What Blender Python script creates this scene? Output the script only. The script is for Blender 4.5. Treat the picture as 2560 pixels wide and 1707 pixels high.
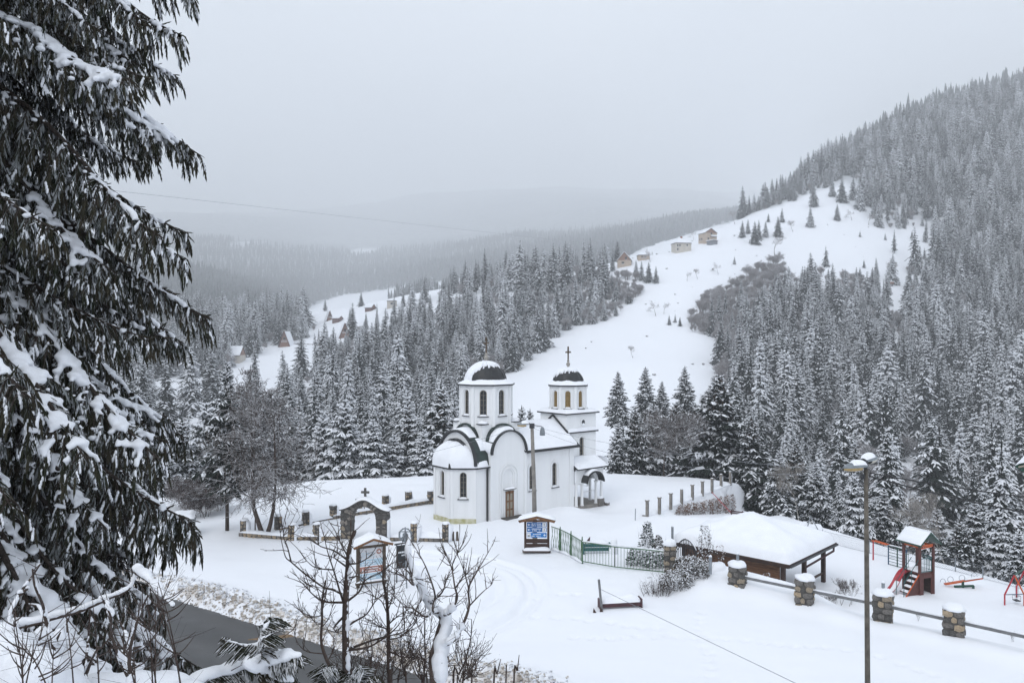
import bpy, bmesh, math, random
import numpy as np
from mathutils import Vector, Matrix, noise as mnoise

for _o in list(bpy.data.objects):
    bpy.data.objects.remove(_o)
SC = bpy.context.scene
COL = SC.collection
PI = math.pi

# ------------------------------------------------------------------ camera
CAM_Z = 12.0                      # eye height above the church square (z = 0)
F = 1991.0                        # focal length in photograph pixels (2560 wide)
cam_data = bpy.data.cameras.new('camera')
cam_data.sensor_width = 36.0
cam_data.lens = F / 2560.0 * 36.0
cam_data.clip_start = 0.1
cam_data.clip_end = 20000.0
cam = bpy.data.objects.new('camera', cam_data)
COL.objects.link(cam)
cam.location = (0, 0, CAM_Z)
cam.rotation_euler = (PI / 2, 0, 0)
SC.camera = cam

# ------------------------------------------------------------------ overcast sky
SUN_EL, SUN_AZ = math.radians(48), math.radians(-150)
world = bpy.data.worlds.new('World')
SC.world = world
world.use_nodes = True
nt = world.node_tree
nt.nodes.clear()
sky = nt.nodes.new('ShaderNodeTexSky')
sky.sky_type = 'NISHITA'
sky.sun_disc = False
sky.sun_elevation = SUN_EL
sky.sun_rotation = math.radians(210)
sky.air_density = 1.0
sky.dust_density = 4.0
hsv = nt.nodes.new('ShaderNodeHueSaturation')
hsv.inputs['Saturation'].default_value = 0.22
wtc = nt.nodes.new('ShaderNodeTexCoord')
wno = nt.nodes.new('ShaderNodeTexNoise')
wno.inputs['Scale'].default_value = 1.6
wno.inputs['Detail'].default_value = 3.0
wno.inputs['Roughness'].default_value = 0.45
wrp = nt.nodes.new('ShaderNodeValToRGB')
wrp.color_ramp.elements[0].position = 0.3
wrp.color_ramp.elements[0].color = (6.3, 6.95, 7.9, 1)
wrp.color_ramp.elements[1].position = 0.72
wrp.color_ramp.elements[1].color = (9.1, 9.7, 10.5, 1)
wmx = nt.nodes.new('ShaderNodeMix')
wmx.data_type = 'RGBA'
wmx.inputs[0].default_value = 0.85
bg = nt.nodes.new('ShaderNodeBackground')
bg.inputs['Strength'].default_value = 0.1
wout = nt.nodes.new('ShaderNodeOutputWorld')
L_ = nt.links.new
L_(wtc.outputs['Generated'], wno.inputs['Vector'])
L_(wno.outputs['Fac'], wrp.inputs['Fac'])
L_(sky.outputs[0], hsv.inputs['Color'])
L_(hsv.outputs[0], wmx.inputs[6])
L_(wrp.outputs[0], wmx.inputs[7])
L_(wmx.outputs[2], bg.inputs['Color'])
L_(bg.outputs[0], wout.inputs['Surface'])

sun_d = bpy.data.lights.new('sun', 'SUN')
sun_d.energy = 0.75
sun_d.angle = math.radians(35)
sun_d.color = (1.0, 0.98, 0.95)
sun = bpy.data.objects.new('sun', sun_d)
COL.objects.link(sun)
_sd = Vector((-0.55 * math.cos(SUN_EL), -0.83 * math.cos(SUN_EL), math.sin(SUN_EL)))
sun.rotation_euler = _sd.to_track_quat('Z', 'Y').to_euler()

SC.view_settings.view_transform = 'Standard'
SC.view_settings.look = 'None'
SC.view_settings.exposure = 0.37
SC.view_settings.gamma = 1.0
SC.view_settings.use_curve_mapping = False
SC.render.engine = 'CYCLES'
cy = SC.cycles
cy.use_denoising = True
cy.max_bounces = 5
cy.diffuse_bounces = 3
cy.glossy_bounces = 2
cy.transmission_bounces = 2
cy.transparent_max_bounces = 6
cy.volume_bounces = 3
cy.sample_clamp_indirect = 6
cy.use_fast_gi = False
cy.use_adaptive_sampling = True
cy.adaptive_threshold = 0.02
SC.render.use_persistent_data = False

# ------------------------------------------------------------------ helpers
rng = np.random.default_rng(11)
random.seed(5)


def P(px, py, y):
    """world point whose picture position is (px, py) at depth y (metres)"""
    return Vector(((px - 1280) / F * y, y, CAM_Z + (853.5 - py) / F * y))


def GP(px, py, z=0.0):
    """world point on the level z seen at picture position (px, py)"""
    y = (CAM_Z - z) * F / (py - 853.5)
    return Vector(((px - 1280) / F * y, y, z))


def proj(x, y, z):
    return 1280 + F * x / y, 853.5 - F * (z - CAM_Z) / y


# ---- materials
def _mat(name):
    m = bpy.data.materials.new(name)
    m.use_nodes = True
    b = m.node_tree.nodes['Principled BSDF']
    return m, m.node_tree, b


def mat(name, col, rough=0.7, var=0.12, scale=6.0, bump=0.0, bscale=20.0, metal=0.0, col2=None,
        snow=0.0, sscale=3.0, spec=0.35, wood=False, coord='Object'):
    """plain procedural material: noise-varied colour, optional bump, optional snow on upward faces"""
    m, t, b = _mat(name)
    N, Lk = t.nodes.new, t.links.new
    tc = N('ShaderNodeTexCoord')
    vec = tc.outputs[coord]
    if wood:
        mp = N('ShaderNodeMapping')
        mp.inputs['Scale'].default_value = (1, 1, 9) if wood == 'h' else (9, 9, 1)
        Lk(vec, mp.inputs['Vector'])
        vec = mp.outputs[0]
    no = N('ShaderNodeTexNoise')
    no.inputs['Scale'].default_value = scale
    no.inputs['Detail'].default_value = 5
    Lk(vec, no.inputs['Vector'])
    mx = N('ShaderNodeMix')
    mx.data_type = 'RGBA'
    c2 = col2 if col2 else tuple(max(0, c * (1 - 2.2 * var)) for c in col)
    c1 = col if col2 else tuple(min(1, c * (1 + var)) for c in col)
    mx.inputs[6].default_value = (*c1, 1)
    mx.inputs[7].default_value = (*c2, 1)
    rp = N('ShaderNodeMapRange')
    rp.inputs[1].default_value = 0.3
    rp.inputs[2].default_value = 0.7
    Lk(no.outputs['Fac'], rp.inputs[0])
    Lk(rp.outputs[0], mx.inputs[0])
    out = mx.outputs[2]
    if snow > 0:
        ge = N('ShaderNodeNewGeometry')
        sx = N('ShaderNodeSeparateXYZ')
        Lk(ge.outputs['Normal'], sx.inputs[0])
        n2 = N('ShaderNodeTexNoise')
        n2.inputs['Scale'].default_value = sscale
        n2.inputs['Detail'].default_value = 4
        Lk(tc.outputs[coord], n2.inputs['Vector'])
        ad = N('ShaderNodeMath')
        ad.operation = 'MULTIPLY_ADD'
        ad.inputs[1].default_value = 1.1
        Lk(n2.outputs['Fac'], ad.inputs[0])
        Lk(sx.outputs['Z'], ad.inputs[2])
        mr = N('ShaderNodeMapRange')
        mr.inputs[1].default_value = 1.35 - snow
        mr.inputs[2].default_value = 1.5 - snow
        Lk(ad.outputs[0], mr.inputs[0])
        m2 = N('ShaderNodeMix')
        m2.data_type = 'RGBA'
        m2.inputs[7].default_value = (0.8, 0.82, 0.86, 1)
        Lk(mr.outputs[0], m2.inputs[0])
        Lk(out, m2.inputs[6])
        out = m2.outputs[2]
    Lk(out, b.inputs['Base Color'])
    b.inputs['Roughness'].default_value = rough
    b.inputs['Metallic'].default_value = metal
    b.inputs['Specular IOR Level'].default_value = spec
    if bump > 0:
        nb = N('ShaderNodeTexNoise')
        nb.inputs['Scale'].default_value = bscale
        nb.inputs['Detail'].default_value = 6
        Lk(vec, nb.inputs['Vector'])
        bp = N('ShaderNodeBump')
        bp.inputs['Strength'].default_value = bump
        bp.inputs['Distance'].default_value = 0.03
        Lk(nb.outputs['Fac'], bp.inputs['Height'])
        Lk(bp.outputs[0], b.inputs['Normal'])
    return m


M = {}
M['snow'] = mat('snow', (0.83, 0.85, 0.89), 0.65, 0.02, 1.5, 0.45, 22.0, spec=0.2)
M['tree_snow'] = mat('tree_snow', (0.80, 0.82, 0.86), 0.7, 0.03, 2.0, spec=0.15)
M['needles'] = mat('needles', (0.020, 0.028, 0.023), 0.75, 0.3, 3.0, spec=0.15)
M['needles_frost'] = mat('needles_frost', (0.20, 0.22, 0.215), 0.8, 0.25, 18.0, spec=0.1, col2=(0.42, 0.44, 0.46))
M['needles_near'] = mat('needles_near', (0.020, 0.028, 0.015), 0.7, 0.35, 5.0, spec=0.15, col2=(0.06, 0.05, 0.035), snow=0.20, sscale=22.0)
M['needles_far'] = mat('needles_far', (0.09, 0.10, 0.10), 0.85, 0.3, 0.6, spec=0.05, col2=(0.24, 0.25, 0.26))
M['cones'] = mat('cones', (0.10, 0.06, 0.035), 0.8, 0.3, 5.0, spec=0.1)
M['bark'] = mat('bark', (0.055, 0.042, 0.035), 0.85, 0.3, 9.0, 0.6, 30, wood=True)
M['bark_snow'] = mat('bark_snow', (0.075, 0.055, 0.045), 0.85, 0.3, 9.0, 0.5, 30, snow=0.30, sscale=3.0)
M['twig'] = mat('twig', (0.085, 0.062, 0.055), 0.85, 0.25, 4.0, snow=0.26, sscale=2.0, spec=0.1)
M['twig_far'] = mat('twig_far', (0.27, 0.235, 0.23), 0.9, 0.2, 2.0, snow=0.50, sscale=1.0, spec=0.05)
M['plaster'] = mat('plaster', (0.80, 0.81, 0.82), 0.8, 0.03, .22, 0.12, 60, col2=(0.745, 0.755, 0.76), wood=True)
M['roof_dark'] = mat('roof_dark', (0.022, 0.024, 0.026), 0.45, 0.3, 3.0, 0.15, 12, metal=0.0, spec=0.4)
M['roof_green'] = mat('roof_green', (0.018, 0.035, 0.030), 0.45, 0.3, 2.0, spec=0.4)
M['glass'] = mat('glass', (0.022, 0.026, 0.030), 0.12, 0.3, 3.0, spec=0.6)
M['frame'] = mat('frame', (0.28, 0.25, 0.20), 0.6, 0.1, 10)
M['louvre'] = mat('louvre', (0.36, 0.25, 0.11), 0.7, 0.15, 10)
M['wood'] = mat('wood', (0.20, 0.095, 0.040), 0.65, 0.3, 3.0, 0.3, 20, wood=True)
M['wood_h'] = mat('wood_h', (0.16, 0.075, 0.035), 0.65, 0.3, 3.0, 0.3, 20, wood='h')
M['wood_dark'] = mat('wood_dark', (0.055, 0.030, 0.022), 0.7, 0.3, 4.0, 0.3, 20, wood='h')
M['wood_grey'] = mat('wood_grey', (0.10, 0.075, 0.055), 0.8, 0.25, 4.0, 0.4, 20, wood=True)
M['rail_grey'] = mat('rail_grey', (0.17, 0.175, 0.18), 0.6, 0.12, 5.0, 0.2, 20)
M['concrete'] = mat('concrete', (0.24, 0.225, 0.205), 0.9, 0.15, 4.0, 0.3, 25)
M['pole'] = mat('pole', (0.13, 0.115, 0.095), 0.85, 0.2, 5.0, 0.25, 25)
M['metal'] = mat('metal', (0.26, 0.285, 0.31), 0.5, 0.12, 5.0, metal=0.3)
M['metal_dark'] = mat('metal_dark', (0.035, 0.037, 0.042), 0.5, 0.2, 6.0)
M['lamp_shell'] = mat('lamp_shell', (0.20, 0.225, 0.245), 0.45, 0.08, 5.0)
M['lamp_glass'] = mat('lamp_glass', (0.42, 0.30, 0.13), 0.25, 0.1, 8.0)
M['lamp_glass_pale'] = mat('lamp_glass_pale', (0.55, 0.52, 0.42), 0.3, 0.1, 8.0)
M['green'] = mat('green_paint', (0.060, 0.135, 0.065), 0.5, 0.15, 6.0)
M['green_dark'] = mat('green_dark_paint', (0.012, 0.060, 0.040), 0.45, 0.15, 6.0)
M['teal'] = mat('teal_paint', (0.02, 0.10, 0.105), 0.5, 0.15, 6.0)
M['blue_dark'] = mat('blue_dark_paint', (0.03, 0.07, 0.13), 0.5, 0.15, 6.0)
M['red'] = mat('red_paint', (0.42, 0.030, 0.045), 0.4, 0.12, 6.0)
M['orange'] = mat('orange_paint', (0.55, 0.10, 0.02), 0.45, 0.12, 6.0)
M['play_wood'] = mat('play_wood', (0.105, 0.035, 0.030), 0.6, 0.25, 4.0, 0.2, 20, wood=True)
M['maroon'] = mat('maroon', (0.070, 0.028, 0.032), 0.6, 0.2, 4.0)
M['blue_sign'] = mat('blue_sign', (0.012, 0.115, 0.34), 0.4, 0.05, 4.0)
M['blue_sign_light'] = mat('blue_sign_light', (0.015, 0.17, 0.47), 0.4, 0.05, 4.0)
M['white_print'] = mat('white_print', (0.75, 0.77, 0.80), 0.5, 0.02, 4.0)
M['pale_blue'] = mat('pale_blue_panel', (0.42, 0.56, 0.66), 0.5, 0.06, 3.0)
M['pale_panel'] = mat('pale_panel', (0.62, 0.62, 0.64), 0.5, 0.08, 3.0)
M['brown_sign'] = mat('brown_sign', (0.36, 0.17, 0.13), 0.5, 0.08, 3.0)
M['black_panel'] = mat('black_panel', (0.016, 0.02, 0.024), 0.4, 0.15, 4.0)
M['wire'] = mat('wire', (0.02, 0.02, 0.022), 0.6, 0.1, 4.0)
M['wire_pale'] = mat('wire_pale', (0.22, 0.23, 0.25), 0.6, 0.1, 4.0)
M['moss'] = mat('moss_plinth', (0.36, 0.34, 0.16), 0.9, 0.25, 3.0, 0.3, 20, col2=(0.62, 0.61, 0.50))
M['mortar'] = mat('mortar', (0.075, 0.07, 0.065), 0.95, 0.2, 8.0, 0.4, 30)
for _i, (_a, _b) in enumerate([((0.36, 0.30, 0.22), (0.20, 0.165, 0.125)), ((0.30, 0.27, 0.235), (0.16, 0.145, 0.13)),
                               ((0.45, 0.36, 0.245), (0.26, 0.20, 0.14)), ((0.20, 0.185, 0.17), (0.09, 0.085, 0.08)),
                               ((0.115, 0.112, 0.105), (0.055, 0.052, 0.05))]):
    M['stone%d' % _i] = mat('stone_%d' % _i, _a, 0.9, 0.2, 5.0, 0.6, 18, col2=_b)
M['sand'] = mat('sand', (0.22, 0.15, 0.09), 0.95, 0.2, 8.0, 0.6, 30)
M['dry_leaf'] = mat('dry_leaf', (0.17, 0.095, 0.06), 0.85, 0.3, 4.0)
M['shrub_leaf'] = mat('shrub_leaf', (0.032, 0.045, 0.024), 0.8, 0.3, 4.0, col2=(0.07, 0.045, 0.035))
M['thuja'] = mat('thuja', (0.030, 0.060, 0.048), 0.8, 0.3, 4.0, snow=0.30, sscale=5.0)
M['brick'] = mat('house_brick', (0.30, 0.135, 0.085), 0.85, 0.15, 2.0)
M['tan_wall'] = mat('house_tan', (0.46, 0.37, 0.29), 0.85, 0.1, 2.0)
M['cream_wall'] = mat('house_cream', (0.52, 0.48, 0.42), 0.85, 0.06, 1.0)
M['house_wood'] = mat('house_wood', (0.25, 0.135, 0.095), 0.8, 0.2, 2.0)
M['house_red'] = mat('house_red', (0.14, 0.075, 0.065), 0.8, 0.2, 2.0)
M['grey_wall'] = mat('house_grey', (0.20, 0.21, 0.23), 0.85, 0.1, 1.0)
M['bronze'] = mat('bronze', (0.11, 0.075, 0.045), 0.5, 0.2, 9.0, metal=0.4)
M['finial'] = mat('finial', (0.33, 0.31, 0.28), 0.5, 0.12, 9.0, metal=0.2)
M['birch'] = mat('birch', (0.42, 0.40, 0.37), 0.85, 0.3, 2.0, col2=(0.16, 0.14, 0.13))
M['bin_grey'] = mat('bin_grey', (0.13, 0.155, 0.165), 0.5, 0.15, 3.0, snow=0.25, sscale=2.5)


# ---- mesh builder
class MB:
    def __init__(s):
        s.v, s.f, s.m = [], [], []

    def add(s, verts, faces, m=0):
        o = len(s.v)
        s.v.extend([tuple(p) for p in verts])
        s.f.extend([tuple(i + o for i in f) for f in faces])
        s.m.extend([m] * len(faces))
        return s

    def box(s, c, d, rz=0.0, m=0, R=None, taper=1.0):
        x, y, z = (k / 2 for k in d)
        pts = []
        for sz in (-1, 1):
            k = taper if sz > 0 else 1.0
            for sx, sy in ((-1, -1), (1, -1), (1, 1), (-1, 1)):
                pts.append(Vector((sx * x * k, sy * y * k, sz * z)))
        Rm = R if R is not None else Matrix.Rotation(rz, 3, 'Z')
        c = Vector(c)
        pts = [Rm @ p + c for p in pts]
        return s.add(pts, [(3, 2, 1, 0), (4, 5, 6, 7), (0, 1, 5, 4), (1, 2, 6, 5), (2, 3, 7, 6), (3, 0, 4, 7)], m)

    def beam(s, a, b, w, h=None, m=0, up=(0, 0, 1)):
        a, b = Vector(a), Vector(b)
        d = (b - a)
        ln = d.length
        if ln < 1e-6:
            return s
        z = d / ln
        u = Vector(up)
        if abs(z.dot(u)) > 0.98:
            u = Vector((1, 0, 0))
        x = z.cross(u).normalized()
        y = x.cross(z).normalized()
        R = Matrix((x, z, y)).transposed()
        return s.box((a + b) / 2, (w, ln, h if h else w), m=m, R=R)

    def tube(s, pts, rad, n=6, m=0, cap=True):
        pts = [Vector(p) for p in pts]
        k = len(pts)
        if not hasattr(rad, '__len__'):
            rad = [rad] * k
        vs, fs = [], []
        prev = None
        for i, p in enumerate(pts):
            t = (pts[min(i + 1, k - 1)] - pts[max(i - 1, 0)])
            if t.length < 1e-9:
                t = Vector((0, 0, 1))
            t.normalize()
            if prev is None:
                u = Vector((0, 0, 1)) if abs(t.z) < 0.9 else Vector((1, 0, 0))
                x = t.cross(u).normalized()
            else:
                x = (prev - t * prev.dot(t))
                x = x.normalized() if x.length > 1e-6 else t.orthogonal().normalized()
            prev = x
            y = t.cross(x)
            for j in range(n):
                a = 2 * PI * j / n
                vs.append(p + (x * math.cos(a) + y * math.sin(a)) * rad[i])
        for i in range(k - 1):
            for j in range(n):
                a, b = i * n + j, i * n + (j + 1) % n
                fs.append((a, b, b + n, a + n))
        if cap:
            fs.append(tuple(range(n - 1, -1, -1)))
            fs.append(tuple(range((k - 1) * n, k * n)))
        return s.add(vs, fs, m)

    def lathe(s, prof, c=(0, 0, 0), n=16, m=0, a0=0.0, arc=2 * PI):
        c = Vector(c)
        vs, fs = [], []
        full = abs(arc - 2 * PI) < 1e-6
        k = n if full else n + 1
        for r, z in prof:
            for j in range(k):
                a = a0 + arc * j / n
                vs.append(c + Vector((r * math.cos(a), r * math.sin(a), z)))
        for i in range(len(prof) - 1):
            for j in range(n):
                a, b = i * k + j, i * k + ((j + 1) % k if full else j + 1)
                fs.append((a, b, b + k, a + k))
        return s.add(vs, fs, m)

    def prism(s, poly, ext, m=0):
        """planar polygon (3D points) extruded along the vector ext"""
        poly = [Vector(p) for p in poly]
        e = Vector(ext)
        n = len(poly)
        fs = [tuple(range(n - 1, -1, -1)), tuple(range(n, 2 * n))]
        for i in range(n):
            j = (i + 1) % n
            fs.append((i, j, j + n, i + n))
        return s.add(poly + [p + e for p in poly], fs, m)

    def grid(s, fn, nu, nv, m=0):
        vs = [fn(i / nu, j / nv) for i in range(nu + 1) for j in range(nv + 1)]
        fs = []
        for i in range(nu):
            for j in range(nv):
                a = i * (nv + 1) + j
                fs.append((a, a + nv + 1, a + nv + 2, a + 1))
        return s.add(vs, fs, m)

    def snow(s, fn, nu, nv, th, m=0, rough=0.25, seed=0.0, up=(0, 0, 1), edge=0.22):
        """a rounded layer of snow lying on the surface fn(u, v)"""
        U = Vector(up)

        def g(u, v):
            p = Vector(fn(u, v))
            e = min(u, 1 - u, v, 1 - v) / edge
            e = math.sqrt(max(0.0, 1 - (1 - min(1, e)) ** 2))
            nz = 1 + rough * mnoise.noise(p * 1.3 + Vector((seed, seed * 2, 0)))
            return p + U * (th * e * nz)
        return s.grid(g, nu, nv, m)

    def blob(s, c, d, m=0, seed=0.0, n=10, k=6, rough=0.12, bottom=True):
        """a rounded lump (half ellipsoid standing on c)"""
        c = Vector(c)
        vs, fs = [], []
        for i in range(k + 1):
            ph = (PI / 2) * i / k
            for j in range(n):
                a = 2 * PI * j / n
                q = Vector((math.cos(a) * math.cos(ph) ** 0.7, math.sin(a) * math.cos(ph) ** 0.7, math.sin(ph)))
                w = 1 + rough * mnoise.noise(q * 1.7 + Vector((seed, 0, seed)))
                vs.append(c + Vector((q.x * d[0] * w, q.y * d[1] * w, q.z * d[2] * w)))
        for i in range(k):
            for j in range(n):
                a, b = i * n + j, i * n + (j + 1) % n
                fs.append((a, b, b + n, a + n))
        fs.append(tuple(range(n - 1, -1, -1)))
        return s.add(vs, fs, m)

    def build(s, name, mats, parent=None, loc=(0, 0, 0), rz=0.0, smooth=False):
        me = bpy.data.meshes.new(name)
        me.from_pydata(s.v, [], s.f)
        if not isinstance(mats, (list, tuple)):
            mats = [mats]
        for x in mats:
            me.materials.append(M[x] if isinstance(x, str) else x)
        if len(mats) > 1:
            me.polygons.foreach_set('material_index', s.m)
        if smooth:
            me.polygons.foreach_set('use_smooth', [True] * len(s.f))
        me.update()
        bm = bmesh.new()
        bm.from_mesh(me)
        bmesh.ops.recalc_face_normals(bm, faces=bm.faces)
        bm.to_mesh(me)
        bm.free()
        o = bpy.data.objects.new(name, me)
        COL.objects.link(o)
        o.location = loc
        o.rotation_euler = (0, 0, rz)
        if parent:
            o.parent = parent
        return o


def np_mesh(name, V, Fc, mats, mi=None, smooth=False):
    """mesh from numpy arrays (all faces the same size)"""
    me = bpy.data.meshes.new(name)
    V = np.asarray(V, dtype=np.float32)
    Fc = np.asarray(Fc, dtype=np.int32)
    k = Fc.shape[1]
    me.vertices.add(len(V))
    me.vertices.foreach_set('co', V.ravel())
    me.loops.add(Fc.size)
    me.loops.foreach_set('vertex_index', Fc.ravel())
    me.polygons.add(len(Fc))
    me.polygons.foreach_set('loop_start', np.arange(0, Fc.size, k, dtype=np.int32))
    for x in mats:
        me.materials.append(M[x] if isinstance(x, str) else x)
    if mi is not None:
        me.polygons.foreach_set('material_index', np.asarray(mi, dtype=np.int32))
    if smooth:
        me.polygons.foreach_set('use_smooth', np.ones(len(Fc), dtype=bool))
    me.update(calc_edges=True)
    return me


def link(name, me, parent=None, loc=(0, 0, 0), rz=0.0, sc=1.0):
    o = bpy.data.objects.new(name, me)
    COL.objects.link(o)
    o.location = loc
    o.rotation_euler = (0, 0, rz)
    o.scale = (sc, sc, sc)
    if parent:
        o.parent = parent
    return o


def tag(o, label=None, cat=None, group=None, kind=None):
    if label:
        o['label'] = label
    if cat:
        o['category'] = cat
    if group:
        o['group'] = group
    if kind:
        o['kind'] = kind
    elif cat:
        o['kind'] = 'thing'
    return o


def thing(name, label, cat, loc=(0, 0, 0), rz=0.0, group=None):
    o = bpy.data.objects.new(name, None)
    o.empty_display_size = 0.2
    COL.objects.link(o)
    o.location = loc
    o.rotation_euler = (0, 0, rz)
    return tag(o, label, cat, group)


def S(t, a=0.0, b=1.0):
    t = np.clip((t - a) / (b - a), 0, 1)
    return t * t * (3 - 2 * t)

# ------------------------------------------------------------------ terrain
_dep = np.array([90, 130, 180, 230, 300, 350, 400, 450, 500, 560, 660, 1150, 1500, 2200, 3600, 5200], float)
_cols = {
    -900: [1330, 1190, 1085, 1020, 940, 905, 870, 845, 815, 795, 768, 660, 720, 600, 535, 560],
    300:  [1330, 1185, 1080, 1015, 938, 900, 868, 842, 815, 795, 768, 662, 715, 600, 535, 555],
    430:  [1330, 1182, 1080, 1012, 936, 900, 869, 845, 820, 800, 772, 665, 712, 606, 530, 545],
    560:  [1330, 1180, 1080, 1010, 935, 902, 872, 850, 828, 810, 785, 700, 706, 616, 530, 535],
    720:  [1330, 1180, 1078, 1010, 945, 895, 862, 832, 798, 778, 800, 768, 715, 640, 548, 530],
    900:  [1325, 1185, 1090, 1010, 925, 875, 835, 795, 762, 772, 785, 768, 705, 652, 560, 505],
    1100: [1320, 1185, 1090, 1000, 900, 838, 780, 725, 712, 735, 745, 722, 668, 640, 532, 474],
    1300: [1320, 1180, 1060, 960, 850, 785, 718, 686, 700, 715, 722, 682, 630, 604, 508, 464],
    1450: [1315, 1175, 1050, 940, 835, 762, 692, 668, 685, 692, 690, 650, 606, 588, 502, 468],
    1600: [1315, 1172, 1045, 922, 815, 732, 638, 645, 660, 662, 650, 612, 578, 562, 497, 472],
    1750: [1315, 1178, 1050, 942, 812, 702, 617, 590, 602, 606, 600, 572, 550, 538, 500, 475],
    1900: [1318, 1190, 1080, 985, 850, 750, 640, 545, 512, 545, 560, 545, 535, 528, 518, 478],
    2100: [1325, 1215, 1130, 1012, 862, 762, 655, 560, 465, 385, 400, 440, 480, 500, 505, 478],
    2300: [1345, 1255, 1172, 1042, 888, 782, 680, 585, 485, 390, 282, 320, 400, 470, 500, 478],
    2560: [1360, 1275, 1178, 1045, 880, 768, 655, 555, 460, 362, 218, 215, 300, 400, 470, 478],
    3300: [1380, 1290, 1180, 1040, 870, 755, 640, 535, 435, 340, 190, 130, 120, 250, 400, 478],
    5200: [1400, 1300, 1190, 1050, 880, 765, 650, 545, 450, 350, 200, 140, 100, 200, 350, 470],
}
_cx = np.array(sorted(_cols), float)
_tab = np.array([_cols[int(c)] for c in _cx])
_fx = np.arange(-900, 5201, 20.0)
_fl = np.arange(math.log(90), math.log(5200) + 0.001, 0.02)
_t1 = np.array([np.interp(_fl, np.log(_dep), r) for r in _tab])
_t2 = np.array([np.interp(_fx, _cx, _t1[:, j]) for j in range(len(_fl))]).T


def _blur(a, sig, ax):
    r = int(3 * sig)
    k = np.exp(-0.5 * (np.arange(-r, r + 1) / sig) ** 2)
    k /= k.sum()
    pad = [(0, 0), (0, 0)]
    pad[ax] = (r, r)
    b = np.pad(a, pad, mode='edge')
    return np.apply_along_axis(lambda q: np.convolve(q, k, 'valid'), ax, b)


_t2 = _blur(_blur(_t2, 2.2, 0), 2.0, 1)


def vnoise(x, y, seed=0):
    """smooth value noise, vectorised"""
    xi, yi = np.floor(x).astype(np.int64), np.floor(y).astype(np.int64)
    fx, fy = x - xi, y - yi
    fx, fy = fx * fx * (3 - 2 * fx), fy * fy * (3 - 2 * fy)

    def h(a, b):
        n = (a * 374761393 + b * 668265263 + seed * 974711) & 0xFFFFFFFF
        n = ((n ^ (n >> 13)) * 1274126177) & 0xFFFFFFFF
        return ((n ^ (n >> 16)) & 0xFFFF) / 65535.0 * 2 - 1
    return (h(xi, yi) * (1 - fx) + h(xi + 1, yi) * fx) * (1 - fy) + (h(xi, yi + 1) * (1 - fx) + h(xi + 1, yi + 1) * fx) * fy


def far_z(x, y):
    yy = np.maximum(y, 90.0)
    px = np.clip(1280 + F * x / yy, -900, 5200)
    l = np.clip(np.log(yy), _fl[0], _fl[-1] - 1e-6)
    a = np.clip((px + 900) / 20.0, 0, len(_fx) - 1.001)
    b = np.clip((l - _fl[0]) / 0.02, 0, len(_fl) - 1.001)
    ia, ib = a.astype(int), b.astype(int)
    fa, fb = a - ia, b - ib
    py = (_t2[ia, ib] * (1 - fa) + _t2[ia + 1, ib] * fa) * (1 - fb) + (_t2[ia, ib + 1] * (1 - fa) + _t2[ia + 1, ib + 1] * fa) * fb
    z = np.minimum(CAM_Z + (853.5 - py) / F * yy, 1030.0)
    z = z + (vnoise(x / 45, y / 45, 3) * 1.6 + vnoise(x / 17, y / 17, 4) * 0.5) * S(yy, 100, 250)
    z = z + (vnoise(x / 330, y / 420, 7) * 16.0 + vnoise(x / 120, y / 160, 17) * 6.0) * S(yy, 1000, 2200)
    return z


PLAT = [(-90, 20), (-70, 46), (-45, 56), (-24.8, 62), (-16.4, 68), (-6.9, 70.5), (8.4, 72), (17.3, 68.6), (18.7, 67.3),
        (22.6, 55.5), (26, 46.8), (28, 43.6), (33, 34), (50, 10), (50, -60), (-90, -60)]


def poly_sd(x, y, poly):
    d = np.full(x.shape, 1e18)
    ins = np.zeros(x.shape, bool)
    n = len(poly)
    for i in range(n):
        x1, y1 = poly[i]
        x2, y2 = poly[(i + 1) % n]
        ex, ey = x2 - x1, y2 - y1
        t = np.clip(((x - x1) * ex + (y - y1) * ey) / (ex * ex + ey * ey), 0, 1)
        d = np.minimum(d, (x - x1 - t * ex) ** 2 + (y - y1 - t * ey) ** 2)
        c = ((y1 > y) != (y2 > y)) & (x < (x2 - x1) * (y - y1) / (y2 - y1 + 1e-12) + x1)
        ins ^= c
    return np.where(ins, -1, 1) * np.sqrt(d)


def in_poly(px, py, poly):
    return poly_sd(np.asarray(px, float), np.asarray(py, float), poly) < 0


RD = (0.83, -0.557)       # direction of the road; the distance below is measured from its far edge toward the hill


def road_d(x, y):
    return (x + 12.5) * -0.557 + (y - 35.4) * -0.83 + 0.25 * np.sin((x + y) * 0.12)


ROAD_W = 6.0
ROAD_Z = -0.22
TR_C = (-6.0, 38.2)
FOOT = [[(1336, 1541), (1440, 1545), (1642, 1567), (1700, 1600)], [(1438, 1594), (1600, 1590), (1780, 1592), (2160, 1622), (2380, 1704)],
        [(1300, 1484), (1480, 1484)], [(1750, 1530), (1780, 1700)]]
_foot = []
for _pl in FOOT:
    _w = [GP(*q) for q in _pl]
    for _a, _b in zip(_w[:-1], _w[1:]):
        _n = max(1, int((_b - _a).length / 0.62))
        for _k in range(_n):
            _q = _a.lerp(_b, _k / _n)
            _foot.append((_q.x + random.uniform(-.12, .12), _q.y + random.uniform(-.12, .12)))


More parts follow.
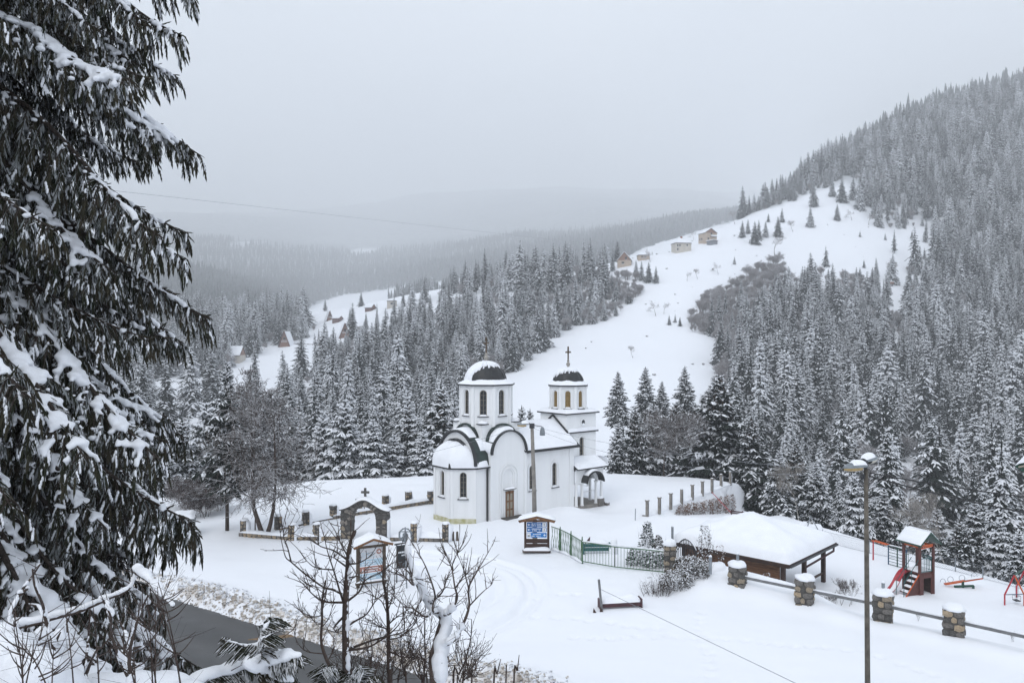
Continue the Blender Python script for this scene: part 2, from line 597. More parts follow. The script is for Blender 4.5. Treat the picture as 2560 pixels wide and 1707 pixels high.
def ground_z(x, y, detail=False):
    x = np.asarray(x, float)
    y = np.asarray(y, float)
    # the square, the lower terrace with the playground, the retaining wall
    d1 = (x - 8.1) * 0.69 + (y - 41.2) * 0.72
    d2 = (x - 9.3) * 0.8 - (y - 54.9) * 0.6
    w = ((x - 9.3) * 0.6 + (y - 54.9) * 0.8) / 15.1
    low = -1.5 * S(d1, 0.8, 4.0) * S(d2, 0, 5.0)
    wall = -2.2 * np.clip(w, 0, 1) * S(d2, 0.05, 0.35) * (1 - S(d2, 3, 9)) * S(d1, 0, 4)
    z = np.minimum(low, wall)
    z = z - 0.35 * np.exp(-((x - 6.8) ** 2 + (y - 58.5) ** 2) / 5.0)
    z = z + vnoise(x / 7, y / 7, 1) * 0.14 + vnoise(x / 2.6, y / 1.6, 2) * 0.045
    z = z + 0.45 * np.exp(-((x + 21.5) ** 2 / 16 + (y - 50.5) ** 2 / 5))
    z = z + 0.55 * np.exp(-((x - 9.3) ** 2 / 2.2 + (y - 38.8) ** 2 / 1.6))
    z = z + 0.62 * np.exp(-((d1 - 0.9) / 0.75) ** 2) * S(x, 7.6, 9.2) * (1 - S(x, 13.2, 15.5))
    z = z + 0.30 * np.exp(-(d1 + 0.3) ** 2 / 0.5) * S(x, 9, 11) * (1 - S(x, 24, 28))
    z = z + 0.35 * np.exp(-((x - 4.2) ** 2 / 1.4 + (y - 56.3) ** 2 / 1.2))
    # slope from the road up to the camera
    d = road_d(x, y)
    up = np.maximum(d - 6.9, 0)
    hill = 0.655 * up - 0.2
    hill = np.where(d > 24, 0.655 * (24 - 6.9) + (d - 24) * 0.12, hill)
    hill = hill + vnoise(x / 1.7, y / 1.7, 9) * 0.18 * S(up, 0.5, 3)
    onhill = S(d, 6.4, 7.4)
    z = z * (1 - onhill) + hill * onhill
    rd = S(d, -0.25, 0.15) * (1 - S(d, 5.9, 6.4))
    z = z * (1 - rd) + (ROAD_Z - 0.08) * rd
    if detail:
        lump = np.abs(vnoise(x / .42, y / .42, 21)) * .55 + np.abs(vnoise(x / .17, y / .17, 22)) * .30 + np.abs(vnoise(x / 1.4, y / 1.4, 23)) * .35
        berm = np.exp(-((d + 0.75) / 0.62) ** 2) + 0.5 * np.exp(-((d + 1.6) / 0.5) ** 2) + 0.7 * np.exp(-((d - 6.7) / 0.5) ** 2)
        z = z + berm * lump * 0.55
        r = np.hypot(x - TR_C[0], (y - TR_C[1]) * 0.95)
        ang = np.arctan2(y - TR_C[1], x - TR_C[0])
        vis = S(ang, -1.6, -0.9) * (1 - S(ang, 1.4, 2.3))
        wob = 0.18 * np.sin(ang * 3)
        tr = sum(np.exp(-((r - rr - wob) / 0.17) ** 2) for rr in (5.2, 6.75, 7.3))
        tr = tr - 0.45 * sum(np.exp(-((r - rr - wob) / 0.15) ** 2) for rr in (5.55, 6.4, 7.65))
        z = z - 0.17 * tr * vis * (1 - S(d, -2, 0))
        u_ = (x + 3) * 0.80 + (y - 33.5) * -0.6
        v_ = (x + 3) * 0.60 + (y - 33.5) * 0.80
        for off in (0.0, 1.5):
            z = z - 0.09 * np.exp(-((u_ - off + 0.02 * v_ * v_) / 0.16) ** 2) * S(v_, -2, 0.5) * (1 - S(v_, 5, 8))
        near = (y > 26) & (y < 50) & (x > -2) & (x < 22)
        dz = np.zeros_like(z)
        xs, ys = x[near], y[near]
        acc = np.zeros_like(xs)
        for fx, fy in _foot:
            acc = np.maximum(acc, np.exp(-((xs - fx) ** 2 + (ys - fy) ** 2) / 0.018))
        dz[near] = acc
        z = z - 0.14 * dz
        z = z + vnoise(x / 0.6, y / 0.6, 31) * 0.012
    e = poly_sd(x, y, PLAT)
    fall = z - np.where(e > 0, 0.62 * e * S(e, 0, 4) + 0.0, 0)
    fz = far_z(x, y)
    k = 2.5
    hi = np.maximum(fall, fz)
    mn = np.minimum(fall, fz)
    soft = hi + k * np.log1p(np.exp(-(hi - mn) / k)) * S(e, 2, 14)
    return np.where(e <= 0, z, np.where(y < 600, soft, fz))


def gz(x, y):
    return float(ground_z(np.array([x]), np.array([y]))[0])


def axis(fine, mid, lim, ratio):
    a = list(np.arange(fine[0], fine[1], fine[2]))
    b = list(np.arange(fine[1], mid[1] + 1e-6, mid[2]))
    c = list(np.arange(mid[0], fine[0], mid[2]))
    out = c + a + b
    s, q = mid[2], out[-1]
    hi = []
    while q < lim[1]:
        s = s * ratio
        q += s
        hi.append(q)
    s, q = mid[2], out[0]
    lo = []
    while q > lim[0]:
        s = s * ratio
        q -= s
        lo.append(q)
    return np.array(lo[::-1] + out + hi)


gx = axis((-14, 20, 0.16), (-32, 34, 0.33), (-4000, 4000), 1.045)
gy = axis((26, 50, 0.16), (0, 84, 0.36), (-45, 6500), 1.038)
GX, GY = np.meshgrid(gx, gy)
GZ = ground_z(GX, GY, detail=True)
nyy, nxx = GX.shape
_idx = np.arange(nxx * nyy).reshape(nyy, nxx)
_q = np.stack([_idx[:-1, :-1], _idx[:-1, 1:], _idx[1:, 1:], _idx[1:, :-1]], -1).reshape(-1, 4)


# picture-plan of the open snow fields (base points of the ground as seen in the photograph)
MEADOWS = [
    [(1150, 1120), (1150, 985), (1190, 955), (1285, 938), (1330, 892), (1385, 852), (1440, 818), (1525, 800), (1600, 752), (1608, 715),
     (1585, 690), (1520, 672), (1420, 690), (1300, 700), (1180, 716), (1180, 690), (1420, 664), (1540, 655), (1610, 620), (1770, 570), (1850, 548), (1905, 526), (1960, 508), (2040, 478),
     (2110, 452), (2150, 455), (2125, 500), (2190, 560), (2240, 575), (2330, 572), (2330, 590), (2270, 625), (2160, 645), (1960, 655), (1880, 680), (1800, 728),
     (1735, 770), (1715, 835), (1790, 845), (1800, 935), (1750, 1010), (1690, 1060), (1640, 1120)],
    [(735, 786), (830, 742), (1000, 718), (1190, 690), (1190, 716), (1100, 738), (1010, 750), (955, 780), (880, 815), (855, 842), (800, 812)],
    [(380, 1015), (380, 945), (560, 945), (590, 908), (690, 866), (795, 850), (800, 905), (690, 915), (680, 955), (600, 968), (560, 1000), (470, 1018)],
    [(2205, 1190), (2230, 1150), (2300, 1165), (2330, 1200), (2270, 1240)], [(2225, 720), (2260, 705), (2265, 790), (2225, 800)],
    [(1935, 1130), (1925, 1060), (1950, 1075), (1965, 1140)], [(870, 625), (930, 615), (940, 632), (880, 640)],
    [(575, 605), (640, 600), (640, 612), (580, 615)],
]


def open_field(x, y, z):
    px, py = proj(x, y, z)
    m = np.zeros(np.shape(px), bool)
    for p in MEADOWS:
        m |= in_poly(px, py, p)
    return m


_forest = np.zeros(GX.shape)
_farm = GY > 75
_fm = ~open_field(GX[_farm], GY[_farm], GZ[_farm])
_forest[_farm] = _fm * S(GY[_farm], 380, 620)
me = np_mesh('ground', np.stack([GX, GY, GZ], -1).reshape(-1, 3), _q, [], smooth=True)
at = me.attributes.new('forest', 'FLOAT', 'POINT')
at.data.foreach_set('value', _forest.ravel().astype(np.float32))
_d = road_d(GX, GY)
_dirt = np.exp(-((_d + 0.4) / 0.75) ** 2) + 0.6 * np.exp(-((_d - 6.4) / 0.5) ** 2)
_dirt = _dirt * (GY < 60) * (0.55 + 0.45 * vnoise(GX / 0.5, GY / 0.5, 77))
at = me.attributes.new('dirt', 'FLOAT', 'POINT')
at.data.foreach_set('value', np.clip(_dirt, 0, 1).ravel().astype(np.float32))

gm, t, b = _mat('ground_snow')
N, Lk = t.nodes.new, t.links.new
geo = N('ShaderNodeNewGeometry')
a1 = N('ShaderNodeAttribute')
a1.attribute_name = 'forest'
a2 = N('ShaderNodeAttribute')
a2.attribute_name = 'dirt'
n1 = N('ShaderNodeTexNoise')
n1.inputs['Scale'].default_value = 0.05
n1.inputs['Detail'].default_value = 8
n1.inputs['Roughness'].default_value = 0.75
n2 = N('ShaderNodeTexNoise')
n2.inputs['Scale'].default_value = 7.0
n2.inputs['Detail'].default_value = 6
n2.inputs['Roughness'].default_value = 0.7
n3 = N('ShaderNodeTexNoise')
n3.inputs['Scale'].default_value = 9.0
n3.inputs['Detail'].default_value = 7
for n in (n1, n2, n3):
    Lk(geo.outputs['Position'], n.inputs['Vector'])
# woodland floor seen from afar: dull grey-green brush breaking through the snow
fr = N('ShaderNodeMapRange')
fr.inputs[1].default_value = 0.40
fr.inputs[2].default_value = 0.62
Lk(n1.outputs['Fac'], fr.inputs[0])
fm = N('ShaderNodeMix')
fm.data_type = 'RGBA'
fm.inputs[6].default_value = (0.22, 0.24, 0.245, 1)
fm.inputs[7].default_value = (0.42, 0.44, 0.46, 1)
Lk(fr.outputs[0], fm.inputs[0])
mx1 = N('ShaderNodeMix')
mx1.data_type = 'RGBA'
mx1.inputs[6].default_value = (0.83, 0.85, 0.89, 1)
Lk(a1.outputs['Fac'], mx1.inputs[0])
Lk(fm.outputs[2], mx1.inputs[7])
dm = N('ShaderNodeMapRange')
dm.inputs[1].default_value = 0.3
dm.inputs[2].default_value = 1.0
dadd = N('ShaderNodeMath')
dadd.operation = 'MULTIPLY'
Lk(a2.outputs['Fac'], dadd.inputs[0])
dsc = N('ShaderNodeMath')
dsc.operation = 'MULTIPLY'
dsc.inputs[1].default_value = 2.0
Lk(n3.outputs['Fac'], dsc.inputs[0])
Lk(dsc.outputs[0], dadd.inputs[1])
Lk(dadd.outputs[0], dm.inputs[0])
mx2 = N('ShaderNodeMix')
mx2.data_type = 'RGBA'
mx2.inputs[7].default_value = (0.50, 0.44, 0.38, 1)
Lk(dm.outputs[0], mx2.inputs[0])
Lk(mx1.outputs[2], mx2.inputs[6])
Lk(mx2.outputs[2], b.inputs['Base Color'])
b.inputs['Roughness'].default_value = 0.6
b.inputs['Specular IOR Level'].default_value = 0.2
bp = N('ShaderNodeBump')
bp.inputs['Strength'].default_value = 0.22
bp.inputs['Distance'].default_value = 0.05
Lk(n2.outputs['Fac'], bp.inputs['Height'])
Lk(bp.outputs[0], b.inputs['Normal'])
me.materials.append(gm)
ground = link('ground', me)
tag(ground, 'snow-covered square, terraces and hills', kind='structure')

# cleared asphalt road
am, t, b = _mat('asphalt')
N, Lk = t.nodes.new, t.links.new
geo = N('ShaderNodeNewGeometry')
n1 = N('ShaderNodeTexNoise')
n1.inputs['Scale'].default_value = 0.7
n1.inputs['Detail'].default_value = 7
n2 = N('ShaderNodeTexNoise')
n2.inputs['Scale'].default_value = 55
n2.inputs['Detail'].default_value = 4
Lk(geo.outputs['Position'], n1.inputs['Vector'])
Lk(geo.outputs['Position'], n2.inputs['Vector'])
cr = N('ShaderNodeValToRGB')
cr.color_ramp.elements[0].position = 0.32
cr.color_ramp.elements[0].color = (0.040, 0.043, 0.047, 1)
cr.color_ramp.elements[1].position = 0.72
cr.color_ramp.elements[1].color = (0.085, 0.086, 0.086, 1)
Lk(n1.outputs['Fac'], cr.inputs['Fac'])
mm = N('ShaderNodeMix')
mm.data_type = 'RGBA'
mm.blend_type = 'MULTIPLY'
mm.inputs[0].default_value = 0.5
Lk(cr.outputs[0], mm.inputs[6])
Lk(n2.outputs['Color'], mm.inputs[7])
dt = N('ShaderNodeVectorMath')
dt.operation = 'DOT_PRODUCT'
dt.inputs[1].default_value = (-0.557, -0.83, 0)
Lk(geo.outputs['Position'], dt.inputs[0])
dd_ = N('ShaderNodeMath')
dd_.operation = 'ADD'
dd_.inputs[1].default_value = 22.42
Lk(dt.outputs['Value'], dd_.inputs[0])
wob = N('ShaderNodeMath')
wob.operation = 'MULTIPLY_ADD'
wob.inputs[1].default_value = 1.1
Lk(n1.outputs['Fac'], wob.inputs[0])
Lk(dd_.outputs[0], wob.inputs[2])
tr_ = N('ShaderNodeValToRGB')
tr_.color_ramp.elements.remove(tr_.color_ramp.elements[1])
tr_.color_ramp.elements[0].color = (0.35, 0.34, 0.33, 1)
for _p, _c in ((.06, .10), (.12, .055), (.22, .075), (.30, .048), (.40, .05), (.50, .085), (.60, .05), (.70, .048), (.80, .08), (.90, .10), (.97, .40)):
    e_ = tr_.color_ramp.elements.new(_p)
    e_.color = (_c, _c * 1.01, _c * 1.02, 1)
sc_ = N('ShaderNodeMath')
sc_.operation = 'MULTIPLY'
sc_.inputs[1].default_value = 1 / 7.2
Lk(wob.outputs[0], sc_.inputs[0])
Lk(sc_.outputs[0], tr_.inputs['Fac'])
mr_ = N('ShaderNodeMix')
mr_.data_type = 'RGBA'
mr_.inputs[0].default_value = 0.6
Lk(cr.outputs[0], mr_.inputs[6])
Lk(tr_.outputs[0], mr_.inputs[7])
Lk(mr_.outputs[2], b.inputs['Base Color'])
rr = N('ShaderNodeMapRange')
rr.inputs[3].default_value = 0.30
rr.inputs[4].default_value = 0.75
Lk(n1.outputs['Fac'], rr.inputs[0])
Lk(rr.outputs[0], b.inputs['Roughness'])
bp = N('ShaderNodeBump')
bp.inputs['Strength'].default_value = 0.3
bp.inputs['Distance'].default_value = 0.01
Lk(n2.outputs['Fac'], bp.inputs['Height'])
Lk(bp.outputs[0], b.inputs['Normal'])
M['asphalt'] = am
mb = MB()


def _road(u, v):
    k = -45 + 75 * u
    base = Vector((-12.5 + RD[0] * k, 35.4 + RD[1] * k, 0))
    q = base + Vector((-0.557, -0.83, 0)) * (-0.3 + 6.8 * v)
    return (q.x, q.y, ROAD_Z)


mb.grid(_road, 60, 6)
road = mb.build('road', 'asphalt')
tag(road, 'wet dark asphalt road cleared of snow', kind='structure')

# ------------------------------------------------------------------ church
CH = thing('church', 'white Orthodox church with two snow-capped dark domes on octagonal towers', 'church', (-1.45, 53.0, 0), math.radians(40))


def arch_pts(w, sill, h, n=10):
    """outline of a round-headed opening, counter-clockwise from the lower left"""
    r = w / 2
    zc = sill + h - r
    return [(-r, sill), (r, sill)] + [(r * math.cos(PI * k / n), zc + r * math.sin(PI * k / n)) for k in range(n + 1)]


def wall_panel(parent, p0, ux, W, top, ops, base=-0.5, depth=0.2, mat_='plaster', ns=8, name='wall'):
    """a wall W long from p0 along ux with the profile top(x); ops = openings (x, w, sill, h, kind)"""
    ux = Vector((ux[0], ux[1], 0)).normalized()
    nrm = Vector((ux.y, -ux.x, 0))
    p0 = Vector((p0[0], p0[1], 0))
    mb = MB()
    xs = {0.0, W}
    for i in range(ns + 1):
        xs.add(W * i / ns)
    for (x, w, sill, h, kind) in ops:
        for k in range(13):
            xs.add(round(x - w / 2 * math.cos(PI * k / 12), 6))
    xs = sorted(xs)

    def at(x, z, d=0.0):
        return p0 + ux * x + Vector((0, 0, z)) - nrm * d

    def head(op, x):
        x0, w, sill, h, kind = op
        r = w / 2
        return sill + h - r + math.sqrt(max(0, r * r - (x - x0) ** 2))
    for a, b in zip(xs[:-1], xs[1:]):
        if b - a < 1e-5:
            continue
        mid = (a + b) / 2
        op = next((o for o in ops if abs(mid - o[0]) < o[1] / 2), None)
        if op is None:
            mb.add([at(a, base), at(b, base), at(b, top(b)), at(a, top(a))], [(0, 1, 2, 3)])
        else:
            if op[2] > base:
                mb.add([at(a, base), at(b, base), at(b, op[2]), at(a, op[2])], [(0, 1, 2, 3)])
            mb.add([at(a, head(op, a)), at(b, head(op, b)), at(b, top(b)), at(a, top(a))], [(0, 1, 2, 3)])
    for op in ops:
        x0, w, sill, h, kind = op
        pts = arch_pts(w, sill, h, 12)
        n = len(pts)
        for i in range(n):
            (xa, za), (xb, zb) = pts[i], pts[(i + 1) % n]
            mb.add([at(x0 + xa, za), at(x0 + xb, zb), at(x0 + xb, zb, depth), at(x0 + xa, za, depth)], [(0, 1, 2, 3)])
    wl = mb.build(name, mat_, parent)
    for op in ops:
        x0, w, sill, h, kind = op
        c = p0 + ux * x0
        R = Matrix((ux, nrm, Vector((0, 0, 1)))).transposed()

        def T(x, z, d):
            return c + ux * x - nrm * d + Vector((0, 0, z))
        if kind in ('window', 'louvre'):
            m2 = MB()
            m2.add([T(x, z, depth - .01) for x, z in arch_pts(w, sill, h, 12)], [tuple(range(15))])
            win = m2.build('window', 'glass', parent)
            m3 = MB()
            fd = depth - .045
            pts = arch_pts(w - .05, sill + .025, h - .05, 12)
            for i in range(len(pts)):
                m3.beam(T(*pts[i], fd), T(*pts[(i + 1) % len(pts)], fd), .05, .03, up=tuple(nrm))
            if kind == 'window':
                m3.beam(T(0, sill, fd), T(0, sill + h, fd), .018, .02, up=tuple(nrm))
                for q in range(1, 5):
                    zz = sill + h * q / 5
                    hw = w / 2 if zz < sill + h - w / 2 else math.sqrt(max(0, (w / 2) ** 2 - (zz - sill - h + w / 2) ** 2))
                    m3.beam(T(-hw, zz, fd), T(hw, zz, fd), .013, .02, up=tuple(nrm))
                m3.build('frame', 'frame', win)
            else:
                m3.build('frame', 'louvre', win)
                for q in range(12):
                    zz = sill + .06 + (h - .1) * q / 12
                    hw = w / 2 if zz < sill + h - w / 2 else math.sqrt(max(0, (w / 2) ** 2 - (zz - sill - h + w / 2) ** 2))
                    m4 = MB()
                    m4.add([T(-hw, zz, .05), T(hw, zz, .05), T(hw, zz + .09, .14), T(-hw, zz + .09, .14)], [(0, 1, 2, 3)])
                    m4.build('slat', 'louvre', win)
            m5 = MB()
            m5.beam(T(-w / 2 - .14, sill - .05, -.05), T(w / 2 + .14, sill - .05, -.05), .14, .05)
            sl = m5.build('sill', 'roof_dark', win)
            m6 = MB()
            m6.snow(lambda u, v: T(-w / 2 - .02 + (w + .04) * u, sill - .02, -.09 + (depth + .06) * v), 6, 4, .11, seed=x0)
            m6.build('snow', 'snow', win, smooth=True)
        # raised moulding round the opening
        if kind in ('window', 'louvre', 'niche'):
            m7 = MB()
            for off, wd, pr in ((.17, .07, .05),) if kind != 'niche' else ((.20, .08, .05), (.42, .07, .05)):
                zb = sill - .1 if kind != 'niche' else 0.0
                ro, ri = w / 2 + off, w / 2 + off - wd
                zc = sill + h - w / 2
                out = [(-ro, zb)] + [(-ro * math.cos(PI * k / 14), zc + ro * math.sin(PI * k / 14)) for k in range(15)] + [(ro, zb)]
                inn = [(-ri, zb)] + [(-ri * math.cos(PI * k / 14), zc + ri * math.sin(PI * k / 14)) for k in range(15)] + [(ri, zb)]
                for i in range(len(out) - 1):
                    a, b, cc, dd = out[i], out[i + 1], inn[i + 1], inn[i]
                    m7.prism([T(*a, 0.01), T(*b, 0.01), T(*cc, 0.01), T(*dd, 0.01)], nrm * (pr + .01))
            m7.build('moulding', 'plaster', parent)
    return wl


AX = 2.34                                     # the church's long axis (local y)
flat = lambda z: (lambda x: z)
# nave and transept
wall_panel(CH, (3.2, .2), (1, 0), 4.7, flat(4.42), [(.68, .46, 1.62, 1.72, 'window'), (2.86, .46, 1.62, 1.72, 'window')])
gab = lambda x: 4.45 + math.sqrt(max(0, 1.5 ** 2 - (x - 1.6) ** 2))
wall_panel(CH, (0, 0), (1, 0), 3.2, gab, [(1.6, .80, 2.25, 1.05, 'niche')], ns=24, depth=.07)
mb = MB()
mb.add([(1.2, .065, 2.25), (2.0, .065, 2.25), (2.0, .065, 3.3), (1.2, .065, 3.3)], [(0, 1, 2, 3)])
mb.build('niche_back', 'plaster', CH)
for p0, ux, W, z in (((3.2, 0), (0, 1), .2, 4.6), ((0, .25), (0, -1), .25, 4.6), ((7.9, .2), (0, 1), 4.28, 4.42), ((7.9, 4.48), (-1, 0), 7.9, 4.42), ((0, 4.43), (-1, 0), 1.0, 3.8)):
    wall_panel(CH, p0, ux, W, flat(z), [])
mb = MB()
mb.prism([(7.9, .2, 4.42), (7.9, 4.48, 4.42), (7.9, AX, 6.0)], (-.02, 0, 0))
mb.build('gable', 'plaster', CH)
# pilaster strips and low relief on the side walls
for x0, x1, y in ((7.5, 7.93, .2), (3.2, 3.34, .2), (0, .24, 0), (2.96, 3.2, 0)):
    mb = MB()
    mb.box(((x0 + x1) / 2, y - .02, 1.95), (x1 - x0, .07, 4.9))
    mb.build('pilaster', 'plaster', CH)
# door
mb = MB()
mb.box((1.6, -.02, .95), (1.0, .10, 2.1))
mb.build('door_surround', 'plaster', CH)
mb = MB()
mb.box((1.6, -.075, .92), (.62, .04, 1.86))
door = mb.build('door', 'wood', CH)
for i in range(2):
    for j in range(3):
        mb = MB()
        mb.box((1.455 + .29 * i, -.10, .36 + .56 * j), (.20, .02, .44))
        mb.build('panel', 'frame', door)
mb = MB()
mb.box((1.6, -.12, .95), (.05, .03, 1.84))
mb.box((1.6, -.12, 1.86), (.74, .03, .07))
mb.box((1.6, -.12, .06), (.74, .03, .1))
for sx in (-1, 1):
    mb.box((1.6 + sx * .32, -.12, .95), (.06, .03, 1.84))
mb.build('door_frame', 'wood', door)
mb = MB()
mb.box((1.6, -.14, 2.02), (.98, .22, .04))
mb.build('drip_ledge', 'roof_dark', CH)
mb = MB()
mb.snow(lambda u, v: (1.12 + .96 * u, -.25 + .23 * v, 2.04), 6, 3, .10)
mb.build('ledge_snow', 'snow', CH, smooth=True)
mb = MB()
mb.box((1.75, -.35, .06), (1.7, .6, .2))
mb.build('door_step', 'mortar', CH)
# apse and east arm
wall_panel(CH, (0, .25), (-1, 0), -1.0 * -1, flat(3.7), [])
mb = MB()
mb.box((-.5, .25, 1.6), (1.0, .02, 4.2))
mb.build('east_arm_wall', 'plaster', CH)
wall_panel(CH, (-1.0, 4.43), (0, -1), 4.18, lambda x: 3.75 + math.sqrt(max(0, 2.09 ** 2 - (x - 2.09) ** 2)), [], ns=26)
Q = [(-1.0, .25), (-2.25, 1.4), (-2.25, 3.28), (-1.0, 4.43)]
for (a, b) in ((1, 0), (2, 1), (3, 2)):
    A_, B_ = Vector(Q[a]), Vector(Q[b])
    W = (B_ - A_).length
    wall_panel(CH, A_, (B_ - A_), W, flat(3.6), [(W / 2, .47, 1.64, 1.72, 'window')])
    u = (B_ - A_).normalized()
    n_ = Vector((u.y, -u.x))
    m0 = MB()
    c = (A_ + B_) / 2 + n_ * .02
    m0.box((c.x, c.y, .02), (W + .03, .05, .56), rz=math.atan2(u.y, u.x))
    m0.build('plinth', 'moss', CH)
    for q_ in (.1, W - .1):
        m0 = MB()
        c = A_ + u * q_ + n_ * .02
        m0.box((c.x, c.y, 1.95), (.2, .06, 3.3), rz=math.atan2(u.y, u.x))
        m0.build('pilaster', 'plaster', CH)


def eave_ring(t):
    """point on the apse outline, t in 0..1, pushed out by o"""
    P_ = [Vector((-.95, .08)), Vector((-2.42, 1.33)), Vector((-2.42, 3.35)), Vector((-.95, 4.6))]
    t = min(max(t, 0), .9999) * 3
    i = int(t)
    return P_[i].lerp(P_[i + 1], t - i)


mb = MB()
ring = [eave_ring(i / 12) for i in range(13)]
poly = [(p.x, p.y, 3.56) for p in ring]
mb.prism(poly, (0, 0, .1))
mb.build('apse_eave', 'roof_dark', CH)


def apse_dome(u, v, o=0.0):
    e = eave_ring(u)
    a = PI / 2 * v
    c = Vector((-.98, AX))
    q = c + (e - c) * math.cos(a) ** 0.85 * (1 if v < .999 else 0)
    return (q.x, q.y, 3.64 + o + 1.42 * math.sin(a))


mb = MB()
mb.grid(apse_dome, 12, 8)
mb.build('apse_roof', 'roof_dark', CH, smooth=True)
mb = MB()
mb.snow(apse_dome, 26, 16, .24, edge=.16, rough=.5, seed=2)
mb.build('apse_snow', 'snow', CH, smooth=True)


def barrel(axis_, c, r, a0, a1, zc, lo=0.0, hi=PI, o=0.0):
    """half-cylinder roof; axis_ 'x' or 'y' runs from a0 to a1"""
    def fn(u, v):
        a = lo + (hi - lo) * u
        s_ = a0 + (a1 - a0) * v
        q = c - (r + o) * math.cos(a)
        z = zc + (r + o) * math.sin(a)
        return (s_, q, z) if axis_ == 'x' else (q, s_, z)
    return fn


def arch_trim(axis_, c, r, at_, zc, wd=.13, dp=.2, lo=0, hi=PI, n=22, name='arch_trim'):
    mb = MB()
    d = Vector((dp, 0, 0)) if axis_ == 'x' else Vector((0, dp, 0))
    for k in range(n):
        pts = []
        for rr, aa in ((r, k), (r, k + 1), (r + wd, k + 1), (r + wd, k)):
            a = lo + (hi - lo) * aa / n
            q, z = c - rr * math.cos(a), zc + rr * math.sin(a)
            pts.append((at_, q, z) if axis_ == 'x' else (q, at_, z))
        mb.prism(pts, d)
    return mb.build(name, 'roof_dark', CH)


# cross barrels
mb = MB()
mb.grid(barrel('y', 1.6, 1.56, -.16, 2.3, 4.45), 24, 6)
mb.build('barrel_roof', 'roof_green', CH, smooth=True)
mb = MB()
mb.grid(barrel('y', 1.6, 1.56, 2.3, 4.84, 4.45), 24, 4)
mb.build('barrel_roof', 'roof_green', CH, smooth=True)
mb = MB()
mb.grid(barrel('x', AX, 2.2, -1.16, 1.5, 3.78), 28, 8)
mb.build('barrel_roof', 'roof_green', CH, smooth=True)
arch_trim('y', 1.6, 1.46, -.18, 4.45, wd=.12, dp=.16)
arch_trim('x', AX, 2.1, -1.18, 3.78, wd=.13, dp=.2)
arch_trim('x', AX, 1.62, -1.30, 3.72, wd=.10, dp=.26, name='apse_trim')
mb = MB()
mb.snow(barrel('y', 1.6, 1.56, .02, 1.2, 4.45, .55, 2.0), 14, 8, .20, rough=.6, seed=4, edge=.15)
mb.build('barrel_snow', 'snow', CH, smooth=True)
mb = MB()
mb.snow(barrel('y', 1.6, 1.56, .05, 1.6, 4.45, .02, .5), 6, 8, .35, rough=.6, seed=5, up=(-.8, 0, .6))
mb.build('barrel_snow', 'snow', CH, smooth=True)
mb = MB()
mb.snow(barrel('x', AX, 2.2, -.98, .1, 3.78, .95, 2.5), 18, 7, .16, rough=.7, seed=6)
mb.snow(barrel('x', AX, 2.2, -.55, -.05, 3.78, .45, .9), 8, 5, .10, rough=.9, seed=7, up=(0, -.6, .8))
mb.build('barrel_snow', 'snow', CH, smooth=True)
# little valley roofs beside the gables
mb = MB()
mb.snow(lambda u, v: (-1.0 + 1.0 * u, .05 + .5 * v, 3.68 + .1 * v), 6, 5, .34, seed=8)
mb.build('valley_snow', 'snow', CH, smooth=True)
mb = MB()
mb.box((-.5, .12, 3.64), (1.0, .34, .08))
mb.build('valley_eave', 'roof_dark', CH)
mb = MB()
mb.tube([(-.12, .12, 3.6), (-.12, .16, 3.4), (-.12, .17, -.2)], .055, 8)
mb.build('downpipe', 'roof_dark', CH)
# nave roof
for sy in (0, 1):
    y0, y1 = (-.12, AX) if sy == 0 else (4.8, AX)
    mb = MB()
    mb.prism([(3.0, y0, 4.36), (8.25, y0, 4.36), (8.25, y1, 6.06), (3.0, y1, 6.06)], (0, 0, .1))
    mb.build('nave_roof', 'roof_dark', CH)
    mb = MB()
    mb.snow(lambda u, v: (3.02 + 5.2 * u, y0 + (y1 - y0) * v * .999 + (.02 if sy == 0 else -.02), 4.47 + 1.7 * v), 26, 10, .22, rough=.35, seed=9 + sy, edge=.1)
    mb.build('nave_snow', 'snow', CH, smooth=True)
mb = MB()
mb.beam((7.86, AX - 1.6, 5.32), (7.86, AX, 6.5), .12, .1)
mb.beam((7.86, AX + 1.6, 5.32), (7.86, AX, 6.5), .12, .1)
mb.build('roof_flashing', 'roof_dark', CH)
mb = MB()
mb.beam((3.15, -.15, 4.34), (8.25, -.15, 4.34), .09, .09)
mb.build('gutter', 'roof_dark', CH)


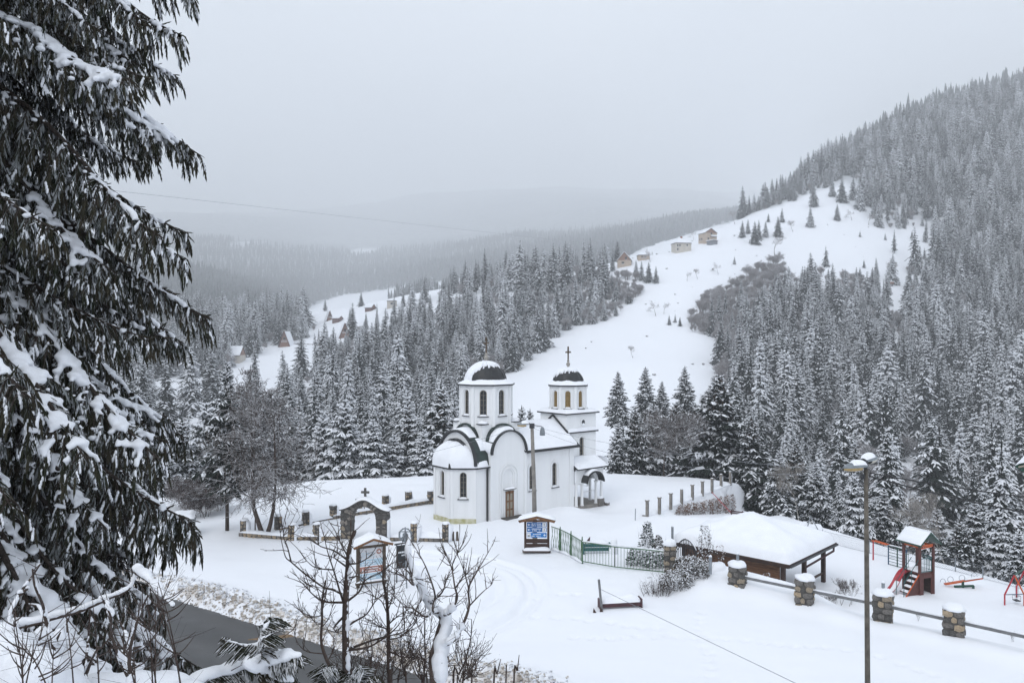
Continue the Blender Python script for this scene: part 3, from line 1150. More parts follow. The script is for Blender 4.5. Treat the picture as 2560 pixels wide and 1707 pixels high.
# drums, domes and crosses
def drum(cx, cy, ap, z0, z1, ww, wsill, wh, kind, dome_r, eave_ap, seed):
    side = 2 * ap * math.tan(PI / 8)
    for k in range(8):
        a = k * PI / 4
        nx, ny = math.cos(a), math.sin(a)
        ux = Vector((-ny, nx))
        p0 = Vector((cx + nx * ap, cy + ny * ap)) - ux * side / 2
        wall_panel(CH, p0, ux, side, flat(z1), [(side / 2, ww, wsill, wh, kind)], base=z0, depth=.16, name='drum_wall')
    for k in range(8):
        mb = MB()
        a = (k + .5) * PI / 4
        q = ap / math.cos(PI / 8)
        mb.box((cx + math.cos(a) * q, cy + math.sin(a) * q, (z0 + z1) / 2), (.1, .2, z1 - z0), rz=a)
        mb.build('corner_strip', 'plaster', CH)
    q = eave_ap / math.cos(PI / 8)
    mb = MB()
    mb.prism([(cx + q * math.cos((k + .5) * PI / 4), cy + q * math.sin((k + .5) * PI / 4), z1 - .02) for k in range(8)], (0, 0, .1))
    mb.build('drum_eave', 'roof_dark', CH)
    # dome
    zc = z1 + .1
    n = 32
    prof = [(dome_r * math.cos(PI / 2 * k / 12), zc + dome_r * .99 * math.sin(PI / 2 * k / 12)) for k in range(12)] + [(.05, zc + dome_r)]
    mb = MB()
    mb.lathe([(r_, z_) for r_, z_ in prof], (cx, cy, 0), n)
    dm = mb.build('dome', 'roof_dark', CH, smooth=True)
    for k in range(16):
        mb = MB()
        a = k * PI / 8
        mb.tube([(cx + (dome_r + .012) * math.cos(a) * math.cos(PI / 2 * j / 10), cy + (dome_r + .012) * math.sin(a) * math.cos(PI / 2 * j / 10), zc + (dome_r + .005) * math.sin(PI / 2 * j / 10)) for j in range(10)], .018, 4)
        mb.build('seam', 'roof_dark', dm)
    # snow: skirt on the eave, cap on the crown, drift on the weather side
    mb = MB()

    def octr(a):
        a = (a + PI / 8) % (PI / 4) - PI / 8
        return (eave_ap - .02) / math.cos(a)

    def skirt(u, v):
        a = 2 * PI * u
        r0, r1 = octr(a), dome_r * .93
        r_ = r0 + (r1 - r0) * v
        w = .5 + .8 * (mnoise.noise(Vector((math.cos(a) * 2, math.sin(a) * 2, seed))) * .5 + .5)
        th = .06 + (.30 * w) * v ** 1.2
        th *= math.sqrt(min(1, v * 6)) if v < .17 else 1
        return (cx + r_ * math.cos(a), cy + r_ * math.sin(a), z1 + .08 + th)
    mb.grid(skirt, 64, 8)
    mb.build('eave_snow', 'snow', CH, smooth=True)
    mb = MB()
    na, npz = 96, 26
    wa = math.radians(150)                       # weather side (local angle)
    wamp = 72 if dome_r > 1.3 else 22
    vs, keep = [], []
    for i in range(npz + 1):
        ph = PI / 2 * i / npz
        for j in range(na):
            a = 2 * PI * j / na
            df = abs((a - wa + PI) % (2 * PI) - PI)
            edge = math.radians(58) - math.radians(wamp) * max(0, math.cos(df)) ** 3.0 + .10 * math.sin(a * 17 + seed) + .09 * math.sin(a * 29) + .08 * mnoise.noise(Vector((a * 3, seed, 0)))
            t_ = ph - edge
            th = .10 * math.sqrt(min(1, max(0, t_) / .18)) + .02
            keep.append(t_ > 0)
            r_ = dome_r + (th if t_ > 0 else -.02)
            vs.append((cx + r_ * math.cos(a) * math.cos(ph), cy + r_ * math.sin(a) * math.cos(ph), zc + r_ * math.sin(ph)))
    fs = []
    for i in range(npz):
        for j in range(na):
            a, b = i * na + j, i * na + (j + 1) % na
            if keep[a] or keep[b] or keep[a + na] or keep[b + na]:
                fs.append((a, b, b + na, a + na))
    mb.add(vs, fs)
    mb.build('dome_snow', 'snow', CH, smooth=True)
    zt = zc + dome_r
    s_ = dome_r / 1.43
    mb = MB()
    mb.lathe([(.17 * s_, zt - .05), (.17 * s_, zt + .08), (.10 * s_, zt + .16), (.15 * s_, zt + .22), (.19 * s_, zt + .32), (.15 * s_, zt + .42), (.07 * s_, zt + .48),
              (.12 * s_, zt + .54), (.12 * s_, zt + .6), (.04, zt + .66), (.0, zt + .68)], (cx, cy, 0), 12)
    mb.build('finial', 'finial', CH, smooth=True)
    return zt + .62


def cross(cx, cy, z, h, ang, trefoil):
    d = Vector((math.cos(ang), math.sin(ang), 0))
    c = Vector((cx, cy, z))
    mb = MB()
    mb.beam(c, c + Vector((0, 0, h)), .085, .07)
    mb.beam(c + Vector((0, 0, h * .62)) - d * h * .24, c + Vector((0, 0, h * .62)) + d * h * .24, .085, .085)
    mb.beam(c + Vector((0, 0, h * .82)) - d * h * .12, c + Vector((0, 0, h * .82)) + d * h * .12, .05, .05)
    if trefoil:
        for q in (c + Vector((0, 0, h)), c + Vector((0, 0, h * .62)) - d * h * .26, c + Vector((0, 0, h * .62)) + d * h * .26):
            mb.blob(q - Vector((0, 0, .06)), (.075, .075, .12), n=8, k=4)
        mb.tube([c + Vector((0, 0, h * .62)) + d * .13 * math.cos(k * PI / 6) + Vector((0, 0, .13 * math.sin(k * PI / 6))) for k in range(13)], .018, 5)
    mb.build('cross', 'bronze', CH)


DC = (1.5, AX)
mb = MB()
mb.box((DC[0], DC[1], 5.6), (3.3, 3.3, 1.6))
mb.build('drum_base', 'plaster', CH)
for sx, sy in ((1, 0), (-1, 0), (0, 1), (0, -1)):
    mb = MB()
    c = Vector((DC[0] + sx * 1.62, DC[1] + sy * 1.62, 5.2))
    u = Vector((-sy, sx, 0))
    nn = Vector((sx, sy, 0))
    for k in range(16):
        a0, a1 = PI * k / 16, PI * (k + 1) / 16
        pts = [c + u * (rr * math.cos(aa)) + Vector((0, 0, rr * math.sin(aa) * .9)) for rr, aa in ((1.2, a0), (1.2, a1), (1.36, a1), (1.36, a0))]
        mb.prism(pts, nn * .22)
    mb.build('drum_pediment', 'roof_green', CH)
for sx, sy in ((1, 1), (-1, 1), (-1, -1), (1, -1)):
    mb = MB()
    mb.box((DC[0] + sx * 1.45, DC[1] + sy * 1.45, 6.42), (.62, .62, .06))
    lg = mb.build('corner_ledge', 'roof_dark', CH)
    mb = MB()
    mb.blob((DC[0] + sx * 1.4, DC[1] + sy * 1.4, 6.45), (.34, .34, .2), seed=sx + sy * 2)
    mb.build('snow', 'snow', lg, smooth=True)
zt = drum(DC[0], DC[1], 1.72, 6.2, 9.0, .50, 6.95, 1.75, 'window', 1.45, 1.93, 1.0)
cross(DC[0], DC[1], zt, 1.15, math.radians(15), False)
# belfry over the open porch
BX0, BX1, BY0, BY1 = 7.9, 11.0, .9, 3.76
bm_ = (BX0 + BX1) / 2
wall_panel(CH, (BX0, BY0), (1, 0), 3.1, flat(6.6), [(1.6, .50, 3.35, 1.5, 'window')], base=2.4, name='belfry_wall')
wall_panel(CH, (BX0, BY1), (0, -1), BY1 - BY0, flat(6.6), [], base=2.4, name='belfry_wall')
wall_panel(CH, (BX1, BY0), (0, 1), BY1 - BY0, flat(6.6), [], base=2.4, name='belfry_wall')
wall_panel(CH, (BX1, BY1), (-1, 0), 3.1, flat(6.6), [], base=2.4, name='belfry_wall')
mb = MB()
mb.lathe([(.0, 0), (.19, 0), (.19, .06), (.28, .06), (.28, 0)], (0, 0, 0), 20)
rw = mb.build('round_window', ['plaster'], CH)
rw.location = (9.6, BY0 - .005, 5.95)
rw.rotation_euler = (PI / 2, 0, 0)
mb = MB()
mb.lathe([(.0, .012), (.19, .012)], (0, 0, 0), 20)
gl = mb.build('pane', 'glass', rw)
mb = MB()
mb.blob((0, -.19, .02), (.15, .12, .06))
mb.build('snow', 'snow', rw, smooth=True)
for z, ov, nm in ((5.18, .16, 'ledge'), (6.58, .2, 'belfry_eave')):
    mb = MB()
    mb.box((bm_ + (.02 if z < 6 else 0), (BY0 + BY1) / 2, z + .05), (3.1 + 2 * ov - (.1 if z < 6 else 0), BY1 - BY0 + 2 * ov, .1))
    mb.build(nm, 'roof_dark', CH)
    mb = MB()
    if z < 6:
        mb.snow(lambda u, v: (BX0 + .05 + 3.2 * u, BY0 - ov + .02 + (ov + .05) * v, z + .1 + .16 * v), 14, 4, .16, seed=3)
    else:
        mb.snow(lambda u, v: (BX0 - ov + .02 + (3.1 + 2 * ov - .04) * u, BY0 - ov + .02 + (BY1 - BY0 + 2 * ov - .04) * v, z + .1), 18, 18, .26, seed=3, edge=.12)
    mb.build('ledge_snow', 'snow', CH, smooth=True)
zt = drum(bm_, 2.33, 1.34, 6.62, 8.65, .40, 7.0, 1.3, 'louvre', 1.2, 1.5, 5.0)
cross(bm_, 2.33, zt, 1.0, math.radians(10), True)
# porch
mb = MB()
mb.box((9.45, 2.34, -.28), (3.2, 4.8, .4))
mb.build('porch_floor', 'concrete', CH)
wall_panel(CH, (7.95, .02), (1, 0), 2.95, flat(2.62), [(1.5, 1.5, 0.9, 1.42, 'open')], base=1.55, depth=.2, name='porch_front')
wall_panel(CH, (10.9, .02), (0, 1), 4.64, flat(2.62), [(2.3, 1.5, 0.9, 1.42, 'open')], base=1.55, depth=.2, name='porch_front')
for c in ((8.12, .12), (8.72, .12), (10.2, .12), (10.78, .12), (10.78, 1.3), (10.78, 3.4), (10.78, 4.5), (8.12, 4.5)):
    mb = MB()
    mb.lathe([(.17, -.4), (.17, -.1), (.12, 0.0), (.105, .8), (.10, 1.45), (.15, 1.52), (.16, 1.6)], (c[0], c[1], 0), 12)
    mb.build('column', 'plaster', CH, smooth=True)
mb = MB()
mb.box((9.1, 2.5, 2.45), (2.2, 4.0, .05))
mb.build('porch_ceiling', 'plaster', CH)
mb = MB()
mb.prism([(7.9, -.28, 2.60), (11.2, -.28, 2.60), (11.0, .92, 3.25), (7.9, .92, 3.25)], (0, 0, .08))
mb.prism([(11.2, -.28, 2.60), (11.2, 4.9, 2.60), (11.0, 3.7, 3.25), (11.0, .92, 3.25)], (0, 0, .08))
mb.build('porch_roof', 'roof_dark', CH)
mb = MB()
mb.snow(lambda u, v: (7.95 + 3.24 * u - .2 * u * v, -.27 + 1.18 * v, 2.69 + .65 * v), 18, 8, .2, seed=6, edge=.12)
mb.snow(lambda u, v: (11.19 - .19 * v, -.25 + 5.1 * u, 2.69 + .65 * v), 16, 4, .16, seed=7, edge=.15)
mb.build('porch_snow', 'snow', CH, smooth=True)
mb = MB()
mb.grid(barrel('y', 9.45, .92, -.62, .1, 1.55, .1, PI - .1), 16, 3)
mb.build('porch_hood', 'roof_dark', CH, smooth=True)
arch_trim('y', 9.45, .84, -.64, 1.55, wd=.1, dp=.1, lo=.08, hi=PI - .08, name='hood_trim')
mb = MB()
mb.snow(barrel('y', 9.45, .92, -.5, .05, 1.55, .75, PI - .75), 12, 5, .13, seed=8)
mb.build('hood_snow', 'snow', CH, smooth=True)
mb = MB()
mb.box((10.5, -.05, .0), (.55, .3, .55))
mb.box((11.05, -.2, -.3), (.3, .3, .4))
mb.build('porch_stone', 'stone3', CH)
mb = MB()
mb.blob((10.5, -.05, .27), (.3, .2, .16))
mb.blob((11.05, -.2, -.12), (.17, .17, .1))
mb.build('porch_stone_snow', 'snow', CH, smooth=True)

# ------------------------------------------------------------------ stones
def _rock(seed, sharp=.35):
    g_ = np.random.default_rng(seed)
    vs, idm = [], {}
    for i in range(3):
        for j in range(3):
            for k in range(3):
                if (i, j, k) == (1, 1, 1):
                    continue
                p = np.array([i - 1, j - 1, k - 1], float) * .5
                c = np.sum(np.abs(p) > .4)
                p *= (1.0, 1.0, .94, .80)[c] if c else 1
                p += g_.normal(0, .045, 3)
                idm[(i, j, k)] = len(vs)
                vs.append(tuple(p))
    fs = []
    for ax in range(3):
        for side in (0, 2):
            for a in range(2):
                for b_ in range(2):
                    q = []
                    for da, db in ((0, 0), (1, 0), (1, 1), (0, 1)):
                        k = [0, 0, 0]
                        k[ax] = side
                        o_ = [q_ for q_ in range(3) if q_ != ax]
                        k[o_[0]], k[o_[1]] = a + da, b_ + db
                        q.append(idm[tuple(k)])
                    fs.append(q if side else q[::-1])
    return vs, fs


ROCK = {}
for _m in range(5):
    for _s in range(4):
        v_, f_ = _rock(100 + _s + 10 * _m)
        me = bpy.data.meshes.new('stone')
        me.from_pydata(v_, [], f_)
        me.materials.append(M['stone%d' % _m])
        bm = bmesh.new()
        bm.from_mesh(me)
        bmesh.ops.recalc_face_normals(bm, faces=bm.faces)
        bm.to_mesh(me)
        bm.free()
        ROCK[_m, _s] = me
rs = random.Random(3)


def stone(parent, c, d, rz=0.0, mats=(0, 1, 2, 3), ry=0.0):
    o = bpy.data.objects.new('stone', ROCK[rs.choice(mats), rs.randrange(4)])
    COL.objects.link(o)
    o.parent = parent
    o.location = c
    o.scale = d
    o.rotation_euler = (rs.uniform(-.08, .08), ry + rs.uniform(-.08, .08), rz + rs.uniform(-.10, .10))
    return o


def stone_post(name, label, group, loc, w, d, h, rz, courses, nx, ny, mats, snow_h=.14, drift=True):
    t = thing(name, label, 'post', loc, rz, group)
    mb = MB()
    mb.box((0, 0, h / 2 - .2), (w * .86, d * .86, h + .36))
    mb.build('core', 'mortar', t)
    z = -.3
    hh = (h + .3) / courses
    for c in range(courses):
        hc = hh * rs.uniform(.9, 1.08)
        a, b = (nx, ny) if c % 2 == 0 else (max(1, nx - 1 if nx > 2 else nx), ny)
        cutx = [0] + sorted((i + rs.uniform(-.18, .18)) / a for i in range(1, a)) + [1]
        for i in range(a):
            cuty = [0] + sorted((k + rs.uniform(-.18, .18)) / b for k in range(1, b)) + [1]
            for j in range(b):
                x0, x1, y0, y1 = cutx[i], cutx[i + 1], cuty[j], cuty[j + 1]
                j_ = .03 * w
                stone(t, ((x0 + x1 - 1) / 2 * w + rs.uniform(-j_, j_), (y0 + y1 - 1) / 2 * d + rs.uniform(-j_, j_), z + hh / 2 + rs.uniform(-.02, .02)), ((x1 - x0) * w * rs.uniform(.88, 1.0), (y1 - y0) * d * rs.uniform(.88, 1.02), hc * rs.uniform(.82, .98)), mats=mats)
        z += hh
    mb = MB()
    mb.blob((0, 0, h - .03), (w * .56, d * .56, snow_h), seed=loc[0], rough=.25)
    if drift:
        # wind-packed snow on the weather side
        mb.snow(lambda u, v: (w * .46, -d * .45 + d * .95 * u, -.1 + (h + .05) * v), 6, 10, .14, up=(1, 0, 0), seed=loc[1], rough=.9)
    mb.build('snow', 'snow', t, smooth=True)
    return t


FP = [((611, 1339.6), 'first'), ((730.6, 1351), 'second'), ((792.8, 1349.7), 'third')]
for k, ((x, y), w_) in enumerate(FP):
    stone_post('stone_post', 'snow-topped stone post, %s from the left in the front churchyard wall' % w_, 'stone posts of the churchyard wall',
               GP(x, y), .44, .44, 1.0, -.12, 5, 2, 1, (0, 2, 1))
stone_post('stone_post', 'snow-topped stone post just right of the stop sign, beside the arched gate', 'stone posts of the churchyard wall', GP(1036, 1349), .44, .46, 1.05, -.12, 5, 2, 1, (0, 2, 1))
stone_post('stone_post', 'snow-topped stone post ending the front wall, nearest the apse', 'stone posts of the churchyard wall', GP(1115, 1349), .44, .46, 1.0, -.12, 5, 2, 1, (0, 2, 1))
BP = [((695, 1324.5), 'leftmost, behind the twin-trunked larch'), ((764, 1312.7), 'second from the left'), ((833, 1296), 'close left of the arched gate'), ((897, 1277.5), 'seen through the arched gate'),
      ((963.5, 1269), 'close right of the gate cross'), ((1021, 1259), 'second from the apse'), ((1076.7, 1257), 'touching the apse in view')]
for k, ((x, y), w_) in enumerate(BP):
    stone_post('stone_post', 'stone post of the rear churchyard wall, %s' % w_, 'stone posts of the churchyard wall', GP(x, y), .44, .44, .92, .55, 5, 2, 1, (1, 0, 3, 2))


def low_wall(name, label, a, b, h, rows, mats, snow_h=.16):
    a, b = Vector(a), Vector(b)
    d = b - a
    L_w = d.length
    t = thing(name, label, 'wall', a, math.atan2(d.y, d.x), 'low stone churchyard walls')
    mb = MB()
    mb.box((L_w / 2, 0, h / 2 - .2), (L_w, .26, h + .36))
    mb.build('core', 'mortar', t)
    for r_ in range(rows):
        x = 0.02
        while x < L_w - .1:
            w = min(rs.uniform(.22, .42), L_w - x)
            stone(t, (x + w / 2, 0, -.08 + (h + .06) * (r_ + .5) / rows), (w * .96, .34, (h + .06) / rows * 1.0), mats=mats)
            x += w
    mb = MB()
    mb.snow(lambda u, v: (L_w * u, -.2 + .44 * v, h - .03), max(8, int(L_w * 5)), 6, snow_h, rough=.7, edge=.3, seed=a.x)
    mb.build('snow', 'snow', t, smooth=True)


low_wall('stone_wall', 'low stone wall running left from the arched gate, with snow on top', GP(600, 1340), GP(730, 1351), .30, 2, (0, 2, 1))
low_wall('stone_wall', 'low stone wall between the second front post and the arched gate', GP(731, 1351), GP(850, 1349), .30, 2, (0, 2, 1))
low_wall('stone_wall', 'low stone wall right of the arched gate, nearly buried in snow', GP(975, 1346), GP(1115, 1349), .16, 1, (0, 1, 3), .3)
low_wall('stone_wall', 'low rear stone wall climbing toward the apse', GP(830, 1298), GP(1085, 1255), .28, 2, (0, 2, 1))
low_wall('stone_wall', 'low rear stone wall left of the gate, half buried', GP(695, 1325), GP(830, 1298), .18, 1, (0, 1, 3), .2)
# stubs beyond the last post
for k, (x, y) in enumerate(((1133, 1347), (1143, 1347))):
    mb = MB()
    p = GP(x, y)
    mb.box((0, 0, .12), (.13, .13, .6), taper=.85)
    mb.blob((0, 0, .4), (.07, .07, .07))
    o = mb.build('stake', 'wood_grey', loc=p, rz=.3 * k)
    tag(o, 'short weathered stake, %s of the pair beside the last front stone post' % ('left' if k == 0 else 'right'), 'stake', 'stakes by the wall')

# ------------------------------------------------------------------ arched stone gate
gp = GP(913, 1345.5)
AG = thing('stone_gate', 'arched stone churchyard gate with a cross on top and snow on its curved cap', 'gate', gp, -.16)
hw, op, zs_, dp = 1.5, .74, 1.22, .62


def cap_z(x):
    return 1.72 + .66 * math.exp(-(x / .86) ** 2)


mb = MB()
prof = [(-hw + .05, -.4), (-op - .03, -.4), (-op - .03, zs_)] + [((op + .03) * -math.cos(PI * k / 14), zs_ + (op + .03) * math.sin(PI * k / 14)) for k in range(1, 14)] + [(op + .03, zs_), (op + .03, -.4), (hw - .05, -.4)]
topp = [(x, cap_z(x) - .04) for x in np.linspace(hw - .05, -hw + .05, 24)]
# build the core as strips between opening and cap
xs_ = np.linspace(-hw + .05, hw - .05, 60)
for a, b in zip(xs_[:-1], xs_[1:]):
    def lo_(x):
        return -.4 if abs(x) > op + .03 else zs_ + math.sqrt(max(0, (op + .03) ** 2 - x * x))
    mb.prism([(a, -dp * .45, lo_(a)), (b, -dp * .45, lo_(b)), (b, -dp * .45, cap_z(b) - .05), (a, -dp * .45, cap_z(a) - .05)], (0, dp * .9, 0))
mb.build('core', 'mortar', AG)
for sx in (-1, 1):
    z = -.3
    while z < 1.25:
        h_ = rs.uniform(.22, .34)
        n_ = rs.choice((2, 2, 3))
        cut = [0] + sorted((i + rs.uniform(-.2, .2)) / n_ for i in range(1, n_)) + [1]
        for i in range(n_):
            x0, x1 = op + (hw - op) * cut[i], op + (hw - op) * cut[i + 1]
            stone(AG, (sx * (x0 + x1) / 2, 0, z + h_ / 2), ((x1 - x0) * .97, dp * rs.uniform(.97, 1.04), h_ * .97), mats=(4, 3, 1, 0, 4))
        z += h_
    for (x0, x1, z0, z1) in ((1.12, 1.5, z, 1.62), (1.0, 1.25, 1.52, 1.78)):
        stone(AG, (sx * (x0 + x1) / 2, 0, (z0 + z1) / 2), ((x1 - x0) * .97, dp, z1 - z0), mats=(4, 3, 1))
nv = 15
for k in range(nv):
    a = PI * (k + .5) / nv
    r0 = op
    # depth of the voussoir up to the cap line
    r1 = r0 + .2
    while r1 < 1.4 and zs_ + r1 * math.sin(a) < cap_z(r1 * math.cos(a)) - .03 and abs(r1 * math.cos(a)) < hw - .1:
        r1 += .02
    r1 = min(r1, r0 + .46)
    rm = (r0 + r1) / 2
    stone(AG, (rm * math.cos(a), 0, zs_ + rm * math.sin(a)), (r1 - r0, dp * rs.uniform(.98, 1.05), rm * PI / nv * .95), ry=-a, mats=(4, 3, 1, 4))
mb = MB()
for a, b in zip(xs_[:-1], xs_[1:]):
    a_, b_ = a * 1.06, b * 1.06
    mb.prism([(a_, -dp * .58, cap_z(a) - .05), (b_, -dp * .58, cap_z(b) - .05), (b_, -dp * .58, cap_z(b) + .02), (a_, -dp * .58, cap_z(a) + .02)], (0, dp * 1.16, 0))
mb.build('cap', 'stone4', AG)
mb = MB()
mb.snow(lambda u, v: ((-1 + 2 * u) * hw * 1.05, -dp * .57 + dp * 1.14 * v, cap_z((-1 + 2 * u) * hw) + .02), 30, 6, .16, edge=.25, seed=4)
mb.snow(lambda u, v: (hw * .99, -dp * .5 + dp * u, -.1 + 1.3 * v), 6, 12, .10, up=(1, 0, 0), rough=1.2, seed=9)
mb.build('snow', 'snow', AG, smooth=True)
mb = MB()
mb.box((0, 0, 2.72), (.13, .1, .72))
mb.box((0, 0, 2.82), (.5, .11, .13))
mb.build('cross', 'stone4', AG)
t = thing('memorial_cross', 'slim dark post with a stone foot seen through the arched gate', 'post', GP(911, 1285))
mb = MB()
mb.box((0, 0, .55), (.05, .05, 1.1))
mb.build('shaft', 'metal_dark', t)
mb = MB()
mb.box((0, 0, .06), (.5, .4, .16), taper=.8)
mb.build('foot', 'stone3', t)


# ------------------------------------------------------------------ signs
def scribble(mb, at_, w, h, n, rows=1, m=0):
    """rows of small letter-like marks; at_(x, z) maps panel coordinates to space"""
    for r_ in range(rows):
        x = 0.0
        z = h * (rows - r_ - .5) / rows
        hh = h / rows * .5
        while x < w * rs.uniform(.85, 1.0):
            lw = rs.uniform(.4, .9) * hh
            if rs.random() < .86:
                mb.add([at_(x, z - hh / 2), at_(x + lw, z - hh / 2), at_(x + lw, z + hh / 2 * rs.uniform(.6, 1)), at_(x, z + hh / 2 * rs.uniform(.6, 1))], [(0, 1, 2, 3)], m)
            x += lw + hh * .22


def arrow(mb, at_, x, z, s_, dirn, m=0):
    pts = [(-.5, 0), (0, .45), (.12, .33), (-.1, .1), (.5, .1), (.5, -.1), (-.1, -.1), (.12, -.33), (0, -.45)]
    mb.add([at_(x + dirn * -1 * a * s_ * -1 if False else x + (a if dirn < 0 else -a) * s_, z + b * s_) for a, b in pts], [tuple(range(9))], m)


# trail board with the blue panels, in front of the church
sp = (GP(1313, 1376.5) + GP(1371, 1376.5)) / 2
TB_ = thing('trail_board', 'brown wooden trail board with blue arrow panels under a snowy little roof', 'sign', sp, -.02)
mb = MB()
for sx in (-1, 1):
    mb = MB()
    mb.box((sx * .66, 0, .85), (.13, .13, 2.3))
    mb.build('post', 'wood_dark', TB_)
for i, (z, m_) in enumerate(((.30, 'wood_h'), (.58, 'wood_h'))):
    mb = MB()
    mb.box((0, -.02, z), (1.2, .05, .24))
    mb.build('board', 'wood_dark', TB_)
for i, (z, h_, m_) in enumerate(((1.52, .265, 'blue_sign'), (1.23, .265, 'blue_sign'), (.92, .265, 'blue_sign_light'))):
    mb = MB()
    mb.box((0, -.05, z), (1.13, .03, h_))
    pn = mb.build('panel', m_, TB_)
    at_ = lambda x, zz, z=z: (x, -.068, z + zz)
    mb = MB()
    scribble(mb, lambda x, zz, z=z: (-.30 + x, -.068, z - .1 + zz), .58, .2, 10, 2)
    if i < 2:
        arrow(mb, at_, -.45, 0, .15, -1)
    else:
        arrow(mb, at_, .45, 0, .15, -1)
    mb.build('lettering', 'white_print', pn)
    mb = MB()
    x = .42 if i < 2 else -.45
    mb.add([(x - .1, -.068, z - .11), (x + .1, -.068, z - .11), (x + .1, -.068, z + .11), (x - .1, -.068, z + .11)], [(0, 1, 2, 3)])
    mb.build('pictogram_field', 'white_print', pn)
    mb = MB()
    for dx, dz, w_, h2 in ((0, .06, .03, .03), (0, .01, .04, .07), (-.02, -.06, .02, .06), (.025, -.06, .02, .06)) if i < 2 else ((0, -.05, .14, .04), (-.04, -.01, .04, .04), (.05, .01, .03, .06)):
        mb.add([(x + dx - w_ / 2, -.071, z + dz - h2 / 2), (x + dx + w_ / 2, -.071, z + dz - h2 / 2), (x + dx + w_ / 2, -.071, z + dz + h2 / 2), (x + dx - w_ / 2, -.071, z + dz + h2 / 2)], [(0, 1, 2, 3)])
    mb.build('pictogram', 'black_panel', pn)
mb = MB()
mb.box((0, 0, 1.72), (1.5, .1, .1))
mb.build('lintel', 'wood_h', TB_)
for sx in (-1, 1):
    mb = MB()
    mb.beam((0, 0, 2.02), (sx * 1.06, 0, 1.78), .6, .09)
    mb.build('roof_board', 'wood', TB_)
    mb = MB()
    mb.beam((0, -.32, 1.97), (sx * 1.02, -.32, 1.74), .05, .13)
    mb.build('bargeboard', 'wood', TB_)
mb = MB()
mb.snow(lambda u, v: ((-1 + 2 * u) * 1.08, -.36 + .72 * v, 2.07 - .25 * abs(-1 + 2 * u)), 20, 6, .13, edge=.18)
mb.build('snow', 'snow', TB_, smooth=True)
mb = MB()
mb.box((-.02, -.25, .05), (1.6, .3, .09))
mb.build('bench_plank', 'wood_dark', TB_)
mb = MB()
mb.snow(lambda u, v: (-.78 + 1.56 * u, -.38 + .4 * v, .09), 16, 5, .13, edge=.2, rough=.8, seed=7)
mb.build('plank_snow', 'snow', TB_, smooth=True)

# information board beside the road
a_, b_ = GP(895, 1464), GP(960, 1455)
ib = (a_ + b_) / 2
IB = thing('information_board', 'roofed wooden information board with pale blue and brown panels by the road', 'sign', ib, math.atan2(b_.y - a_.y, b_.x - a_.x))
W2 = (b_ - a_).length / 2
for sx in (-1, 1):
    mb = MB()
    mb.box((sx * W2, 0, .8), (.15, .15, 2.3))
    mb.build('post', 'wood_grey', IB)
for z0, z1, m_ in ((1.27, 1.80, 'pale_panel'), (.94, 1.25, 'pale_blue'), (.60, .90, 'brown_sign'), (.22, .56, 'pale_blue')):
    mb = MB()
    mb.box((0, -.03, (z0 + z1) / 2), (2 * W2 - .17, .04, z1 - z0))
    pn = mb.build('panel', m_, IB)
    mb = MB()
    if m_ == 'brown_sign':
        scribble(mb, lambda x, zz: (-.3 + x, -.055, z0 + .03 + zz), .62, z1 - z0 - .06, 9, 2)
        arrow(mb, lambda x, zz: (x, -.055, (z0 + z1) / 2 + zz), .44, 0, .14, 1)
        mb.add([(-.5, -.055, z0 + .05), (-.38, -.055, z0 + .05), (-.44, -.055, z1 - .06)], [(0, 1, 2)])
        mb.build('lettering', 'white_print', pn)
    elif m_ == 'pale_panel':
        mb.lathe([(0, 0), (.13, 0)], (0, 0, 0), 18)
        ds = mb.build('arrow_disc', 'brown_sign', pn)
        ds.location = (.38, -.056, 1.6)
        ds.rotation_euler = (PI / 2, 0, 0)
        mb = MB()
        arrow(mb, lambda x, zz: (x, -.062, 1.6 + zz), .38, 0, .16, 1)
        mb.build('arrow', 'white_print', pn)
        mb = MB()
        scribble(mb, lambda x, zz: (-.5 + x, -.055, 1.32 + zz), .7, .3, 9, 3)
        mb.build('lettering', 'pale_blue', pn)
    else:
        scribble(mb, lambda x, zz: (-.48 + x, -.055, z0 + .04 + zz), .7, z1 - z0 - .08, 9, 2)
        mb.build('lettering', 'white_print', pn)
mb = MB()
mb.beam((-W2 - .15, -.1, .12), (W2 + .15, -.1, .12), .12, .1)
mb.build('plank', 'wood_grey', IB)
mb = MB()
mb.beam((-W2 - .2, 0, 1.88), (W2 + .2, 0, 1.88), .12, .13)
mb.build('lintel', 'wood_grey', IB)
for sx in (-1, 1):
    mb = MB()
    mb.beam((0, 0, 2.32), (sx * (W2 + .33), 0, 1.98), .85, .05)
    mb.build('roof_board', 'wood_grey', IB)
    mb = MB()
    mb.beam((0, -.44, 2.30), (sx * (W2 + .33), -.44, 1.96), .04, .11)
    mb.build('bargeboard', 'wood', IB)
mb = MB()
mb.snow(lambda u, v: ((-1 + 2 * u) * (W2 + .32), -.46 + .92 * v, 2.35 - .35 * abs(-1 + 2 * u)), 22, 8, .15, edge=.15)
mb.build('roof_snow', 'snow', IB, smooth=True)
mb = MB()
mb.add([(-W2 - .1, -.06, 1.94), (W2 + .1, -.06, 1.94), (0, -.06, 2.28)], [(0, 1, 2)])
mb.build('gable_snow', 'snow', IB)
mb = MB()
mb.snow(lambda u, v: ((-1 + 2 * u) * (W2 + .12), -.17 + .14 * v, .18), 12, 3, .07, seed=2)
mb.build('plank_snow', 'snow', IB, smooth=True)

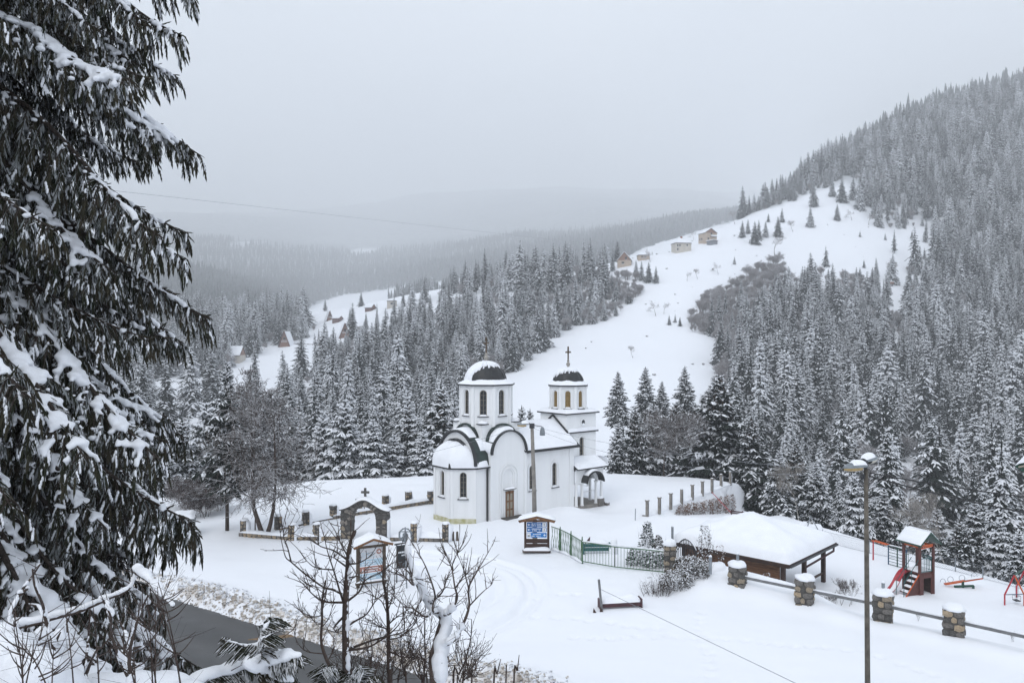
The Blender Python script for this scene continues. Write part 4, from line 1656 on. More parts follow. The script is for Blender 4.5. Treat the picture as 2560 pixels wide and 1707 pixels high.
# back of the stop sign
c = GP(1013, 1465)
SS = thing('stop_sign', 'octagonal traffic sign seen from behind on a leaning grey post', 'sign', c, -.1)
mb = MB()
mb.tube([(.08, 0, -.3), (0, 0, 2.9)], .035, 8)
mb.build('post', 'metal', SS)
mb = MB()
mb.prism([(.37 * math.cos((k + .5) * PI / 4), .04, 2.5 + .37 * math.sin((k + .5) * PI / 4)) for k in range(8)], (0, .02, 0))
pl = mb.build('plate', 'lamp_shell', SS)
mb = MB()
mb.snow(lambda u, v: (.26 * math.cos(PI * (1.15 - 1.3 * u)) * (.55 + .45 * v), .036, 2.5 + .3 * math.sin(PI * (1.15 - 1.3 * u)) * (.4 + .6 * v)), 12, 5, .02, up=(0, -1, 0), rough=.8)
mb.build('rime', 'snow', pl)
mb = MB()
for z in (2.3, 2.68):
    mb.box((.01, .01, z), (.5, .03, .04))
mb.build('bracket', 'metal', SS)

# dark information panel
a_, b_ = GP(992, 1453), GP(1025, 1448)
c = (a_ + b_) / 2
BPn = thing('black_notice_board', 'black notice panel with white lettering on two thin legs behind the stop sign', 'sign', c, math.atan2(b_.y - a_.y, b_.x - a_.x))
W3 = (b_ - a_).length / 2
for sx in (-1, 1):
    mb = MB()
    mb.box((sx * W3, 0, .85), (.045, .045, 2.2))
    mb.build('leg', 'metal_dark', BPn)
mb = MB()
mb.box((0, -.02, 1.22), (2 * W3 - .03, .03, 1.15))
pn = mb.build('panel', 'black_panel', BPn)
mb = MB()
scribble(mb, lambda x, z: (-.28 + x, -.038, 1.36 + z), .55, .17, 6, 1)
scribble(mb, lambda x, z: (-.18 + x, -.038, 1.22 + z), .42, .15, 6, 1)
mb.build('lettering', 'white_print', pn)
mb = MB()
scribble(mb, lambda x, z: (-.28 + x, -.038, .72 + z), .4, .27, 6, 4)
mb.build('small_lettering', 'metal', pn)
mb = MB()
mb.beam((-W3 - .12, -.02, 1.86), (W3 + .12, -.02, 1.93), .1, .06)
mb.build('top_rail', 'metal_dark', BPn)
mb = MB()
mb.snow(lambda u, v: ((-1 + 2 * u) * (W3 + .1), -.08 + .14 * v, 1.93), 8, 3, .07)
mb.build('snow', 'snow', BPn, smooth=True)


# ------------------------------------------------------------------ street lamps
def lamp_head(parent, at_, d, L_h, glass='lamp_glass', tilt=.12, snow=True):
    d = Vector(d).normalized()
    s_ = Vector((-d.y, d.x, 0))
    at_ = Vector(at_)

    def shape(up):
        def fn(u, v):
            w = math.sin(PI * min(1, .08 + .92 * u) ** .75) ** .6 * .18 if u < 1 else .0
            a = PI * v
            z = math.sin(a) * (.16 if up else -.12) * (math.sin(PI * (.1 + .85 * u)) ** .5)
            q = at_ + d * (L_h * u) + s_ * (math.cos(a) * w)
            return (q.x, q.y, q.z + z + tilt * L_h * u)
        return fn
    mb = MB()
    mb.grid(shape(True), 12, 8)
    hd = mb.build('lamp_head', 'lamp_shell', parent, smooth=True)
    mb = MB()
    mb.grid(lambda u, v: shape(False)(.28 + .70 * u, v), 10, 8)
    mb.build('lamp_glass', glass, hd, smooth=True)
    if snow:
        mb = MB()
        mb.snow(lambda u, v: shape(True)(.02 + .62 * u, .18 + .64 * v), 10, 8, .07, edge=.3)
        mb.build('snow', 'snow', hd, smooth=True)


c = P(2165, 0, 24.5)
lp = thing('street_lamp', 'tall grey street lamp with two snow-topped heads at the right', 'street lamp', (c.x, c.y, gz(c.x, c.y)))
zt = P(2165, 1172, 24.5).z - gz(c.x, c.y)
mb = MB()
mb.tube([(.06, 0, -.3), (.03, 0, zt * .5), (0, 0, zt)], [.085, .074, .062], 12)
mb.build('pole', 'pole', lp, smooth=True)
mb = MB()
mb.tube([(0, 0, zt - .05), (-.05, 0, zt + .10), (-.22, -.02, zt + .12)], .035, 8)
mb.tube([(0, 0, zt - .05), (.05, .05, zt + .22), (.10, .25, zt + .24)], .035, 8)
mb.box((-.12, -.02, zt - .22), (.1, .1, .14))
mb.tube([(-.12, -.04, zt - .25), (-.25, -.05, zt - .45), (-.1, -.08, zt - .62)], .012, 5)
mb.build('bracket', 'metal_dark', lp)
lamp_head(lp, (-.02, -.03, zt + .09), (-1, -.25, 0), .80, tilt=-.05)
lamp_head(lp, (.0, .2, zt + .20), (1, .75, 0), .82, 'lamp_glass_pale', tilt=.05)

c = P(1335, 0, 47.2)
lp2 = thing('street_lamp', 'weathered concrete lamp post standing before the church wall', 'street lamp', (c.x, c.y, 0))
zt2 = P(1330, 1062, 47.2).z
mb = MB()
mb.tube([(.06, 0, -.3), (0, 0, zt2 * .5), (-.12, 0, zt2)], [.15, .125, .095], 12)
mb.build('pole', 'concrete', lp2, smooth=True)
mb = MB()
mb.box((-.12, 0, zt2 - .05), (.3, .2, .28))
mb.tube([(-.12, 0, zt2), (-.3, -.05, zt2 + .12), (-.45, -.08, zt2 + .1)], .03, 6)
mb.tube([(-.12, 0, zt2), (.4, .05, zt2 - .08), (.5, .05, zt2 - .12)], .025, 6)
mb.build('bracket', 'metal_dark', lp2)
lamp_head(lp2, (-.3, -.05, zt2 + .03), (-1, -.2, 0), .72, tilt=-.02)
mb = MB()
mb.blob((.5, .05, zt2 - .62), (.16, .16, .5), rough=.02)
mb.build('lamp_bulb', 'lamp_shell', lp2, smooth=True)


def wire(name, label, pts, r, m_='wire', cat='cable', sag=0.0, n=24):
    mb = MB()
    a, b = Vector(pts[0]), Vector(pts[1])
    q = [a.lerp(b, k / n) + Vector((0, 0, -4 * sag * (k / n) * (1 - k / n))) for k in range(n + 1)]
    mb.tube(q, r, 5)
    o = mb.build(name, m_)
    return tag(o, label, cat)


A1 = Vector((lp.location.x, 24.5, lp.location.z + zt - .15))
A2 = Vector((lp2.location.x - .1, 47.2, zt2 - .05))
wire('cable', 'upper sagging cable between the two street lamps', (A1 + Vector((-.1, 0, .05)), A2), .007, 'wire_pale', sag=.35)
wire('cable', 'lower sagging cable between the two street lamps', (A1 + Vector((-.1, 0, -.05)), A2 + Vector((0, 0, -.1))), .007, 'wire_pale', sag=.75)
wire('cable', 'upper black cable running right from the tall street lamp', (A1 + Vector((.08, 0, .04)), P(2900, 1275, 22)), .020, sag=.12)
wire('cable', 'lower black cable running right from the tall street lamp', (A1 + Vector((.08, 0, -.06)), P(2900, 1335, 20)), .024, sag=.15)
wire('cable', 'thin cable running left from the concrete lamp post past the apse', (A2 + Vector((-.3, 0, 0)), P(330, 1270, 44)), .008, 'wire_pale', sag=.5)
wire('power_line', 'faint power line crossing the hazy valley', (P(150, 462, 60), P(1500, 612, 400)), .012, 'wire_pale')
# leaning pipe and its guy cable
c = GP(1506, 1524)
mb = MB()
mb.tube([(0, 0, -.3), (-.16, 0, 1.36)], .055, 8)
o = mb.build('leaning_pipe', 'rail_grey', loc=c)
tag(o, 'grey pipe leaning beside the snowed-in bench on the square', 'pole')
wire('guy_cable', 'thin cable slanting down from the leaning pipe across the square', (c + Vector((-.12, 0, .95)), P(2120, 1770, 22)), .010, 'wire_pale')

# maroon bench under snow
c = GP(1500, 1522)
BN = thing('bench', 'dark red bench buried under a thick snow cushion on the square', 'bench', c - Vector((0, 0, .14)), .16)
for k in range(2):
    mb = MB()
    mb.box((1.0, .12 + .2 * k, .34), (1.95, .14, .05))
    mb.build('plank', 'maroon', BN)
mb = MB()
mb.box((1.0, .02, .29), (1.98, .045, .2))
mb.build('front_board', 'maroon', BN)
for x in (.04, 1.94):
    mb = MB()
    mb.box((x, .2, .2), (.06, .5, .62))
    mb.build('leg', 'maroon', BN)
mb = MB()
mb.snow(lambda u, v: (.08 + 1.86 * u, -.02 + .5 * v, .37), 20, 7, .28, edge=.3, rough=.3)
mb.build('snow', 'snow', BN, smooth=True)
for k, (x, y, h_) in enumerate(((1488, 1530, .16), (1505, 1528, .2))):
    mb = MB()
    mb.prism([(-.1, 0, -.1), (.1, 0, -.1), (-.06, 0, h_)], (0, .12, 0))
    o = mb.build('broken_board', 'wood_dark', loc=GP(x, y))
    tag(o, 'small board end sticking out of the snow, %s of the bench' % ('left' if k == 0 else 'at the foot'), 'board')

# ------------------------------------------------------------------ green fence and gate
fpts = [GP(1378, 1374), GP(1399, 1379), GP(1426, 1391), GP(1454, 1407)]
GF = thing('green_fence', 'green metal lattice fence stepping down from the trail board', 'fence', fpts[0])
for k in range(3):
    a, b = fpts[k] - fpts[0], fpts[k + 1] - fpts[0]
    d = b - a
    ha, hb = 1.35 - .05 * k, 1.30 - .05 * k
    mb = MB()
    mb.beam(a + Vector((0, 0, ha)), b + Vector((0, 0, hb)), .035)
    mb.beam(a + Vector((0, 0, .08)), b + Vector((0, 0, .08)), .035)
    n_ = max(7, int(d.length / .085))
    for i in range(n_):
        f0 = (i + .5) / n_
        p = a + d * f0
        hh = ha + (hb - ha) * f0
        off = d.normalized() * .05 * (1 if i % 2 else -1)
        mb.tube([p + Vector((0, 0, .08)), p + off + Vector((0, 0, hh * .35)), p - off + Vector((0, 0, hh * .68)), p + Vector((0, 0, hh))], .011, 4)
    mb.build('lattice_panel', 'green', GF)
for k in range(1, 4):
    a = fpts[k] - fpts[0]
    mb = MB()
    d = (fpts[k] - fpts[k - 1]).normalized()
    mb.prism([a - d * .1 + Vector((0, 0, -.3)), a + d * .1 + Vector((0, 0, -.3)), a + d * .06 + Vector((0, 0, .6)), a + d * .09 + Vector((0, 0, 1.0)), a + d * .03 + Vector((0, 0, 1.45)),
              a - d * .07 + Vector((0, 0, 1.0)), a - d * .04 + Vector((0, 0, .6))], Vector((-d.y, d.x, 0)) * .05)
    mb.build('post', 'green', GF)
mb = MB()
for k in range(3):
    a, b = fpts[k] - fpts[0], fpts[k + 1] - fpts[0]
    mb.tube([a + Vector((0, -.05, .05)), (a + b) / 2 + Vector((0, -.05, .1)), b + Vector((0, -.05, .05))], [.05, .1, .05], 6)
mb.build('snow', 'snow', GF, smooth=True)
g0, g1, g2 = GP(1456, 1408), GP(1537, 1422), GP(1664, 1435)
GT = thing('green_gate', 'green metal double gate of thin vertical bars, half sunk in snow', 'gate', g0)
for a, b, nm in ((g0, g1, 'gate_leaf'), (g1, g2, 'gate_leaf')):
    a, b = a - g0, b - g0
    mb = MB()
    for z in (.12, 1.17):
        mb.beam(a + Vector((0, 0, z)), b + Vector((0, 0, z)), .04)
    lf = mb.build(nm, 'green', GT)
    n_ = max(6, int((b - a).length / .165))
    for i in range(n_ + 1):
        p = a.lerp(b, i / n_)
        mb = MB()
        mb.tube([p + Vector((0, 0, .12)), p + Vector((0, 0, 1.17))], .012 if 0 < i < n_ else .03, 5)
        mb.build('bar', 'green', lf)
mb = MB()
a, b = g0 - g0, g2 - g0
mb.tube([Vector((0, 0, 1.2)).lerp(b + Vector((0, 0, 1.2)), k / 20) for k in range(21)], [.03 + .012 * (k % 3) for k in range(21)], 6)
mb.build('snow', 'snow', GT, smooth=True)
# teal bench behind the gate
c = GP(1462, 1400)
TBn = thing('teal_bench', 'low teal wooden bench with a dark red corner behind the green gate', 'bench', c + Vector((0, 1.2, 0)), .06)
for z in (.28, .5):
    mb = MB()
    mb.box((.8, 0, z), (1.55, .05, .19))
    mb.build('plank', 'teal', TBn)
for x in (.05, 1.55):
    mb = MB()
    mb.box((x, .1, .25), (.07, .4, .7))
    mb.build('leg', 'teal', TBn)
mb = MB()
mb.prism([(.1, .0, .6), (.4, .0, .75), (.42, .0, 1.0), (.3, 0, .85)], (0, .05, 0))
mb.build('red_fin', 'maroon', TBn)
mb = MB()
mb.snow(lambda u, v: (.1 + 1.4 * u, .02 + .5 * v, .58), 12, 6, .16, edge=.3)
mb.blob((1.75, .1, -.1), (.3, .3, .9), rough=.3)
mb.build('snow', 'snow', TBn, smooth=True)

# stone gate pillar and dark arched wicket
c = GP(1675, 1436)
stone_post('gate_pillar', 'rough stone gate pillar with a leaning snow cap between green gate and dark wicket', None, c, .62, .6, 1.55, -.2, 7, 2, 2, (3, 1, 0, 4), .3, drift=False)
c = GP(1693, 1440, -.1)
WK = thing('arched_wicket', 'dark arched iron wicket gate of close vertical bars beside the stone pillar', 'gate', c + Vector((0, .4, 0)), -.35)
mb = MB()


def wz(x):
    return 1.30 + .55 * math.sin(PI * min(1, max(0, x / 1.05))) ** .8


pts = [(x, 0, wz(x)) for x in np.linspace(0, 1.05, 15)]
mb.tube(pts, .035, 6)
mb.tube([(x, 0, z - .22) for x, _, z in pts], .02, 5)
mb.tube([(0, 0, -.3), (0, 0, wz(0))], .035, 6)
mb.tube([(1.05, 0, -.3), (1.05, 0, wz(0))], .035, 6)
fr = mb.build('frame', 'metal_dark', WK)
for i in range(12):
    x = .08 + .9 * i / 11
    mb = MB()
    mb.box((x, 0, wz(x) / 2), (.035, .015, wz(x) - .1 + .2))
    mb.build('bar', 'metal_dark', WK)
mb = MB()
mb.box((.52, .01, .55), (1.0, .012, .5))
mb.build('plate', 'metal_dark', WK)
mb = MB()
mb.tube([(x, 0, z + .04) for x, _, z in pts[7:]], .04, 6)
mb.build('snow', 'snow', WK, smooth=True)

# ------------------------------------------------------------------ pillar-and-rail fence along the square
FPL = [((2385, 1600), 'nearest the right edge, fourth along the rail'), ((2207, 1558), 'just right of the tall street lamp'), ((2012, 1517), 'left of the tall street lamp'), ((1844, 1480), 'at the left end of the rail')]
ctr = []
for (x, y), w_ in FPL:
    c = GP(x, y)
    ctr.append(c)
    stone_post('stone_pillar', 'squat stone fence pillar with a snow cushion, %s' % w_, 'stone pillars of the rail fence', c, .80, .74, 1.28, -.55, 6, 3, 2, (0, 2, 3, 4, 3), .26, drift=False)
c5 = ctr[0] + (ctr[0] - ctr[1]) * 1.05
ctr2 = [c5] + ctr
for k in range(4):
    a, b = ctr2[k], ctr2[k + 1]
    mb = MB()
    d = b - a
    mb.beam((0, 0, .78), tuple(d + Vector((0, 0, .78))), .13, .11)
    o = mb.build('fence_rail', 'rail_grey', loc=a)
    tag(o, 'grey rail %s' % ('running out of the picture on the right', 'between the two right-hand stone pillars', 'passing behind the tall street lamp', 'between the two left-hand stone pillars')[k], 'rail', 'rails of the pillar fence')
    mb = MB()
    mb.tube([tuple(d * f_ + Vector((0, 0, .86))) for f_ in np.linspace(0, 1, 16)], [.03 + .02 * rs.random() for _ in range(16)], 6)
    mb.build('snow', 'snow', o, smooth=True)
for k, (x, y0, y1, w_) in enumerate(((1844, 1412, 1384, 'on the left-end stone pillar'), (2208, 1486, 1456, 'on the pillar right of the tall lamp'), (1776, 1421, 1391, 'beside the round snow heap'), (1681, 1343, 1316, 'behind the stone gate pillar'))):
    d_ = 12.0 * F / (FPL[3][0][1] - 853.5) if k == 0 else (ctr[1].y if k == 1 else (37.5 if k == 2 else 44.0))
    p0, p1 = P(x, y0, d_ + .1), P(x, y1, d_ + .1)
    mb = MB()
    mb.tube([(0, 0, -.25), (0, 0, p1.z - p0.z)], .07, 10)
    o = mb.build('bollard_pipe', 'metal', loc=p0)
    tag(o, 'short grey pipe post with a snow tip %s' % w_, 'post', 'grey pipe posts')
    mb = MB()
    mb.blob((0, 0, p1.z - p0.z), (.075, .075, .08))
    mb.build('snow', 'snow', o, smooth=True)
# round snow heap on a stone stump
c = GP(1788, 1455)
t = thing('stone_table', 'mushroom-shaped snow cap on a low stone table left of the pillar fence', 'table', c)
mb = MB()
mb.lathe([(.5, -.2), (.42, .1), (.45, .42), (.52, .5), (.0, .52)], (0, 0, 0), 14)
mb.build('stump', 'stone3', t)
mb = MB()
mb.blob((-.05, 0, .46), (.72, .62, .55), n=20, k=8, rough=.15)
mb.build('snow_cap', 'snow', t, smooth=True)
mb = MB()
mb.blob((0, -.35, -.15), (.75, .6, .55), n=16, k=6, rough=.2)
mb.build('snow_drift', 'snow', t, smooth=True)
mb = MB()
mb.blob((.75, -.2, -.15), (.5, .45, .42), n=16, k=6, rough=.2)
mb.build('snow_drift', 'snow', t, smooth=True)

# ------------------------------------------------------------------ gazebo with the big snow roof
NC, RC, LC = Vector((13.9, 39.9, 0)), Vector((18.1, 44.4, 0)), Vector((8.9, 44.6, 0))
BC = RC + LC - NC
gcx = (NC + RC + LC + BC) / 4
GZB = thing('gazebo', 'low wooden pavilion under a huge smooth snow-covered hipped roof', 'pavilion', (gcx.x, gcx.y, -1.5))
L0 = [q - gcx for q in (NC, RC, BC, LC)]
ez, az_ = 2.22, 3.42
mb = MB()
for i in range(4):
    a, b = L0[i], L0[(i + 1) % 4]
    mb.prism([a + Vector((0, 0, ez)), b + Vector((0, 0, ez)), b * .08 + Vector((0, 0, az_)), a * .08 + Vector((0, 0, az_))], (0, 0, .09))
mb.build('roof', 'wood_dark', GZB)


def gz_roof(u, v):
    a = (1 - u) * (1 - v)
    q = L0[0] * a + L0[1] * (u * (1 - v)) + L0[2] * (u * v) + L0[3] * ((1 - u) * v)
    m_ = max(abs(2 * u - 1), abs(2 * v - 1))
    hgt = (1 - m_) ** .92
    # wind drift across the left slope
    dr_ = .16 * math.exp(-((u - .32 - .18 * v) / .10) ** 2) * min(1, (1 - m_) * 4)
    return (q.x, q.y, ez + .1 + (az_ - ez) * hgt + dr_)


mb = MB()
mb.snow(gz_roof, 40, 40, .42, edge=.07, rough=.12, seed=3)
mb.build('roof_snow', 'snow', GZB, smooth=True)
for i in range(4):
    a, b = L0[i] * .97, L0[(i + 1) % 4] * .97
    mb = MB()
    mb.beam(a + Vector((0, 0, ez - .05)), b + Vector((0, 0, ez - .05)), .09, .16)
    mb.build('fascia', 'wood_dark', GZB)
for i, q in enumerate(L0):
    mb = MB()
    q = q * .84
    mb.box((q.x, q.y, 1.0), (.2, .2, 2.4), rz=.8)
    mb.build('post', 'wood_dark', GZB)
a, b = L0[3] * .84, L0[0] * .84
n_ = 9
for r_ in range(n_):
    mb = MB()
    mb.beam(a.lerp(b, .0) + Vector((0, 0, .35 + .19 * r_)), a.lerp(b, .97) + Vector((0, 0, .35 + .19 * r_)), .06, .175)
    mb.build('wall_plank', 'wood_h', GZB)
a, b = L0[0] * .84, L0[1] * .84
for z in (.62,):
    mb = MB()
    mb.beam(a + Vector((0, 0, z)), b + Vector((0, 0, z)), .06, .12)
    mb.build('rail', 'wood_dark', GZB)
q = L0[1]
mb = MB()
mb.beam(L0[0] * 1.0 + Vector((.05, 0, ez - .02)), L0[1] * 1.0 + Vector((.05, 0, ez - .02)), .1, .1)
mb.build('gutter', 'metal_dark', GZB)
m2_ = L0[0].lerp(L0[1], .5) * .84
mb = MB()
e_ = L0[0].lerp(L0[1], .93)
mb.tube([e_ + Vector((0, 0, ez - .05)), e_ + Vector((0, 0, ez - .3)), m2_ * 1.03 + Vector((0, 0, ez - .75)), m2_ * 1.03 + Vector((0, 0, ez - .95)), m2_ * 1.03 + Vector((0, 0, -.2))], .06, 8)
mb.build('downpipe', 'maroon', GZB)
mb = MB()
mb.box((m2_.x, m2_.y, 1.0), (.2, .2, 2.3), rz=.8)
mb.build('post', 'wood_dark', GZB)
# ridge bench / ladder lying behind
a_, b_ = P(1826, 1281, 52), P(1888, 1289, 51)
mb = MB()
for k in range(2):
    mb.beam((0, 0, .12 * k), tuple(b_ - a_ + Vector((0, 0, .12 * k))), .08, .07)
for f_ in (0.05, .5, .95):
    mb.beam((b_ - a_) * f_ + Vector((0, .03, -1.6)), (b_ - a_) * f_ + Vector((0, .03, .2)), .06)
o = mb.build('red_railing', 'maroon', loc=a_)
tag(o, 'short dark red railing showing behind the pavilion roof', 'railing')

# ------------------------------------------------------------------ retaining wall with concrete posts
wp = [GP(*q) for q in ((1618, 1289), (1648.6, 1281), (1677, 1270), (1704, 1258), (1731, 1246.6), (1756, 1237), (1780, 1229), (1802.6, 1218), (1825.5, 1210))]
RW = thing('retaining_wall', 'snow-plastered retaining wall carrying a row of concrete posts', 'wall', wp[0])
a, b = Vector((0, 0, 0)), wp[-1] - wp[0]
d = b.normalized()
nrm = Vector((d.y, -d.x, 0))
mb = MB()
e2 = b + d * .5
mb.prism([a + Vector((0, 0, -.6)), e2 + Vector((0, 0, -3.6)), e2 + Vector((0, 0, .05)), a + Vector((0, 0, -.02))], -nrm * .4)
mb.build('wall_body', 'concrete', RW)
mb = MB()
mb.snow(lambda u, v: a + d * ((b.length + .55) * u) + nrm * (.02) + Vector((0, 0, (-.3 - 2.6 * u) * (1 - v) + .05 * v)), 40, 12, .10, up=tuple(nrm), rough=1.1, edge=.1)
mb.snow(lambda u, v: a + d * ((b.length + .5) * u) + nrm * (.1 - .6 * v) + Vector((0, 0, .02)), 40, 5, .14, edge=.25)
mb.build('snow', 'snow', RW, smooth=True)
for k, q in enumerate(wp):
    q = q - wp[0]
    mb = MB()
    mb.box((q.x, q.y, .48), (.17, .17, 1.15), rz=.9)
    if k not in (3, 8):
        mb.box((q.x, q.y, 1.05), (.24, .24, .08), rz=.9)
    ps = mb.build('post', 'concrete', RW)
    mb = MB()
    mb.blob((q.x, q.y, 1.06), (.11, .11, .07))
    mb.snow(lambda u, v: q + Vector((.10, -.08 + .16 * u, .05 + .95 * v)), 3, 8, .05, up=(1, -.1, 0), rough=.8)
    mb.build('snow', 'snow', ps, smooth=True)
mb = MB()
mb.tube([P(1780, 1230, 62), P(1826, 1280, 55)], .03, 5)
o = mb.build('red_hose', 'red')
tag(o, 'thin red rod leaning from the retaining wall to the red railing', 'rod')
p = GP(1588, 1298)
mb = MB()
mb.tube([(0, 0, -.2), (.02, 0, .72)], .03, 6)
o = mb.build('marker_stake', 'metal', loc=p)
tag(o, 'thin grey snow stake standing alone between church and wall posts', 'stake')

# ------------------------------------------------------------------ playground
PZ = -1.5
PT = thing('play_tower', 'brown wooden play tower with snowy gable roof, steps and red slide', 'play tower', (21.55, 42.1, PZ), math.radians(23))
# local: x to the right-hand corner, y to the back-left corner, square of 0.95 m
SQ = 1.0
for (x, y) in ((0, 0), (SQ, 0), (0, SQ), (SQ, SQ)):
    mb = MB()
    mb.box((x, y, 1.3), (.11, .11, 2.9))
    mb.build('post', 'play_wood', PT)
mb = MB()
mb.box((SQ / 2, SQ / 2, 1.2), (SQ, SQ, .08))
mb.build('platform', 'play_wood', PT)
mb = MB()
mb.snow(lambda u, v: (.08 + .86 * u, .08 + .86 * v, 1.24), 8, 8, .12)
mb.build('platform_snow', 'snow', PT, smooth=True)
for sx in (-1, 1):
    mb = MB()
    mb.beam((.5, .5, 3.4), (.5 + sx * .78, .5, 2.74), 1.62, .05, up=(0, 0, 1))
    rf = mb.build('roof_panel', 'green_dark', PT)
    mb = MB()
    mb.snow(lambda u, v: (.5 + sx * (.02 + .74 * v), -.28 + 1.56 * u, 3.44 - .63 * v), 14, 8, .10, edge=.12)
    mb.build('snow', 'snow', rf, smooth=True)
for y in (0, SQ):
    mb = MB()
    mb.beam((-.02, y, 2.68), (SQ + .02, y, 2.68), .06, .1)
    mb.beam((-.02, y, 2.52), (SQ + .02, y, 2.62), .04, .06)
    mb.build('tie_beam', 'orange', PT)
for x in (0, SQ):
    mb = MB()
    mb.beam((x, 0, 2.62), (x, SQ, 2.62), .06, .1)
    mb.build('tie_beam', 'orange', PT)


def railing(parent, a, b, z0, z1, n, m_='teal'):
    a, b = Vector((*a, 0)), Vector((*b, 0))
    mb = MB()
    for z in (z0, z1):
        mb.beam(a + Vector((0, 0, z)), b + Vector((0, 0, z)), .03)
    rl = mb.build('railing', m_, parent)
    for i in range(n):
        p = a.lerp(b, (i + .5) / n)
        mb = MB()
        mb.tube([p + Vector((0, 0, z0)), p + Vector((0, 0, z1))], .012, 5)
        mb.build('bar', m_, rl)


railing(PT, (.06, 0), (SQ - .06, 0), 1.3, 2.0, 7)
railing(PT, (SQ, .06), (SQ, SQ - .06), 1.3, 2.0, 7)
railing(PT, (.06, SQ), (.4, SQ), 1.3, 2.0, 3, 'green')
# front panel with the square hole
mb = MB()
for c_, d_ in (((.16, 0, .55), (.22, .05, 1.25)), ((.90, 0, .55), (.12, .05, 1.25)), ((.56, 0, 1.06), (.6, .05, .22)), ((.56, 0, .0), (.6, .05, .12))):
    mb.box(c_, d_)
mb.build('front_panel', 'play_wood', PT)
mb = MB()
mb.box((SQ, .5, .55), (.04, .9, 1.25))
mb.box((.5, SQ, .55), (.9, .04, 1.25))
mb.build('side_panel', 'wood_dark', PT)
# steps toward the left, with solid cheek
mb = MB()
mb.prism([(-.05, .02, -.2), (-.05, .02, 1.15), (-.95, .02, .12), (-.95, .02, -.2)], (0, .04, 0))
mb.build('cheek', 'play_wood', PT)
mb = MB()
mb.beam((-.05, -.01, 1.2), (-1.12, -.01, .0), .03, .05)
mb.build('stringer', 'orange', PT)
for k in range(5):
    x, z = -.10 - .22 * k, 1.0 - .235 * k
    mb = MB()
    mb.box((x, .26, z), (.22, .5, .05))
    st = mb.build('step', 'play_wood', PT)
    mb = MB()
    mb.snow(lambda u, v: (x - .1 + .2 * u, .03 + .46 * v, z + .025), 5, 6, .09)
    mb.build('snow', 'snow', st, smooth=True)
mb = MB()
for y in (.03, .5):
    mb.tube([(-.02, y, 2.0), (-.05, y, 1.95), (-1.1, y, .85), (-1.12, y, .0)], .018, 6)
mb.tube([(-.55, .03, .6), (-.55, .03, 1.45)], .014, 6)
mb.tube([(-.55, .5, .6), (-.55, .5, 1.45)], .014, 6)
mb.build('handrail', 'teal', PT)
mb = MB()


def slide(u, v):
    x = -.02 - 1.55 * u
    z = 1.22 - 1.12 * (1 / (1 + math.exp(-(u - .48) * 7.5)))
    w = v * 2 - 1
    return (x, .78 + .23 * w, z + .13 * abs(w) ** 4)


mb.grid(slide, 20, 10)
mb.grid(lambda u, v: tuple(Vector(slide(u, v)) - Vector((0, 0, .03))), 20, 10)
mb.build('slide', 'red', PT, smooth=True)
mb = MB()
mb.snow(lambda u, v: slide(.45 + .5 * u, .2 + .6 * v), 10, 6, .08)
mb.build('slide_snow', 'snow', PT, smooth=True)

# seesaw
c = GP(2407, 1468, PZ)
SW = thing('seesaw', 'orange seesaw tilted up to the right on a green base, ring handles', 'seesaw', c, -.10)
mb = MB()
mb.beam((-.95, 0, .16), (1.05, .12, .52), .2, .07)
mb.build('beam', 'orange', SW)
mb = MB()
mb.snow(lambda u, v: (.1 + .9 * u, -.06 + .24 * v, .42 + .16 * u), 10, 4, .08)
mb.build('snow', 'snow', SW, smooth=True)
mb = MB()
mb.beam((-.5, -.12, .08), (.52, -.1, .14), .1, .1)
mb.beam((.5, -.1, -.2), (.5, -.1, .16), .1)
mb.beam((0, 0, 0), (0, 0, .35), .1)
mb.build('base', 'green_dark', SW)
for x, z in ((-.62, .28), (-.02, .38), (.62, .52)):
    mb = MB()
    mb.tube([(x + .15 * math.cos(k * PI / 9), .05, z + .13 + .16 * math.sin(k * PI / 9)) for k in range(19)], .012, 5)
    mb.build('ring_handle', 'metal', SW)
c = GP(2357, 1455, PZ)
mb = MB()
mb.tube([(.15 * math.cos(k * PI / 12), 0, .0 + .2 * math.sin(k * PI / 12)) for k in range(13)], .013, 5)
o = mb.build('hoop', 'metal', loc=c)
tag(o, 'lone thin metal hoop standing in the snow left of the seesaw', 'hoop')

# climbing frame
a_, b_, c_ = GP(2183, 1402, PZ), GP(2221, 1414, PZ), GP(2266, 1426, PZ)
CF = thing('climbing_frame', 'climbing frame with red post, orange top bar and green ladder wall', 'climbing frame', a_)
b2, c2 = b_ - a_, c_ - a_
mid = b2.lerp(c2, .5)
mb = MB()
mb.tube([(0, 0, -.3), (0, 0, 1.28)], .045, 8)
mb.build('red_post', 'red', CF)
mb = MB()
for o_ in (-.12, .12):
    mb.tube([Vector((o_, 0, 1.28)), b2 + Vector((o_, 0, 1.26))], .03, 6)
for k in range(7):
    q = b2 * ((k + .5) / 7) + Vector((0, 0, 1.27))
    mb.tube([q + Vector((-.12, 0, 0)), q + Vector((.12, 0, 0))], .02, 5)
mb.build('top_ladder', 'orange', CF)
for q, m_ in ((b2, 'blue_dark'), (mid, 'green_dark'), (c2, 'blue_dark')):
    mb = MB()
    mb.tube([q + Vector((0, 0, -.3)), q + Vector((0, 0, 1.26))], .035, 6)
    mb.build('upright', m_, CF)
for k in range(7):
    z = .12 + .18 * k
    mb = MB()
    mb.tube([b2 + Vector((0, 0, z)), c2 + Vector((0, 0, z))], .018, 5)
    mb.build('rung', 'teal' if k % 2 else 'green_dark', CF)
mb = MB()
mb.snow(lambda u, v: b2.lerp(c2, u) + Vector((0, -.03 + .06 * v, 1.27)), 10, 3, .05)
mb.build('snow', 'snow', CF, smooth=True)

